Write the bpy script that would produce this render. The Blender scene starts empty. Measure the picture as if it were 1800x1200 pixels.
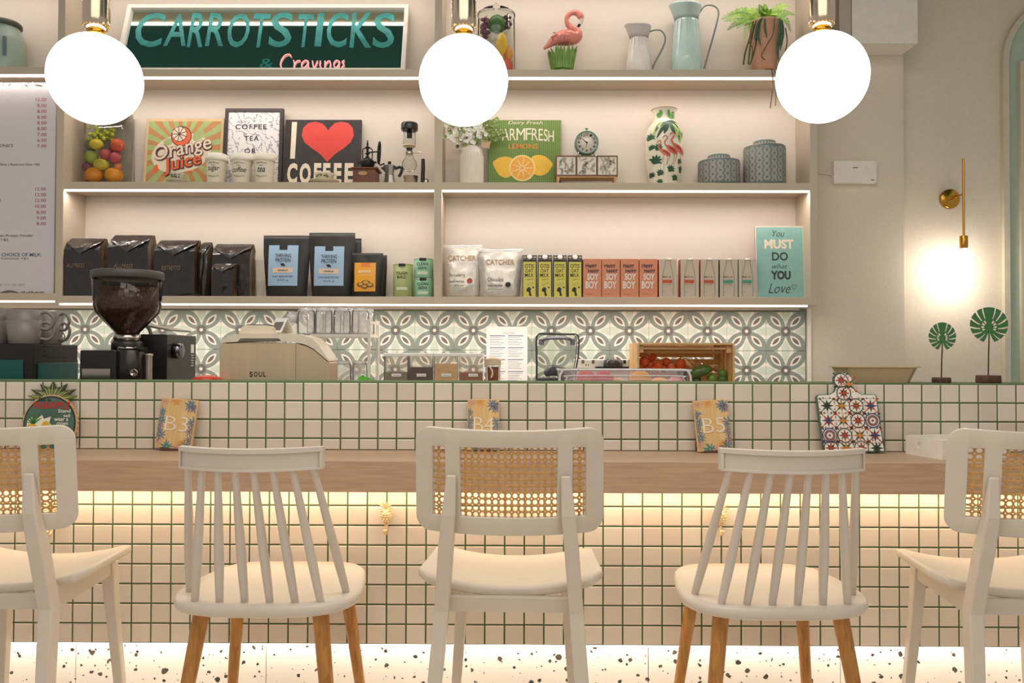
import bpy, math, random
from mathutils import Vector, Matrix
from mathutils.geometry import tessellate_polygon
rad = math.radians
S = bpy.context.scene
COL = S.collection
# ---------------------------------------------------------------- camera
FPX, CZ = 1430.0, 1.065
PITCH, YAW, ROLL = math.atan(22/FPX), rad(.35), rad(.17)
RC = (Matrix.Rotation(YAW, 3, 'Z') @ Matrix.Rotation(rad(90)+PITCH, 3, 'X') @ Matrix.Rotation(ROLL, 3, 'Z'))
cd = bpy.data.cameras.new('camera'); cd.sensor_width = 36; cd.sensor_fit = 'HORIZONTAL'; cd.lens = 36*FPX/1800
cd.clip_start = .05
cam = bpy.data.objects.new('camera', cd); COL.objects.link(cam)
cam.matrix_world = Matrix.Translation((0, 0, CZ)) @ RC.to_4x4()
S.camera = cam
def P(px, py, D):            # a point of the photograph carried out to the real distance D
    r = RC @ Vector(((px-900)/FPX, (600-py)/FPX, -1))
    return Vector((0, 0, CZ)) + r*(D/r.y)
def PX(px, D, py=622): return P(px, py, D).x
def PZ(py, D, px=900): return P(px, py, D).z
# ---------------------------------------------------------------- view, world, lights
S.view_settings.view_transform = 'Standard'; S.view_settings.look = 'None'
S.view_settings.gamma = 1; S.view_settings.use_curve_mapping = False
S.view_settings.exposure = 0.0
w = bpy.data.worlds.new('world'); S.world = w; w.use_nodes = True
bg = w.node_tree.nodes['Background']; bg.inputs[0].default_value = (1.0, .93, .86, 1); bg.inputs[1].default_value = .40
def area(name, loc, sx, sy, rot, power, col):
    l = bpy.data.lights.new(name, 'AREA'); l.shape = 'RECTANGLE'; l.size = sx; l.size_y = sy; l.energy = power; l.color = col
    o = bpy.data.objects.new(name, l); COL.objects.link(o); o.location = loc; o.rotation_euler = rot
    return o
# depths of the planes that make up the place (metres from the camera)
DT, DL, DU, DLB, DF, DB = 2.346, 2.49, 2.61, 2.77, 4.03, 4.25
WARM, PINK = (1, .72, .44), (1, .87, .785)
area('room_fill_light', (0, -.2, 2.9), 3.6, 1.6, (rad(38), 0, 0), 25, (1, .93, .86))  # unseen area light added behind the camera as frontal fill
area('bar_overhead_fill', (-.2, 1.45, 3.42), 3.0, 1.2, (0, 0, 0), 52, (1, .92, .82))  # unseen overhead light added to brighten the table top, seats and shelf items
# ---------------------------------------------------------------- materials
def lin(h):
    h = h.lstrip('#'); c = [int(h[i:i+2], 16)/255 for i in (0, 2, 4)]
    return tuple(x/12.92 if x <= .04045 else ((x+.055)/1.055)**2.4 for x in c)
MC = {}
def M(name, hx=None, rough=.5, metal=0, var=.05, scale=25, bump=0, st=(1, 1, 1), spec=.5, emit=0, coat=0, tr=0, sss=0):
    if name in MC: return MC[name]
    m = bpy.data.materials.new(name); MC[name] = m; m.use_nodes = True
    nt = m.node_tree; b = nt.nodes['Principled BSDF']; L = nt.links.new
    c = lin(hx)
    tc = nt.nodes.new('ShaderNodeTexCoord'); mp = nt.nodes.new('ShaderNodeMapping'); mp.inputs['Scale'].default_value = st
    nz = nt.nodes.new('ShaderNodeTexNoise'); nz.inputs['Scale'].default_value = scale; nz.inputs['Detail'].default_value = 4
    L(tc.outputs['Object'], mp.inputs[0]); L(mp.outputs[0], nz.inputs[0])
    rp = nt.nodes.new('ShaderNodeValToRGB')
    rp.color_ramp.elements[0].position = .3; rp.color_ramp.elements[1].position = .7
    rp.color_ramp.elements[0].color = tuple(max(0, x*(1-var)) for x in c)+(1,)
    rp.color_ramp.elements[1].color = tuple(min(1, x*(1+var)) for x in c)+(1,)
    L(nz.outputs[0], rp.inputs[0]); L(rp.outputs[0], b.inputs['Base Color'])
    b.inputs['Roughness'].default_value = rough; b.inputs['Metallic'].default_value = metal
    b.inputs['Specular IOR Level'].default_value = spec; b.inputs['Coat Weight'].default_value = coat
    if tr: b.inputs['Transmission Weight'].default_value = tr
    if emit:
        b.inputs['Emission Color'].default_value = c+(1,); b.inputs['Emission Strength'].default_value = emit
    if bump:
        bp = nt.nodes.new('ShaderNodeBump'); bp.inputs['Strength'].default_value = bump; bp.inputs['Distance'].default_value = .004
        L(nz.outputs[0], bp.inputs['Height']); L(bp.outputs[0], b.inputs['Normal'])
    return m
def glass(name, hx='ffffff', clear=.86, rough=.03, milk=0):
    if name in MC: return MC[name]
    m = bpy.data.materials.new(name); MC[name] = m; m.use_nodes = True
    nt = m.node_tree; L = nt.links.new; out = nt.nodes['Material Output']; nt.nodes.remove(nt.nodes['Principled BSDF'])
    t = nt.nodes.new('ShaderNodeBsdfTransparent'); g = nt.nodes.new('ShaderNodeBsdfGlossy')
    c = lin(hx); t.inputs[0].default_value = c+(1,); g.inputs['Roughness'].default_value = rough; g.inputs[0].default_value = (1, 1, 1, 1)
    lw = nt.nodes.new('ShaderNodeLayerWeight'); lw.inputs[0].default_value = 1-clear
    nz = nt.nodes.new('ShaderNodeTexNoise'); nz.inputs['Scale'].default_value = 30
    ma = nt.nodes.new('ShaderNodeMath'); ma.operation = 'MULTIPLY_ADD'; ma.inputs[1].default_value = .04
    L(nz.outputs[0], ma.inputs[0]); L(lw.outputs['Fresnel'], ma.inputs[2])
    src = t.outputs[0]
    if milk:
        df = nt.nodes.new('ShaderNodeBsdfTranslucent'); df.inputs[0].default_value = (1, 1, 1, 1); d2 = nt.nodes.new('ShaderNodeBsdfDiffuse'); d2.inputs[0].default_value = (1, 1, 1, 1)
        m0 = nt.nodes.new('ShaderNodeMixShader'); L(df.outputs[0], m0.inputs[1]); L(d2.outputs[0], m0.inputs[2])
        m1 = nt.nodes.new('ShaderNodeMixShader'); m1.inputs[0].default_value = milk; L(t.outputs[0], m1.inputs[1]); L(m0.outputs[0], m1.inputs[2]); src = m1.outputs[0]
    mx = nt.nodes.new('ShaderNodeMixShader'); L(ma.outputs[0], mx.inputs[0]); L(src, mx.inputs[1]); L(g.outputs[0], mx.inputs[2])
    L(mx.outputs[0], out.inputs[0])
    return m
def wood(name, a, b_, scale=9, st=(1, 12, 12), rough=.45, bump=.05):
    if name in MC: return MC[name]
    m = bpy.data.materials.new(name); MC[name] = m; m.use_nodes = True
    nt = m.node_tree; b = nt.nodes['Principled BSDF']; L = nt.links.new
    tc = nt.nodes.new('ShaderNodeTexCoord'); mp = nt.nodes.new('ShaderNodeMapping'); mp.inputs['Scale'].default_value = st
    nz = nt.nodes.new('ShaderNodeTexNoise'); nz.inputs['Scale'].default_value = scale; nz.inputs['Detail'].default_value = 7; nz.inputs['Distortion'].default_value = .7
    L(tc.outputs['Object'], mp.inputs[0]); L(mp.outputs[0], nz.inputs[0])
    rp = nt.nodes.new('ShaderNodeValToRGB'); rp.color_ramp.elements[0].position = .32; rp.color_ramp.elements[1].position = .68
    rp.color_ramp.elements[0].color = lin(a)+(1,); rp.color_ramp.elements[1].color = lin(b_)+(1,)
    L(nz.outputs[0], rp.inputs[0]); L(rp.outputs[0], b.inputs['Base Color']); b.inputs['Roughness'].default_value = rough
    bp = nt.nodes.new('ShaderNodeBump'); bp.inputs['Strength'].default_value = bump; L(nz.outputs[0], bp.inputs['Height']); L(bp.outputs[0], b.inputs['Normal'])
    return m
def terrazzo():
    m = bpy.data.materials.new('terrazzo'); m.use_nodes = True
    nt = m.node_tree; b = nt.nodes['Principled BSDF']; L = nt.links.new
    tc = nt.nodes.new('ShaderNodeTexCoord')
    nz = nt.nodes.new('ShaderNodeTexNoise'); nz.inputs['Scale'].default_value = 70
    L(tc.outputs['Object'], nz.inputs[0])
    mixv = nt.nodes.new('ShaderNodeMix'); mixv.data_type = 'VECTOR'; mixv.inputs[0].default_value = .012
    L(tc.outputs['Object'], mixv.inputs[4]); L(nz.outputs['Color'], mixv.inputs[5])
    last = None
    base = lin('f3e9dc')+(1,)
    for sc, lo, hi, cols in ((36, .10, .66, ('3f3831', '55483e', '2d2926', 'b8935f')), (54, .10, .74, ('4d443c', '6b5c4d', 'b08f68', '39332d')), (24, .04, .36, ('6f655a', 'b38f5e', '332e29', '574d43'))):
        v = nt.nodes.new('ShaderNodeTexVoronoi'); v.inputs['Scale'].default_value = sc; v.distance = 'MANHATTAN' if sc > 50 else 'EUCLIDEAN'
        L(mixv.outputs[1], v.inputs['Vector'])
        sp = nt.nodes.new('ShaderNodeSeparateColor'); L(v.outputs['Color'], sp.inputs[0])
        mr = nt.nodes.new('ShaderNodeMapRange'); mr.inputs[1].default_value = .12 if sc > 50 else .34; mr.inputs[2].default_value = 1; mr.inputs[3].default_value = 0; mr.inputs[4].default_value = hi*.5
        L(sp.outputs[0], mr.inputs[0])
        lt = nt.nodes.new('ShaderNodeMath'); lt.operation = 'LESS_THAN'; L(v.outputs['Distance'], lt.inputs[0]); L(mr.outputs[0], lt.inputs[1])
        cr = nt.nodes.new('ShaderNodeValToRGB'); cr.color_ramp.interpolation = 'CONSTANT'
        while len(cr.color_ramp.elements) < len(cols): cr.color_ramp.elements.new(.5)
        for i, h in enumerate(cols):
            cr.color_ramp.elements[i].position = i/len(cols); cr.color_ramp.elements[i].color = lin(h)+(1,)
        L(sp.outputs[1], cr.inputs[0])
        mx = nt.nodes.new('ShaderNodeMix'); mx.data_type = 'RGBA'; L(lt.outputs[0], mx.inputs[0])
        if last is None: mx.inputs[6].default_value = base
        else: L(last, mx.inputs[6])
        L(cr.outputs[0], mx.inputs[7]); last = mx.outputs[2]
    L(last, b.inputs['Base Color']); b.inputs['Roughness'].default_value = .35
    return m
# ---------------------------------------------------------------- mesh builder
_TX = {}
def _textmesh(s, bold, shear, space):
    k = (s, bold, shear, space)
    if k not in _TX:
        c = bpy.data.curves.new('t', 'FONT'); c.body = s; c.offset = bold; c.shear = shear; c.space_character = space; c.resolution_u = 3
        o = bpy.data.objects.new('t', c)
        me = bpy.data.meshes.new_from_object(o)
        vs = [v.co.copy() for v in me.vertices]; fs = [tuple(p.vertices) for p in me.polygons]
        bpy.data.objects.remove(o); bpy.data.curves.remove(c); bpy.data.meshes.remove(me)
        _TX[k] = (vs, fs)
    return _TX[k]
def smooth(pts, n=6, closed=True):
    out = []; N = len(pts)
    for i in range(N if closed else N-1):
        g = (lambda k: Vector(pts[k % N])) if closed else (lambda k: Vector(pts[max(0, min(N-1, k))]))
        a, b, c, d = g(i-1), g(i), g(i+1), g(i+2)
        for j in range(n):
            t = j/n
            out.append(tuple(.5*((2*b)+(c-a)*t+(2*a-5*b+4*c-d)*t*t+(3*b-a-3*c+d)*t**3)))
    if not closed: out.append(tuple(pts[-1]))
    return out
def circ(cx, cz, r, n=20, rz=None, a0=0): return [(cx+r*math.cos(a0+2*math.pi*i/n), cz+(rz or r)*math.sin(a0+2*math.pi*i/n)) for i in range(n)]
def rrect(x0, x1, z0, z1, r, n=5):
    out = []
    for cx, cz, a in ((x1-r, z1-r, 0), (x0+r, z1-r, 90), (x0+r, z0+r, 180), (x1-r, z0+r, 270)):
        out += [(cx+r*math.cos(rad(a+90*i/n)), cz+r*math.sin(rad(a+90*i/n))) for i in range(n+1)]
    return out
def rot2(pts, a, c=(0, 0)):
    ca, sa = math.cos(a), math.sin(a)
    return [(c[0]+(x-c[0])*ca-(z-c[1])*sa, c[1]+(x-c[0])*sa+(z-c[1])*ca) for x, z in pts]
class MB:
    def __init__(s): s.v, s.f, s.m, s.s = [], [], [], []
    def add(s, vs, fs, m=0, sm=False):
        o = len(s.v); s.v += [tuple(v) for v in vs]
        for f in fs: s.f.append(tuple(o+i for i in f)); s.m.append(m); s.s.append(sm)
        return s
    def box(s, x0, x1, y0, y1, z0, z1, m=0):
        v = [(x, y, z) for z in (z0, z1) for y in (y0, y1) for x in (x0, x1)]
        return s.add(v, [(0, 2, 3, 1), (4, 5, 7, 6), (0, 1, 5, 4), (2, 6, 7, 3), (0, 4, 6, 2), (1, 3, 7, 5)], m)
    def obox(s, c, d, rot=(0, 0, 0), m=0):
        from mathutils import Euler
        R = Euler(rot).to_matrix(); v = [Vector(c)+R@Vector((x*d[0]/2, y*d[1]/2, z*d[2]/2)) for z in (-1, 1) for y in (-1, 1) for x in (-1, 1)]
        return s.add(v, [(0, 2, 3, 1), (4, 5, 7, 6), (0, 1, 5, 4), (2, 6, 7, 3), (0, 4, 6, 2), (1, 3, 7, 5)], m)
    def _area(s, p): return sum(p[i][0]*p[(i+1) % len(p)][1]-p[(i+1) % len(p)][0]*p[i][1] for i in range(len(p)))
    def flat(s, pts, y=0, m=0, fn=None, flip=False):      # polygon in the XZ plane, seen from -Y
        p = list(pts)
        if s._area(p) < 0: p.reverse()
        tri = tessellate_polygon([[Vector((x, z, 0)) for x, z in p]])
        vs = [(x, (fn(x, z) if fn else 0)+y, z) for x, z in p]
        fs = []
        for a, b, c in tri:
            ar = (p[b][0]-p[a][0])*(p[c][1]-p[a][1])-(p[c][0]-p[a][0])*(p[b][1]-p[a][1])
            t = (a, b, c) if ar > 0 else (a, c, b)
            fs.append(t[::-1] if flip else t)
        return s.add(vs, fs, m)
    def ring(s, outer, inner, y=0, m=0, fn=None):          # flat band between two outlines with the same number of points
        n = len(outer); vs = [(x, (fn(x, z) if fn else 0)+y, z) for x, z in outer+inner]
        return s.add(vs, [(i, (i+1) % n, n+(i+1) % n, n+i) for i in range(n)], m)
    def prism(s, pts, y0, y1, m=0, ms=None, sm=False):             # XZ outline given depth along Y
        p = list(pts)
        if s._area(p) < 0: p.reverse()
        n = len(p); s.flat(p, y0, m); s.flat(p, y1, m if ms is None else ms, flip=True)
        vs = [(x, y0, z) for x, z in p]+[(x, y1, z) for x, z in p]
        return s.add(vs, [(i, n+i, n+(i+1) % n, (i+1) % n) for i in range(n)], m if ms is None else ms, sm)
    def prism_h(s, outer, holes, y0, y1, m=0):                     # outline with holes given depth
        loops = [list(outer)]+[list(q) for q in holes]
        allp = [p for q in loops for p in q]; n = len(allp)
        tri = tessellate_polygon([[Vector((x, z, 0)) for x, z in q] for q in loops]); F1 = []
        for a, b, c in tri:
            ar = (allp[b][0]-allp[a][0])*(allp[c][1]-allp[a][1])-(allp[c][0]-allp[a][0])*(allp[b][1]-allp[a][1])
            F1.append((a, b, c) if ar > 0 else (a, c, b))
        fs = F1+[tuple(n+i for i in f[::-1]) for f in F1]; o = 0
        for q in loops:
            k = len(q); fs += [(o+i, n+o+i, n+o+(i+1) % k, o+(i+1) % k) for i in range(k)]; o += k
        return s.add([(x, y0, z) for x, z in allp]+[(x, y1, z) for x, z in allp], fs, m)
    def slab(s, pts, z0, z1, m=0, sm=False):                       # XY outline given height
        p = list(pts)
        if s._area(p) < 0: p.reverse()
        n = len(p); o = len(s.v)
        tri = tessellate_polygon([[Vector((x, y, 0)) for x, y in p]])
        def up(t):
            a, b, c = t; ar = (p[b][0]-p[a][0])*(p[c][1]-p[a][1])-(p[c][0]-p[a][0])*(p[b][1]-p[a][1])
            return (a, b, c) if ar > 0 else (a, c, b)
        T = [up(t) for t in tri]
        vs = [(x, y, z0) for x, y in p]+[(x, y, z1) for x, y in p]
        return s.add(vs, [t[::-1] for t in T]+[tuple(i+n for i in t) for t in T], m).add(vs, [(i, (i+1) % n, n+(i+1) % n, n+i) for i in range(n)], m, sm)
    def lathe(s, prof, n=28, c=(0, 0, 0), m=0, sm=True, flute=0, nf=0):
        vs, fs, mm = [], [], []
        for r, z in prof:
            for i in range(n):
                a = 2*math.pi*i/n; q = r*(1+flute*math.cos(nf*a)) if flute else r
                vs.append((c[0]+q*math.cos(a), c[1]+q*math.sin(a), c[2]+z))
        for k in range(len(prof)-1):
            for i in range(n):
                j = (i+1) % n
                fs.append((k*n+i, k*n+j, (k+1)*n+j, (k+1)*n+i)); mm.append(m[k] if isinstance(m, (list, tuple)) else m)
        o = len(s.v); s.v += vs
        for f, q in zip(fs, mm): s.f.append(tuple(o+i for i in f)); s.m.append(q); s.s.append(sm)
        if prof[0][0] > 1e-6: s.f.append(tuple(o+i for i in range(n))[::-1]); s.m.append(mm[0]); s.s.append(False)
        if prof[-1][0] > 1e-6: s.f.append(tuple(o+(len(prof)-1)*n+i for i in range(n))); s.m.append(mm[-1]); s.s.append(False)
        return s
    def shell(s, prof, n=28, c=(0, 0, 0), m=0, t=.002):            # open lathe with a wall
        k = [(max(r-t, .0005), z) for r, z in prof[::-1]]
        k[-1] = (k[-1][0], k[-1][1]+t)
        return s.lathe(prof+k, n, c, m)
    def tube(s, pts, r, n=8, m=0, sm=True):
        pts = [Vector(p) for p in pts]; N = len(pts); R = r if isinstance(r, (list, tuple)) else [r]*N
        t0 = (pts[1]-pts[0]).normalized(); up = Vector((0, 0, 1)) if abs(t0.z) < .9 else Vector((1, 0, 0))
        u = t0.cross(up).normalized(); vs = []
        for i in range(N):
            t = (pts[min(i+1, N-1)]-pts[max(i-1, 0)]).normalized()
            u = (u-t*u.dot(t)).normalized(); w_ = t.cross(u)
            for j in range(n):
                a = 2*math.pi*j/n; vs.append(pts[i]+(u*math.cos(a)+w_*math.sin(a))*R[i])
        fs = [(i*n+j, i*n+(j+1) % n, (i+1)*n+(j+1) % n, (i+1)*n+j) for i in range(N-1) for j in range(n)]
        s.add(vs, fs, m, sm)
        s.add(vs[:n], [tuple(range(n))[::-1]], m); return s.add(vs[-n:], [tuple(range(n))], m)
    def loft(s, secs, m=0, sm=False):                              # secs: list of (cx,cy,z,halfx,halfy): rectangular sections
        vs = []
        for cx, cy, z, hx, hy in secs: vs += [(cx-hx, cy-hy, z), (cx+hx, cy-hy, z), (cx+hx, cy+hy, z), (cx-hx, cy+hy, z)]
        n = len(secs); fs = [(k*4+i, k*4+(i+1) % 4, k*4+4+(i+1) % 4, k*4+4+i) for k in range(n-1) for i in range(4)]
        return s.add(vs, fs+[(3, 2, 1, 0), (n*4-4, n*4-3, n*4-2, n*4-1)], m, sm)
    def ball(s, c, r, n=14, k=9, m=0, sc=(1, 1, 1), R=None, sm=True):
        vs = []
        for i in range(k+1):
            th = math.pi*i/k
            for j in range(n):
                a = 2*math.pi*j/n; q = Vector((r*sc[0]*math.sin(th)*math.cos(a), r*sc[1]*math.sin(th)*math.sin(a), -r*sc[2]*math.cos(th)))
                vs.append(Vector(c)+(R@q if R else q))
        fs = []
        for i in range(k):
            for j in range(n):
                a, b, c_, d = i*n+j, i*n+(j+1) % n, (i+1)*n+(j+1) % n, (i+1)*n+j
                fs.append((a, c_, d) if i == 0 else ((a, b, d) if i == k-1 else (a, b, c_, d)))
        return s.add(vs, fs, m, sm)
    def text(s, t, x0, x1, z0, z1, y=0, m=0, bold=0, shear=0, space=1, rot=0, fn=None, arc=0):
        vs, fs = _textmesh(t, bold, shear, space)
        if not vs: return s
        a = min(v.x for v in vs); b = max(v.x for v in vs); c = min(v.y for v in vs); d = max(v.y for v in vs)
        cx, cz = (x0+x1)/2, (z0+z1)/2; out = []
        for v in vs:
            x = x0+(v.x-a)/(b-a)*(x1-x0); z = z0+(v.y-c)/(d-c)*(z1-z0)
            if arc: z += arc*(1-((x-cx)/(x1-x0)*2)**2)
            if rot: (x, z), = rot2([(x, z)], rot, (cx, cz))
            out.append((x, (fn(x, z) if fn else 0)+y, z))
        return s.add(out, fs, m)
    def build(s, name, mats, parent=None, bevel=0, seg=2, solid=0, soff=1, subd=0, kind=None, label=None):
        me = bpy.data.meshes.new(name); me.from_pydata(s.v, [], s.f)
        mats = mats if isinstance(mats, (list, tuple)) else [mats]
        for q in mats: me.materials.append(q)
        me.polygons.foreach_set('material_index', s.m); me.polygons.foreach_set('use_smooth', s.s); me.update()
        o = bpy.data.objects.new(name, me); COL.objects.link(o)
        if parent: o.parent = parent
        if solid: q = o.modifiers.new('s', 'SOLIDIFY'); q.thickness = solid; q.offset = soff
        if bevel: q = o.modifiers.new('b', 'BEVEL'); q.width = bevel; q.segments = seg; q.limit_method = 'ANGLE'; q.angle_limit = rad(40)
        if subd: q = o.modifiers.new('u', 'SUBSURF'); q.levels = subd; q.render_levels = subd
        if kind: o['kind'] = kind
        if label: o['label'] = label
        return o
def tag(o, label, cat, group=None):
    o['label'] = label; o['category'] = cat
    if group: o['group'] = group
    return o
def thing(name, label, cat, loc=(0, 0, 0), rot=(0, 0, 0), group=None):
    o = bpy.data.objects.new(name, None); o.empty_display_size = .05; COL.objects.link(o); o.location = loc; o.rotation_euler = rot
    return tag(o, label, cat, group)
def struct(o): o['kind'] = 'structure'; return o
KIDS = {}
def dup(root, loc, label, rotz=None, group=None):
    allo = list(bpy.data.objects); r = root.copy(); COL.objects.link(r); r.location = loc; r['label'] = label
    if rotz is not None: r.rotation_euler = (root.rotation_euler.x, root.rotation_euler.y, rotz)
    if group: r['group'] = group
    for ch in [o for o in allo if o.parent == root]:
        c = ch.copy(); COL.objects.link(c); c.parent = r
        for g in [o for o in allo if o.parent == ch]:
            d = g.copy(); COL.objects.link(d); d.parent = c
    return r
class Ref:                                     # local frame of a thing: base on its support, front at distance D
    def __init__(s, px, D, z): s.D = D; s.b = Vector((PX(px, D), D, z)); s.k = D/FPX
    def q(s, px, py): v = P(px, py, s.D)-s.b; return (v.x, v.z)
    def x(s, px): return s.q(px, 400)[0]
    def z(s, py): return s.q(900, py)[1]
    def rect(s, x0, x1, y0, y1): a = s.q(x0, y1); b = s.q(x1, y0); return a[0], b[0], a[1], b[1]   # pixel box -> x0,x1,z0,z1
    def pts(s, L): return [s.q(*p) for p in L]
WHITE = M('white_paint', 'efe8de', .5); BLACK = M('black_plastic', '1d1b1a', .4); INK = M('dark_ink', '2a2523', .7); PAPER = M('white_paper', 'f3f0ec', .7)
CREAM = M('cream_ink', 'f0e3cc', .7); BRASS = M('polished_brass', 'c8973f', .22, 1); GREYINK = M('grey_ink', '77706a', .7); REDINK = M('red_ink', 'b0453c', .7)
# ================================================================ the setting
Z1, Z2, Z3 = PZ(122, DF), PZ(320.5, DF), PZ(521.5, DF)      # tops of the three shelves
ST = .037
WALLP = M('warm_white_plaster', 'ded2c0', .75, var=.03, scale=60, bump=.15); SHB = M('shelf_laminate', 'c9bba6', .55, var=.02, scale=8, st=(1, 6, 6)); SHBACK = M('cream_back_panel', 'e3d9cd', .6, var=.015)
XE = PX(1431, DF); XM = PX(768.5, DF); XL = PX(102, DF)
TER = terrazzo()
LED = M('led_diffuser', 'fff4ea', .5, emit=2.6); LEDW = M('warm_led_diffuser', 'fff3e4', .5, emit=4)
# walls
XC = PX(1590, DB)                                            # corner on the right, the right wall is set back a little
struct(MB().box(-3.2, XC, DB, DB+.12, 0, 3.5).build('wall_back', WALLP))
DR = 4.31
wr = struct(MB().box(XC, 3.6, DR, DR+.1, 0, 3.5).build('wall_right', WALLP))
fl = MB()
struct(MB().box(-3.2, 3.6, -1.2, 2.56, -.06, 0).build('floor', TER))
struct(MB().box(-3.2, 3.6, 2.56, DR+.1, -.06, -.001).build('floor_kitchen', M('kitchen_floor', '8f8578', .6)))
struct(MB().box(-3.2, 3.6, -.4, DR+.1, 3.5, 3.56).build('ceiling', M('dark_green_ceiling', '2f6862', .7)))
# arched niche on the right: trim + pale green panel
def archpts(x0, x1, z0, zc, n=20):
    r = (x1-x0)/2
    return [(x0, z0)]+[((x0+x1)/2-r*math.cos(math.pi*i/n), zc+r*math.sin(math.pi*i/n)) for i in range(n+1)]+[(x1, z0)]
ax0, ax1 = PX(1761, DR), PX(1995, DR); zc = PZ(110, DR)
rr = (ax1-ax0)/2
tw = thing('arched_niche', 'pale green arched panel with a raised cream moulding at the right end wall', 'niche', (0, DR, 0))
mb = MB(); o_ = archpts(ax0, ax1, .9, zc); i_ = archpts(ax0+.03, ax1-.03, .9, zc); n = len(o_)
for a, b, y0, y1 in ((o_, i_, -.03, -.001),):
    vs = [(x, y0, z) for x, z in a+b]+[(x, y1, z) for x, z in a+b]
    fs = []
    for k in range(n-1): fs += [(k+1, k, n+k, n+k+1), (2*n+k, 2*n+k+1, k+1, k), (n+k+1, n+k, 3*n+k, 3*n+k+1)]
    mb.add(vs, fs)
mb.build('moulding', M('niche_moulding', 'cfc6b0', .6), tw)
MB().prism(i_, -.009, -.004).build('panel', M('sage_panel', 'b0bfaa', .45), tw)
struct(MB().box(PX(1797, DR-.03), PX(1812, DR-.03), DR-.03, DR-.005, .9, zc).build('trim_1', M('niche_moulding')))
# shelf unit
su = thing('wall_shelf', 'built-in beige wall shelving with lit edges covering the back wall', 'shelf', (0, 0, 0))
MB().box(-3.0, XE, DB-.012, DB-.001, PZ(544, DB), 3.2).build('back_panel', SHBACK, su)
shz = (Z1, Z2, Z3)
bx = (-3.0, XL, XM, XE)
for z in shz:
    for a, b in ((XL, XM), (XM, XE)): MB().box(a-.0195*0, b, DF, DB-.013, z-ST, z).build('shelf', SHB, su, bevel=.0015)
MB().box(-3.0, XL, DF, DB-.013, PZ(118, DF)-ST, PZ(118, DF)).build('shelf', SHB, su, bevel=.0015)
MB().box(-3.0, XL, DF, DB-.013, PZ(517, DF)-ST, PZ(517, DF)).build('shelf', SHB, su, bevel=.0015)
Z0 = Z1+(Z1-Z2)
for a, b in ((-3.0, XL), (XL, XM), (XM, XE)): MB().box(a, b, DF, DB-.013, Z0-ST, Z0).build('shelf', SHB, su, bevel=.0015)
for x in (XL, XM, XE): MB().box(x-.0185, x+.0185, DF-.002, DB-.013, Z3-ST-.001, Z0+.02).build('divider', SHB, su, bevel=.0015)
def strip(x0, x1, z, pw, D=DF, tilt=-4):
    MB().box(x0+.021, x1-.021, D+.003, D+.018, z-ST-.009, z-ST-.0005).build('led_strip', LED, su)
    area('shelf_light', ((x0+x1)/2, D+.014, z-ST-.011), (x1-x0)-.05, .005, (rad(tilt), 0, 0), pw*(x1-x0), PINK)
PW = 1.8
for z in (Z0, Z1, Z2):
    for a, b in ((XL, XM), (XM, XE)): strip(a, b, z, PW)
strip(-2.98, XL, Z0, PW); strip(-2.98, XL, PZ(118, DF), PW)
strip(XL-.02, XM+.02, Z3, PW*1.25); strip(XM-.02, XE-.01, Z3, PW*1.25); strip(-2.98, XL+.02, PZ(517, DF), PW*1.1)
# patterned backsplash tiles, one mesh shared by all
TS = .2030
PAL = [M('sage_glaze', 'c1cdbf', .35, var=.06), M('grey_green_glaze', '8d978e', .35), M('ivory_glaze', 'ece9df', .35), M('umber_glaze', '766d62', .35), M('grey_glaze', '75706c', .35), M('pale_sage_glaze', 'ced9ca', .35)]
h = TS/2-.0006
def lens(c, a, L, W, n=10):
    ca, sa = math.cos(a), math.sin(a); R = (L*L+W*W)/(2*W); pts = []
    for sgn in (1, -1):
        for i in range(n+1):
            u = -L+2*L*i/n; u *= sgn; t = (math.sqrt(max(0, R*R-u*u))-(R-W))*sgn
            pts.append((c[0]+u*ca-t*sa, c[1]+u*sa+t*ca))
    q = []
    for p in pts:
        p = (max(-h, min(h, p[0])), max(-h, min(h, p[1])))
        if not q or (abs(p[0]-q[-1][0])+abs(p[1]-q[-1][1])) > 1e-6: q.append(p)
    if abs(q[0][0]-q[-1][0])+abs(q[0][1]-q[-1][1]) < 1e-6: q.pop()
    return q
tm = MB(); tm.box(-h, h, 0, .008, -h, h, 0)
for k in range(4):
    a = k*math.pi/2; c = (h*math.cos(a), h*math.sin(a))
    tm.flat(lens(c, a, .066, .040), -.0003, 2); tm.flat(lens(c, a, .052, .022), -.0005, 5)
for k in range(4):
    a = math.pi/4+k*math.pi/2; d = (math.cos(a), math.sin(a))
    tm.flat(lens((d[0]*.077, d[1]*.077), a, .070, .0365), -.0008, 1)
    tm.flat(lens((d[0]*.073, d[1]*.073), a, .040, .0165), -.0011, 2)
    tm.flat(lens((d[0]*.073, d[1]*.073), a, .026, .0085), -.0014, 3)
tm.flat(circ(0, 0, .0255, 24), -.0017, 4); tm.flat(circ(0, 0, .009, 14), -.0020, 2)
bs = struct(MB().box(-3.0, PX(1417, DB), DB-.004, DB-.0005, .9, PZ(541, DB)).build('wall_backsplash', M('grout_backsplash', '8f8f80', .8)))
xr = PX(1417, DB); ztop = PZ(547, DB)
# tile rows: centres of the rosettes at y=581 and y=650
first = None
tx0 = PX(764, DB)
for r, py in enumerate((581, 649.6)):
    zt = PZ(py, DB)
    for c in range(-11, 10):
        x = tx0+c*TS
        if x-h < -2.95 or x+h > xr+.02: continue
        if first is None: first = tm.build('tile', PAL, bs); o = first
        else: o = first.copy(); COL.objects.link(o)
        o.location = (x, DB-.0125, zt)
struct(MB().box(xr, xr+.02, DB-.02, DB-.001, .9, PZ(541, DB)).build('trim_2', WHITE))
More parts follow.
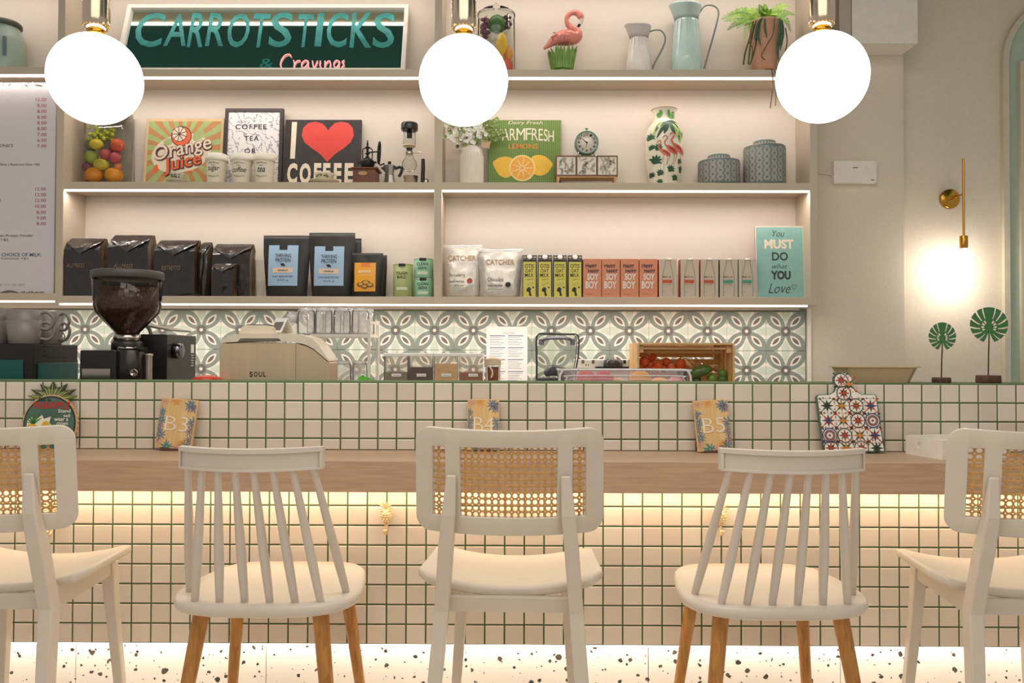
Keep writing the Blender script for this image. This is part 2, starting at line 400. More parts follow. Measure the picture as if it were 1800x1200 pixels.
# bar: upper tiled wall with ledge, lower tiled wall, plinth
GRO = M('green_grout', '576e43', .8, var=.1); TILEM = [M('white_tile_a', 'ded3c4', .28, var=.03, scale=6), M('white_tile_b', 'd8ccbc', .3, var=.03, scale=6), M('white_tile_c', 'e2d7c9', .26, var=.03, scale=6)]
ZLEDGE = PZ(671.5, DU); ZTAB = PZ(791.5, DU)
TP = .06
XA, XB = -1.98, 2.02
wu = struct(MB().box(XA, XB, DU+.003, DLB, ZTAB-.05, ZLEDGE).build('wall_upper', GRO, bevel=.002))
def tilemesh(hh):
    t = MB(); g = .0023; a = TP/2-g
    # pillowed face
    o = [(-a, -hh), (a, -hh), (a, hh), (-a, hh)]; i = [(-a+.0025, -hh+.0025), (a-.0025, -hh+.0025), (a-.0025, hh-.0025), (-a+.0025, hh-.0025)]
    vs = [(x, .003, z) for x, z in o]+[(x, .0004, z) for x, z in o]+[(x, -.0012, z) for x, z in i]
    fs = []
    for k in range(4): j = (k+1) % 4; fs += [(k, j, 4+j, 4+k), (4+k, 4+j, 8+j, 8+k)]
    return t.add(vs, fs+[(8, 9, 10, 11)])
random.seed(3)
def tiles(par, D, xph, z_top, rows, cut_last, mats, limit=None):
    ms = []; hh = TP/2-.0023
    for q in mats: ms.append(tilemesh(hh).build('tile', q, par)); ms[-1].location = (0, D, -1)
    short = None; allp = []
    n0 = math.ceil((XA-xph)/TP); n1 = math.floor((XB-xph)/TP)
    for r in range(rows):
        for c in range(n0, n1):
            allp.append((xph+(c+.5)*TP, z_top-(r+.5)*TP, r))
    if limit: allp.sort(key=lambda p: abs(p[0]))
    rest = MB(); used = 0; protos = list(ms)
    for k, (x, z, r) in enumerate(allp):
        last = cut_last and r == rows-1
        dy = random.uniform(-.0006, .0006)
        if limit and used >= limit:
            t = tilemesh(hh)
            rest.add([(x+a, D+b+dy, z+c_) for a, b, c_ in t.v], t.f); continue
        used += 1
        if last:
            if short is None: short = tilemesh(cut_last/2).build('tile', mats[0], par); o = short
            else: o = short.copy(); COL.objects.link(o)
            o.location = (x, D+dy, z_top-(rows-1)*TP-.0023-cut_last/2)
        else:
            if protos: o = protos.pop()
            else: o = random.choice(ms).copy(); COL.objects.link(o)
            o.location = (x, D+dy, z)
        o.rotation_euler = (random.uniform(-.006, .006), 0, random.uniform(-.006, .006))
    if limit and rest.v: rest.build('tile_field', mats[0], par, kind='stuff')
tiles(wu, DU, PX(664.25, DU, 730), ZLEDGE-.002, 4, ZLEDGE-.002-3*TP-.0023-ZTAB-.001, TILEM)
ZLB = PZ(1134, DL); ZLT = ZTAB-.005-.08
ZTT = PZ(813, DT); 
wl = struct(MB().box(XA, XB, DL+.003, DU+.05, ZLB+.001, PZ(866, DT)-.002).build('wall_lower', GRO))
tiles(wl, DL, PX(714.6, DL, 900), ZLB+.002+8*TP, 8, 0, TILEM, 300)
# plinth slabs of terrazzo under the overhang
pl = struct(MB().box(XA, XB, 2.575, DU, 0, ZLB).build('baseboard_bar', M('plinth_core', 'cfc6ba', .7)))
xs = XA
while xs < XB-.01:
    x2 = min(XB, xs+.5975); MB().box(xs+.0006, x2-.0006, 2.56, 2.574, .001, ZLB-.001).build('panel', TER, pl); xs += .5985
MB().box(XA, XB, 2.505, 2.52, ZLB-.009, ZLB).build('led_strip', LEDW, pl)
area('plinth_light', (0, 2.515, ZLB-.012), 3.9, .03, (rad(15), 0, 0), 2.1, (1, .96, .90))
# bar table
OAK = wood('pale_oak', 'b1937a', 'c3a488', 6, (1.2, 16, 16), .42)
bt = thing('bar_table', 'long pale oak bar table running along the tiled wall', 'table', (0, 0, ZTAB))
ZTB = PZ(866, DT)-ZTAB
MB().box(XA, XB, DT, DU-.002, ZTB, 0).build('tabletop', OAK, bt, bevel=.002)
MB().box(XA, XB, DL-.06, DL-.045, ZTB-.008, ZTB).build('led_strip', LEDW, bt)
area('table_light', (0, DL-.05, ZTAB+ZTB-.012), 3.9, .02, (rad(8), 0, 0), 4.4, WARM)
# hidden worktops that carry the machines and jars
ZW, ZBC = .87, .90
struct(MB().box(XA, XB-.5, DLB+.001, 3.5, ZW-.04, ZW).build('worktop_front', M('steel_worktop', '9a968f', .35, .6)))
struct(MB().box(-2.9, PX(1425, DB), 3.6, DB-.021, ZBC-.04, ZBC).build('worktop_back', M('stone_worktop', 'b8b0a4', .4)))
# ================================================================ chairs
CHW = M('white_lacquer', 'd3c8b8', .38, var=.02); CANE = M('natural_cane', 'c99a5e', .6, var=.15, scale=80); PLW = M('white_plastic', 'd4cabc', .42, var=.015); BEECH = wood('honey_wood_leg', 'a06a2c', 'c58c45', 8, (9, 9, 1.2), .45)
def cane_chair():
    t = thing('cane_chair', '', 'chair')
    # saddle seat
    mb = MB(); NX, NY = 20, 8
    def hw(v): return .236-.016*v-(.03*max(0, (abs(v-.5)-.36)/.14)**2)
    def zz(x): return .484+.036*(abs(x)/.23)**2.2
    top = []
    for j in range(NY+1):
        v = j/NY; y = -.17+.335*v
        for i in range(NX+1):
            u = 2*i/NX-1; x = u*hw(v); top.append((x, y, zz(x)))
    q = len(top); vs = top+[(x, y, z-.022) for x, y, z in top]; W = NX+1
    fs = []
    for j in range(NY):
        for i in range(NX):
            a = j*W+i; fs += [(a, a+1, a+W+1, a+W), (q+a, q+a+W, q+a+W+1, q+a+1)]
    for i in range(NX): fs += [(i, q+i, q+i+1, i+1), (NY*W+i+1, q+NY*W+i+1, q+NY*W+i, NY*W+i)]
    for j in range(NY): fs += [((j+1)*W, q+(j+1)*W, q+j*W, j*W), (j*W+NX, q+j*W+NX, q+(j+1)*W+NX, (j+1)*W+NX)]
    mb.add(vs, fs, 0, True); o = mb.build('seat', CHW, t, bevel=.006, seg=2)
    # back frame with three openings, curved round the sitter
    bz0, bz1, R, HW = .634, .890, .037, .230
    wz0, wz1 = .673, .842
    def yb(x, z): return -.262+.055*(x/.23)**2-.10*(z-.76)
    xs = sorted(set([round(v, 4) for v in [-HW+HW*2*i/40 for i in range(41)]+[-.187, -.154, -.118, .118, .154, .187]+[sg*(HW-R*(1-math.cos(rad(a)))) for sg in (-1, 1) for a in (15, 30, 45, 60, 75, 90)]]))
    xs = [x for k, x in enumerate(xs) if k == 0 or x-xs[k-1] > .0012]
    def lim(x):
        d = abs(x)-(HW-R); dz = R-math.sqrt(max(0, R*R-d*d)) if d > 0 else 0
        dip = .008*(1-(x/HW)**2)
        return bz0+dz-.004*(1-(x/HW)**2), bz1-dz-dip
    mb = MB()
    for a, b in zip(xs, xs[1:]):
        m_ = (a+b)/2; win = abs(m_) < .118 or .154 < abs(m_) < .187
        (l0, h0), (l1, h1) = lim(a), lim(b)
        cols = [((l0, wz0), (l1, wz0)), ((wz1, h0), (wz1, h1))] if win else [((l0, wz0), (l1, wz0)), ((wz0, wz1), (wz0, wz1)), ((wz1, h0), (wz1, h1))]
        for (p0, p1), (q0, q1) in cols:
            mb.add([(a, yb(a, p0), p0), (b, yb(b, q0), q0), (b, yb(b, q1), q1), (a, yb(a, p1), p1)], [(0, 1, 2, 3)], 0, False)
    # weld
    key = {}; nv = []; ix = []
    for v in mb.v:
        k = tuple(round(c, 4) for c in v)
        if k not in key: key[k] = len(nv); nv.append(v)
        ix.append(key[k])
    mb.v = nv; mb.f = [tuple(dict.fromkeys(ix[i] for i in f)) for f in mb.f]
    ok = [k for k, f in enumerate(mb.f) if len(f) > 2]; mb.f = [mb.f[k] for k in ok]; mb.m = [0]*len(ok); mb.s = [True]*len(ok)
    mb.build('back_frame', CHW, t, solid=.016, soff=-1, bevel=.0035)
    for sg in (-1, 1):
        # tapering rear leg that runs up over the bar
        b = MB().loft([(sg*.203, -.305, 0, .014, .016), (sg*.178, -.243, .25, .0165, .019), (sg*.164, -.203, .44, .0175, .022), (sg*.151, -.232, .60, .0178, .022), (sg*.143, -.249, .68, .0168, .014), (sg*.137, -.2515, .775, .012, .004)])
        b.build('leg', CHW, t, bevel=.004)
        MB().loft([(sg*.176, .185, 0, .0125, .0125), (sg*.154, .160, .32, .016, .016), (sg*.146, .150, .462, .019, .019)]).build('leg', CHW, t, bevel=.004)
        # side rail
        r = MB(); x0, x1 = sg*.158, sg*.148
        vs = [(x0-.011, -.175, .425), (x0+.011, -.175, .425), (x0+.011, -.175, .485), (x0-.011, -.175, .485), (x1-.011, .142, .425), (x1+.011, .142, .425), (x1+.011, .142, .478), (x1-.011, .142, .478)]
        r.add(vs, [(0, 1, 2, 3), (5, 4, 7, 6), (1, 5, 6, 2), (4, 0, 3, 7), (3, 2, 6, 7), (1, 0, 4, 5)]).build('side_rail', CHW, t, bevel=.003)
    MB().box(-.155, .155, -.185, -.163, .428, .466).build('apron', CHW, t, bevel=.003)
    MB().box(-.13, .13, .142, .162, .428, .466).build('apron', CHW, t, bevel=.003)
    # woven cane: octagonal eyes with small diamond gaps at the crossings
    c = .0163
    for x0, x1 in ((-.119, .119), (-.189, -.152), (.152, .189)):
        b = MB(); z0, z1 = wz0-.002, wz1+.002
        nx, nz = max(2, round((x1-x0)/c)), round((z1-z0)/c); cw, ch = (x1-x0)/nx, (z1-z0)/nz
        q, e = .36, .13
        inn = [(q*math.cos(rad(22.5+45*k)), q*math.sin(rad(22.5+45*k))) for k in range(8)]
        ou = [(.5, .5-e), (.5-e, .5), (-.5+e, .5), (-.5, .5-e), (-.5, -.5+e), (-.5+e, -.5), (.5-e, -.5), (.5, -.5+e)]
        for i in range(nx):
            for j_ in range(nz):
                cx, cz = x0+(i+.5)*cw, z0+(j_+.5)*ch; vs = []
                for (px, pz), bump in [(p, 0) for p in ou]+[(p, .0012) for p in inn]:
                    x, z = cx+px*cw, cz+pz*ch; vs.append((x, yb(x, z)+.009+bump, z))
                b.add(vs, [(k, (k+1) % 8, 8+(k+1) % 8, 8+k) for k in range(8)])
        b.build('cane_panel', CANE, t, kind='stuff')
    return t
D_C = 2.20
cc = cane_chair(); cc.location = (PX(901, 1.97), D_C, 0); cc.rotation_euler = (0, 0, rad(-2)); cc['group'] = 'white chairs with woven cane backs'
cc['label'] = 'white chair with woven cane back between the two spindle-back chairs'
dup(cc, (-1.319, D_C, 0), 'white cane-back chair cut off by the left edge, beside the pineapple sign', rad(2))
dup(cc, (1.291, D_C-.01, 0), 'white cane-back chair cut off by the right edge, beside the white tray', rad(-4))
def spindle_chair():
    t = thing('spindle_chair', '', 'chair')
    half = [(0, -.222), (.12, -.216), (.20, -.18), (.236, -.11), (.238, -.03), (.222, .09), (.200, .165), (.150, .212), (.06, .221)]
    out = half+[(-x, y) for x, y in half[:0:-1]]
    out = smooth(out, 4); mb = MB(); n = len(out)
    # stacked outlines make a softly rounded slab, its top a little dished
    prof = [(.93, .412), (.985, .418), (1.0, .428), (.995, .438), (.97, .4445), (.80, .443), (.4, .440)]
    vs = [(x*k, y*k, z) for k, z in prof for x, y in out]
    fs = [(k*n+i, k*n+(i+1) % n, (k+1)*n+(i+1) % n, (k+1)*n+i) for k in range(len(prof)-1) for i in range(n)]
    fs += [tuple(range(n))[::-1], tuple(range((len(prof)-1)*n, len(prof)*n))]
    mb.add(vs, fs, 0, True).build('seat', PLW, t)
    def yr(x): return -.290+.062*(x/.175)**2
    # top rail with a recessed back face
    r = MB(); N = 20; H = .176
    def sect(x, z0, z1, y0, y1):
        return [(x, yr(x)+y0, z0), (x, yr(x)+y1, z0), (x, yr(x)+y1, z1), (x, yr(x)+y0, z1)]
    def band(z0, z1, y0, y1, xa=-H, xb=H):
        vs = []
        for i in range(N+1): vs += sect(xa+(xb-xa)*i/N, z0, z1, y0, y1)
        r.add(vs, [(k*4+i, k*4+4+i, k*4+4+(i+1) % 4, k*4+(i+1) % 4) for k in range(N) for i in range(4)]+[(0, 1, 2, 3), (N*4+3, N*4+2, N*4+1, N*4)])
    band(.786, .836, -.006, .0122, -H+.002, H-.002); band(.827, .838, -.013, .013); band(.784, .790, -.011, .013); band(.7885, .829, -.0118, .0125, -H+.0005, -H+.007); band(.7885, .829, -.0118, .0125, H-.007, H-.0005)
    r.build('top_rail', PLW, t, bevel=.002)
    for k in range(8):
        u = k-3.5
        xt = u*.0435; xb = u*.0635 if abs(u) < 3 else math.copysign(.206, u); yb_ = -.173+.012*(1-abs(u)/2.5) if abs(u) < 3 else -.088
        yb_ = -.176 if abs(u) < 2 else yb_
        a = Vector((xb, yb_, .436)); b = Vector((xt, yr(xt)+.004, .792)); pts = [a.lerp(b, i/8) for i in range(9)]
        MB().tube(pts, [.0092, .0105, .0115, .0117, .0113, .0105, .0095, .0085, .008], 10).build('spindle', PLW, t)
    for sx, y0, y1, x0, x1, r0 in ((-1, -.145, -.215, .150, .205, .021), (1, -.145, -.215, .150, .205, .021), (-1, .14, .205, .152, .198, .020), (1, .14, .205, .152, .198, .020)):
        a = Vector((sx*x0, y0, .415)); b = Vector((sx*x1, y1, 0))
        MB().tube([a.lerp(b, i/6) for i in range(7)], [r0*(1-.32*i/6) for i in range(7)], 14).build('leg', BEECH, t)
    return t
sc = spindle_chair(); sc.location = (-.648, 2.22, 0); sc['group'] = 'white spindle chairs with wooden legs'
sc['label'] = 'white spindle-back chair with wooden legs standing in front of the B3 plaque'
dup(sc, (.668, 2.22, 0), 'white spindle-back chair with wooden legs standing in front of the B5 plaque', rad(.5))
# ================================================================ pendant globes
GLOBE = M('opal_glass_lit', 'fff6ec', .4, var=0, emit=4.6); CHROME = M('bronze_chrome', 'dccbb0', .16, 1)
DPN = 2.28; RG = 157/2/FPX*DPN
pd = thing('pendant_lamp', '', 'lamp', P(815, 142, DPN), group='globe pendants over the bar')
MB().ball((0, 0, 0), RG, 40, 24).build('globe', GLOBE, pd)
pr = [(.012, RG-.006), (.026, RG-.002), (.026, RG+.010), (.030, RG+.018), (.0335, RG+.030), (.036, RG+.042), (.036, RG+.75)]
MB().lathe([(.020, RG-.004), (.024, RG+.004), (.024, RG+.016)], 32).build('socket_ring', M('gold_ring', 'd99a33', .2, 1), pd)
MB().lathe([(.024, RG+.014), (.031, RG+.018), (.035, RG+.028), (.036, RG+.045), (.036, 3.499-pd.location.z)], 36).build('tube', CHROME, pd)
db = MB()
for k in range(20):
    a = 2*math.pi*k/20; db.ball((.0335*math.cos(a), .0335*math.sin(a), RG+.024), .0022, 6, 4)
db.build('reflection_dots', BRASS, pd)  # small balls stand in for dotted reflections at the tube's lower edge
pd['label'] = 'lit white globe pendant hanging in front of the middle shelf divider'
dup(pd, P(168, 139, DPN), 'lit white globe pendant hanging beside the menu board')
dup(pd, P(1445, 136, DPN), 'lit white globe pendant hanging beside the fern')
# ================================================================ right-hand wall fittings
ac = thing('wall_box', 'large white boxed casing fixed high on the wall beside the right globe', 'cabinet', (PX(1543, DB), DB, PZ(97, DB)))
r = Ref(1543, DB, PZ(97, DB)); x1 = PX(1588, DB); x0 = PX(1478, DB)
ac.location = (0, DB, PZ(97, DB))
MB().box(PX(1500, 4.08), x1, -.17, -.001, 0, .6).build('casing', WHITE, ac, bevel=.003)
MB().box(PX(1478, 4.08), PX(1499, 4.08), -.165, -.001, .005, .6).build('side_panel', M('shaded_side_grey', 'b9b0a2', .5), ac, bevel=.002)  # the shade on the casing's side is put into this grey
wb = thing('wall_controller', 'small white control box mounted on the wall right of the shelving', 'control box', (0, DB, 0))
a, b = P(1466, 321, DB-.04), P(1541, 282, DB-.04)
MB().box(a.x, b.x, -.04, -.001, a.z, b.z).build('casing', WHITE, wb, bevel=.004)
k = MB(); k.box(b.x-.03, b.x-.012, -.0415, -.039, a.z+.012, a.z+.016); k.box((a.x+b.x)/2-.012, (a.x+b.x)/2+.012, -.0415, -.039, b.z-.04, b.z-.035); k.build('print', GREYINK, wb, kind='stuff')
MB().tube([(PX(1438, DB)+.004, -.008, PZ(304, DB)), (PX(1452, DB), -.008, PZ(305, DB)), (a.x+.006, -.008, PZ(307, DB))], .003, 6).build('cable', WHITE, wb)
sn = thing('wall_sconce', 'slim brass wall sconce with a small round glowing bulb', 'lamp', P(1668, 350, DR))
L0 = sn.location
MB().lathe([(.0, 0), (.052, 0), (.052, .012), (.046, .018), (0, .018)], 36).build('back_plate', BRASS, sn).rotation_euler = (rad(90), 0, 0)
AR = .155
tip = P(1694, 341, DR-AR)-Vector(L0)
MB().tube([(0, -.015, 0), tuple(tip)], .0065, 10).build('arm', BRASS, sn)
DS = DR-AR
rod0, rod1 = P(1694, 416, DS)-Vector(L0), P(1694, 278, DS)-Vector(L0)
MB().tube([rod0, (rod0.x, rod0.y, rod1.z)], .006, 10).build('rod', BRASS, sn)
so = P(1694, 437, DS)-Vector(L0)
MB().lathe([(.020, so.z), (.020, rod0.z+.004), (.008, rod0.z+.006)], 24, (rod0.x, rod0.y, 0)).build('socket', BRASS, sn, bevel=.001)
bc = P(1694, 451, DS)-Vector(L0)
MB().ball((rod0.x, rod0.y, so.z-.036), .042, 28, 18).build('bulb', M('bulb_lit', 'fff3e0', .4, emit=6), sn)
MB().lathe([(.024, so.z-.012), (.021, so.z+.002)], 20, (rod0.x, rod0.y, 0)).build('collar', WHITE, sn)
pl_ = bpy.data.lights.new('sconce_light', 'POINT'); pl_.energy = 5; pl_.color = (1, .92, .80); pl_.shadow_soft_size = .05
po = bpy.data.objects.new('sconce_light', pl_); COL.objects.link(po); po.location = (L0.x+rod0.x, L0.y+rod0.y, L0.z+so.z-.095)
# pineapple hooks on the lower tiles
GOLD = M('pale_gold', 'e9d2a6', .45, .6)
def hook(px, py, label):
    t = thing('pineapple_hook', label, 'hook', P(px, py, DL), group='pineapple coat hooks under the table')
    b = MB(); R_ = .0165
    b.ball((0, -.016, 0), R_, 16, 12, 0, (1, .8, 1.25))
    for i in range(7):
        for j in range(10):
            a = 2*math.pi*(j+.5*(i % 2))/10; th = math.pi*(i+1)/8
            b.ball((R_*math.sin(th)*math.cos(a), -.016+R_*.8*math.sin(th)*math.sin(a), -R_*1.25*math.cos(th)), .0028, 5, 4)
    b.build('fruit', GOLD, t)
    c = MB()
    for a, l in ((-62, .026), (-38, .032), (-15, .036), (12, .036), (36, .032), (60, .027), (-80, .018), (80, .018)):
        s_, c_ = math.sin(rad(a)), math.cos(rad(a))
        c.tube([(0, -.016, .016), (s_*l*.5, -.020, .016+c_*l*.6), (s_*l*1.0, -.026, .016+c_*l*.85)], [.004, .0045, .0008], 6)
    c.build('crown', GOLD, t)
    MB().tube([(0, -.008, -.018), (0, -.010, -.040), (0, -.020, -.054), (0, -.034, -.050), (0, -.038, -.038)], [.004, .004, .004, .004, .0055], 8).build('hook', GOLD, t)
    MB().box(-.006, .006, -.012, -.0015, -.03, .03).build('mount', GOLD, t, bevel=.001)
hook(680, 905, 'gold pineapple hook on the lower tiles left of the middle chair')
hook(1265, 906, 'gold pineapple hook on the lower tiles seen through the spindle chair')
hook(95, 907, 'gold pineapple hook mostly hidden behind the far left cane chair')
# ================================================================ things on the bar table and ledge
PLQ = wood('plaque_bamboo', 'd8b070', 'e6c48b', 5, (14, 14, 1.2), .55); FL1 = M('slate_blue_ink', '6f8791', .7); FL2 = M('teal_ink', '4f8d88', .7); FL3 = M('dusty_pink_ink', 'd8a58c', .7); FL4 = M('mauve_grey_ink', '8f8590', .7); FL5 = M('orange_wash_ink', 'e3a155', .7)
def burst(mb, cx, cz, r, m, rnd, n=11, keep=None, y=-.0006):
    for k in range(n):
        a = 2*math.pi*k/n+rnd.uniform(-.12, .12); l = r*rnd.uniform(.75, 1.05); wd = .16
        pts = [(cx+.12*r*math.cos(a-.6), cz+.12*r*math.sin(a-.6)), (cx+l*.62*math.cos(a-wd), cz+l*.62*math.sin(a-wd)), (cx+l*math.cos(a), cz+l*math.sin(a)), (cx+l*.62*math.cos(a+wd), cz+l*.62*math.sin(a+wd)), (cx+.12*r*math.cos(a+.6), cz+.12*r*math.sin(a+.6))]
        if keep: pts = [(max(keep[0], min(keep[1], x)), max(keep[2], min(keep[3], z))) for x, z in pts]
        if abs(MB()._area(pts)) > 1e-7: mb.flat(pts, y, m)
def plaque(px0, px1, py0, py1, txt, rot, label, seed):
    D = DU-.045; k = D/FPX; w_, h_ = (px1-px0)*k*.92, (py1-py0)*k
    loc = Vector((PX((px0+px1)/2, D), D, ZTAB))
    t = thing('table_plaque', label, 'plaque', loc, (rad(-9), rad(rot[1]), rad(rot[0])), 'wooden table number plaques')
    MB().box(-w_/2, w_/2, 0, .012, 0.006, h_).build('board', PLQ, t, bevel=.002)
    MB().box(-w_*.32, w_*.32, -.004, .03, 0, .008).build('stand', M('dark_walnut', '5c3d27', .5), t)
    rnd = random.Random(seed); b = MB(); kp = (-w_/2+.002, w_/2-.002, .008, h_-.002)
    spots = [(.32, .90, .026, 0), (.40, .84, .02, 3), (-.40, .93, .02, 2), (-.44, .74, .018, 0), (-.42, .58, .022, 0), (-.46, .44, .02, 3), (-.40, .30, .024, 0), (-.44, .16, .02, 2), (-.16, .08, .024, 1), (.10, .05, .022, 2), (.34, .10, .026, 0), (.44, .24, .02, 3), (.44, .40, .022, 3), (.46, .56, .024, 0), (.22, .16, .018, 4), (-.1, .95, .02, 4), (.15, .02, .02, 2)]
    for x, z, r_, m in spots: burst(b, x*w_, z*h_, r_*1.05, m, rnd, keep=kp)
    b.build('flower_print', [FL1, FL2, FL3, FL4, FL5], t)
    MB().text(txt, -w_*.30, w_*.33, h_*.38, h_*.66, -.0012, bold=-.012).build('lettering', CREAM, t)
plaque(266, 341, 699, 791, 'B3', (-8, 4), 'wooden table plaque printed B3 with blue flowers round the edge', 1)
plaque(819, 880, 698, 791, 'B4', (0, 0), 'wooden table plaque printed B4 half hidden by the middle chair', 2)
plaque(1224, 1293, 700, 793, 'B5', (7, -3), 'wooden table plaque printed B5 with blue flowers round the edge', 3)
# pineapple shaped sign
D = DU-.04; r = Ref(84, D, ZTAB)
t = thing('pineapple_sign', 'pineapple-shaped painted sign leaning on the tiles behind the left chair', 'sign', r.b, (rad(-7), 0, 0))
def ell(k): return [r.q(84+47*k*math.cos(a), 745+50*k*math.sin(a)) for a in [2*math.pi*i/48 for i in range(48)]]
sca = [r.q(84+(48+(1.6 if i % 2 else 0))*math.cos(2*math.pi*i/72), 745+(51+(1.6 if i % 2 else 0))*math.sin(2*math.pi*i/72)) for i in range(72)]
MB().prism(sca, 0, .010).build('board', M('tan_sign_edge', 'c9a878', .6), t)
b = MB(); b.flat(ell(.985), -.0006, 0); b.flat(ell(.93), -.0012, 1); b.build('painted_face', [M('black_green_edge', '26332b', .6), M('sign_teal_green', '4c6a5c', .6, var=.25, scale=14)], t)
b = MB()
for x, y, l, w_, a, m in ((84, 698, 34, 6, 0, 0), (80, 700, 34, 6, -26, 0), (90, 700, 34, 6, 26, 0), (76, 701, 32, 6, -50, 0), (94, 701, 32, 6, 50, 0), (72, 702, 26, 5, -72, 1), (97, 702, 26, 5, 72, 1), (82, 699, 24, 5, -12, 1), (87, 699, 24, 5, 14, 1), (78, 701, 22, 5, -38, 1), (91, 701, 22, 5, 40, 1)):
    s_, c_ = math.sin(rad(a)), math.cos(rad(a))
    pts = [(x-w_*.6*c_, y-w_*.6*s_), (x-w_*c_+l*.5*s_, y-w_*s_-l*.5*c_), (x+l*s_*1.15+(4*s_), y-l*c_*.85), (x+w_*c_+l*.5*s_, y+w_*s_-l*.5*c_), (x+w_*.6*c_, y+w_*.6*s_)]
    b.prism(r.pts(pts), .002-.0008*m, .009, m)
    e = [(x, y), (x+l*.5*s_, y-l*.5*c_), (x+l*s_*1.05, y-l*c_*.8), (x+l*.5*s_+1.1*c_, y-l*.5*c_+1.1*s_)]
    b.flat(r.pts(e), .0004-.0008*m, 2)
b.build('leaf_crown', [M('dark_leaf_paint', '3b4a2c', .6), M('mid_leaf_paint', '6a7a3f', .6), M('pale_leaf_line', 'd8cf94', .6)], t)
b = MB(); X0, X1, A0, A1 = r.rect(54, 118, 706, 718)
b.text('PINEAPPLE', X0, X1, A0, A1, -.0022, 0, bold=.03)
for s_, x0, x1, y0, y1, m in (('Be a', 62, 84, 698, 705, 2), ('Stand', 98, 120, 719, 725, 1), ('tall', 108, 120, 728, 733, 1), ('wear a', 92, 117, 735, 740, 1), ('crown', 97, 117, 742.5, 747.5, 1), ('and be sweet', 84, 117, 751, 756, 1), ('on the inside', 84, 117, 759, 764, 1)):
    q = r.rect(x0, x1, y0, y1); b.text(s_, *q, y=-.0022, m=m, bold=.012)
b.build('lettering', [M('sign_red', 'b8392c', .6), M('sign_white', 'ece6d6', .6), M('sign_dark', '24332c', .6)], t)
b = MB()
splash = [(45, 738), (52, 733), (60, 738), (70, 729), (74, 736), (86, 732), (84, 742), (88, 748), (76, 760), (58, 764), (44, 756)]
b.flat(r.pts(splash), -.0018, 0); b.flat(r.pts(smooth([(44, 752), (52, 744), (62, 748), (64, 760), (56, 772), (46, 768)], 4)), -.0021, 1); b.flat(r.pts(circ(78, 748, 8, 16)), -.0021, 1)
for a in (-70, -45, -20, 5, 30, 55): b.flat(r.pts([(54, 745), (54+14*math.sin(rad(a))-2, 745-14*math.cos(rad(a))), (54+21*math.sin(rad(a)), 745-20*math.cos(rad(a))), (58, 745)]), -.0024, 2)
b.build('fruit_print', [M('splash_white', 'efe7cf', .6), M('pineapple_yellow', 'e2b23f', .6, var=.2, scale=120), M('pine_green', '3f7a35', .6)], t)
# patterned board
D = DU-.05; r = Ref(1499, D, ZTAB+.003)
t = thing('serving_board', 'patterned tile-print serving board with round handle leaning on the tiles', 'board', r.b, (rad(-11), 0, 0))
out = [(1448, 794), (1556, 794), (1549, 693), (1546, 692), (1524, 692), (1514, 686), (1508, 678), (1508, 668), (1507, 660), (1500, 653), (1491, 651), (1482, 653), (1475, 660), (1475, 668), (1478, 678), (1474, 687), (1464, 692), (1444, 693), (1442, 696)]
op = r.pts(out)
MB().prism(op, 0, .012).build('board', M('board_green_edge', '54705a', .5), t, bevel=.0015)
c0 = r.q(1497, 730)
inn = [(c0[0]+(x-c0[0])*.965, c0[1]+(z-c0[1])*.972) for x, z in op]
MB().flat(inn, -.0006).build('white_face', M('board_white_print', 'efe8dc', .35), t)
b = MB(); TI = [M('tile_ink_rust', 'b04a32', .5), M('tile_ink_ochre', 'c9853a', .5), M('tile_ink_navy', '2f4566', .5), M('tile_ink_green', '3f5b4a', .5), M('tile_ink_dark', '2f2b29', .5), M('tile_ink_mauve', '8b5f5c', .5)]
cw = 26.6*r.k; ch = 26.2*r.k; lx0 = r.x(1446); lz0 = r.z(795)
def motif(cx, cz, kind, rnd):
    R = cw*.60; c1, c2 = [(0, 4), (1, 3), (0, 3), (5, 2), (2, 0), (4, 3)][kind]
    def dia(x, z, a, l, w_, m): b.flat([(x+l*math.cos(a), z+l*math.sin(a)), (x-w_*math.sin(a), z+w_*math.cos(a)), (x-l*math.cos(a)*.2, z-l*math.sin(a)*.2), (x+w_*math.sin(a), z-w_*math.cos(a))], -.0012, m)
    if kind in (0, 2, 3): b.ring(circ(cx, cz, R*.82, 24), circ(cx, cz, R*.71, 24), -.0011, c2)
    if kind == 3: b.ring(circ(cx, cz, R*.62, 20), circ(cx, cz, R*.34, 20), -.0012, c1); b.flat(circ(cx, cz, R*.15, 10), -.0012, c1)
    elif kind in (1, 4, 5):
        for i in range(8): a = i*math.pi/4; dia(cx+R*.25*math.cos(a), cz+R*.25*math.sin(a), a, R*(.62 if i % 2 else .5), R*.13, (c1 if i % 2 == 0 else c2))
        b.flat(circ(cx, cz, R*.22, 10), -.0013, c1)
    else:
        for i in range(4): a = i*math.pi/2; dia(cx+R*.15*math.cos(a), cz+R*.15*math.sin(a), a, R*.55, R*.16, c1); a += math.pi/4; dia(cx+R*.2*math.cos(a), cz+R*.2*math.sin(a), a, R*.45, R*.1, c2)
        b.flat(circ(cx, cz, R*.14, 8), -.0014, c1)
    for sx, sz in ((1, 1), (1, -1), (-1, 1), (-1, -1)):
        x, z = cx+sx*cw*.48, cz+sz*cw*.48; dia(x, z, math.atan2(-sz, -sx), R*.42, R*.13, c2 if kind != 1 else 0)
        dia(x-sx*R*.42, z, math.pi/2*sz+.0, R*.22, R*.08, c1); dia(x, z-sz*R*.42, 0 if sx > 0 else math.pi, R*.12, R*.08, c1)
rnd = random.Random(5); grid = [[0, 1, 2, 5], [3, 2, 1, 4], [4, 1, 0, 3], [5, 1, 2, 4]]
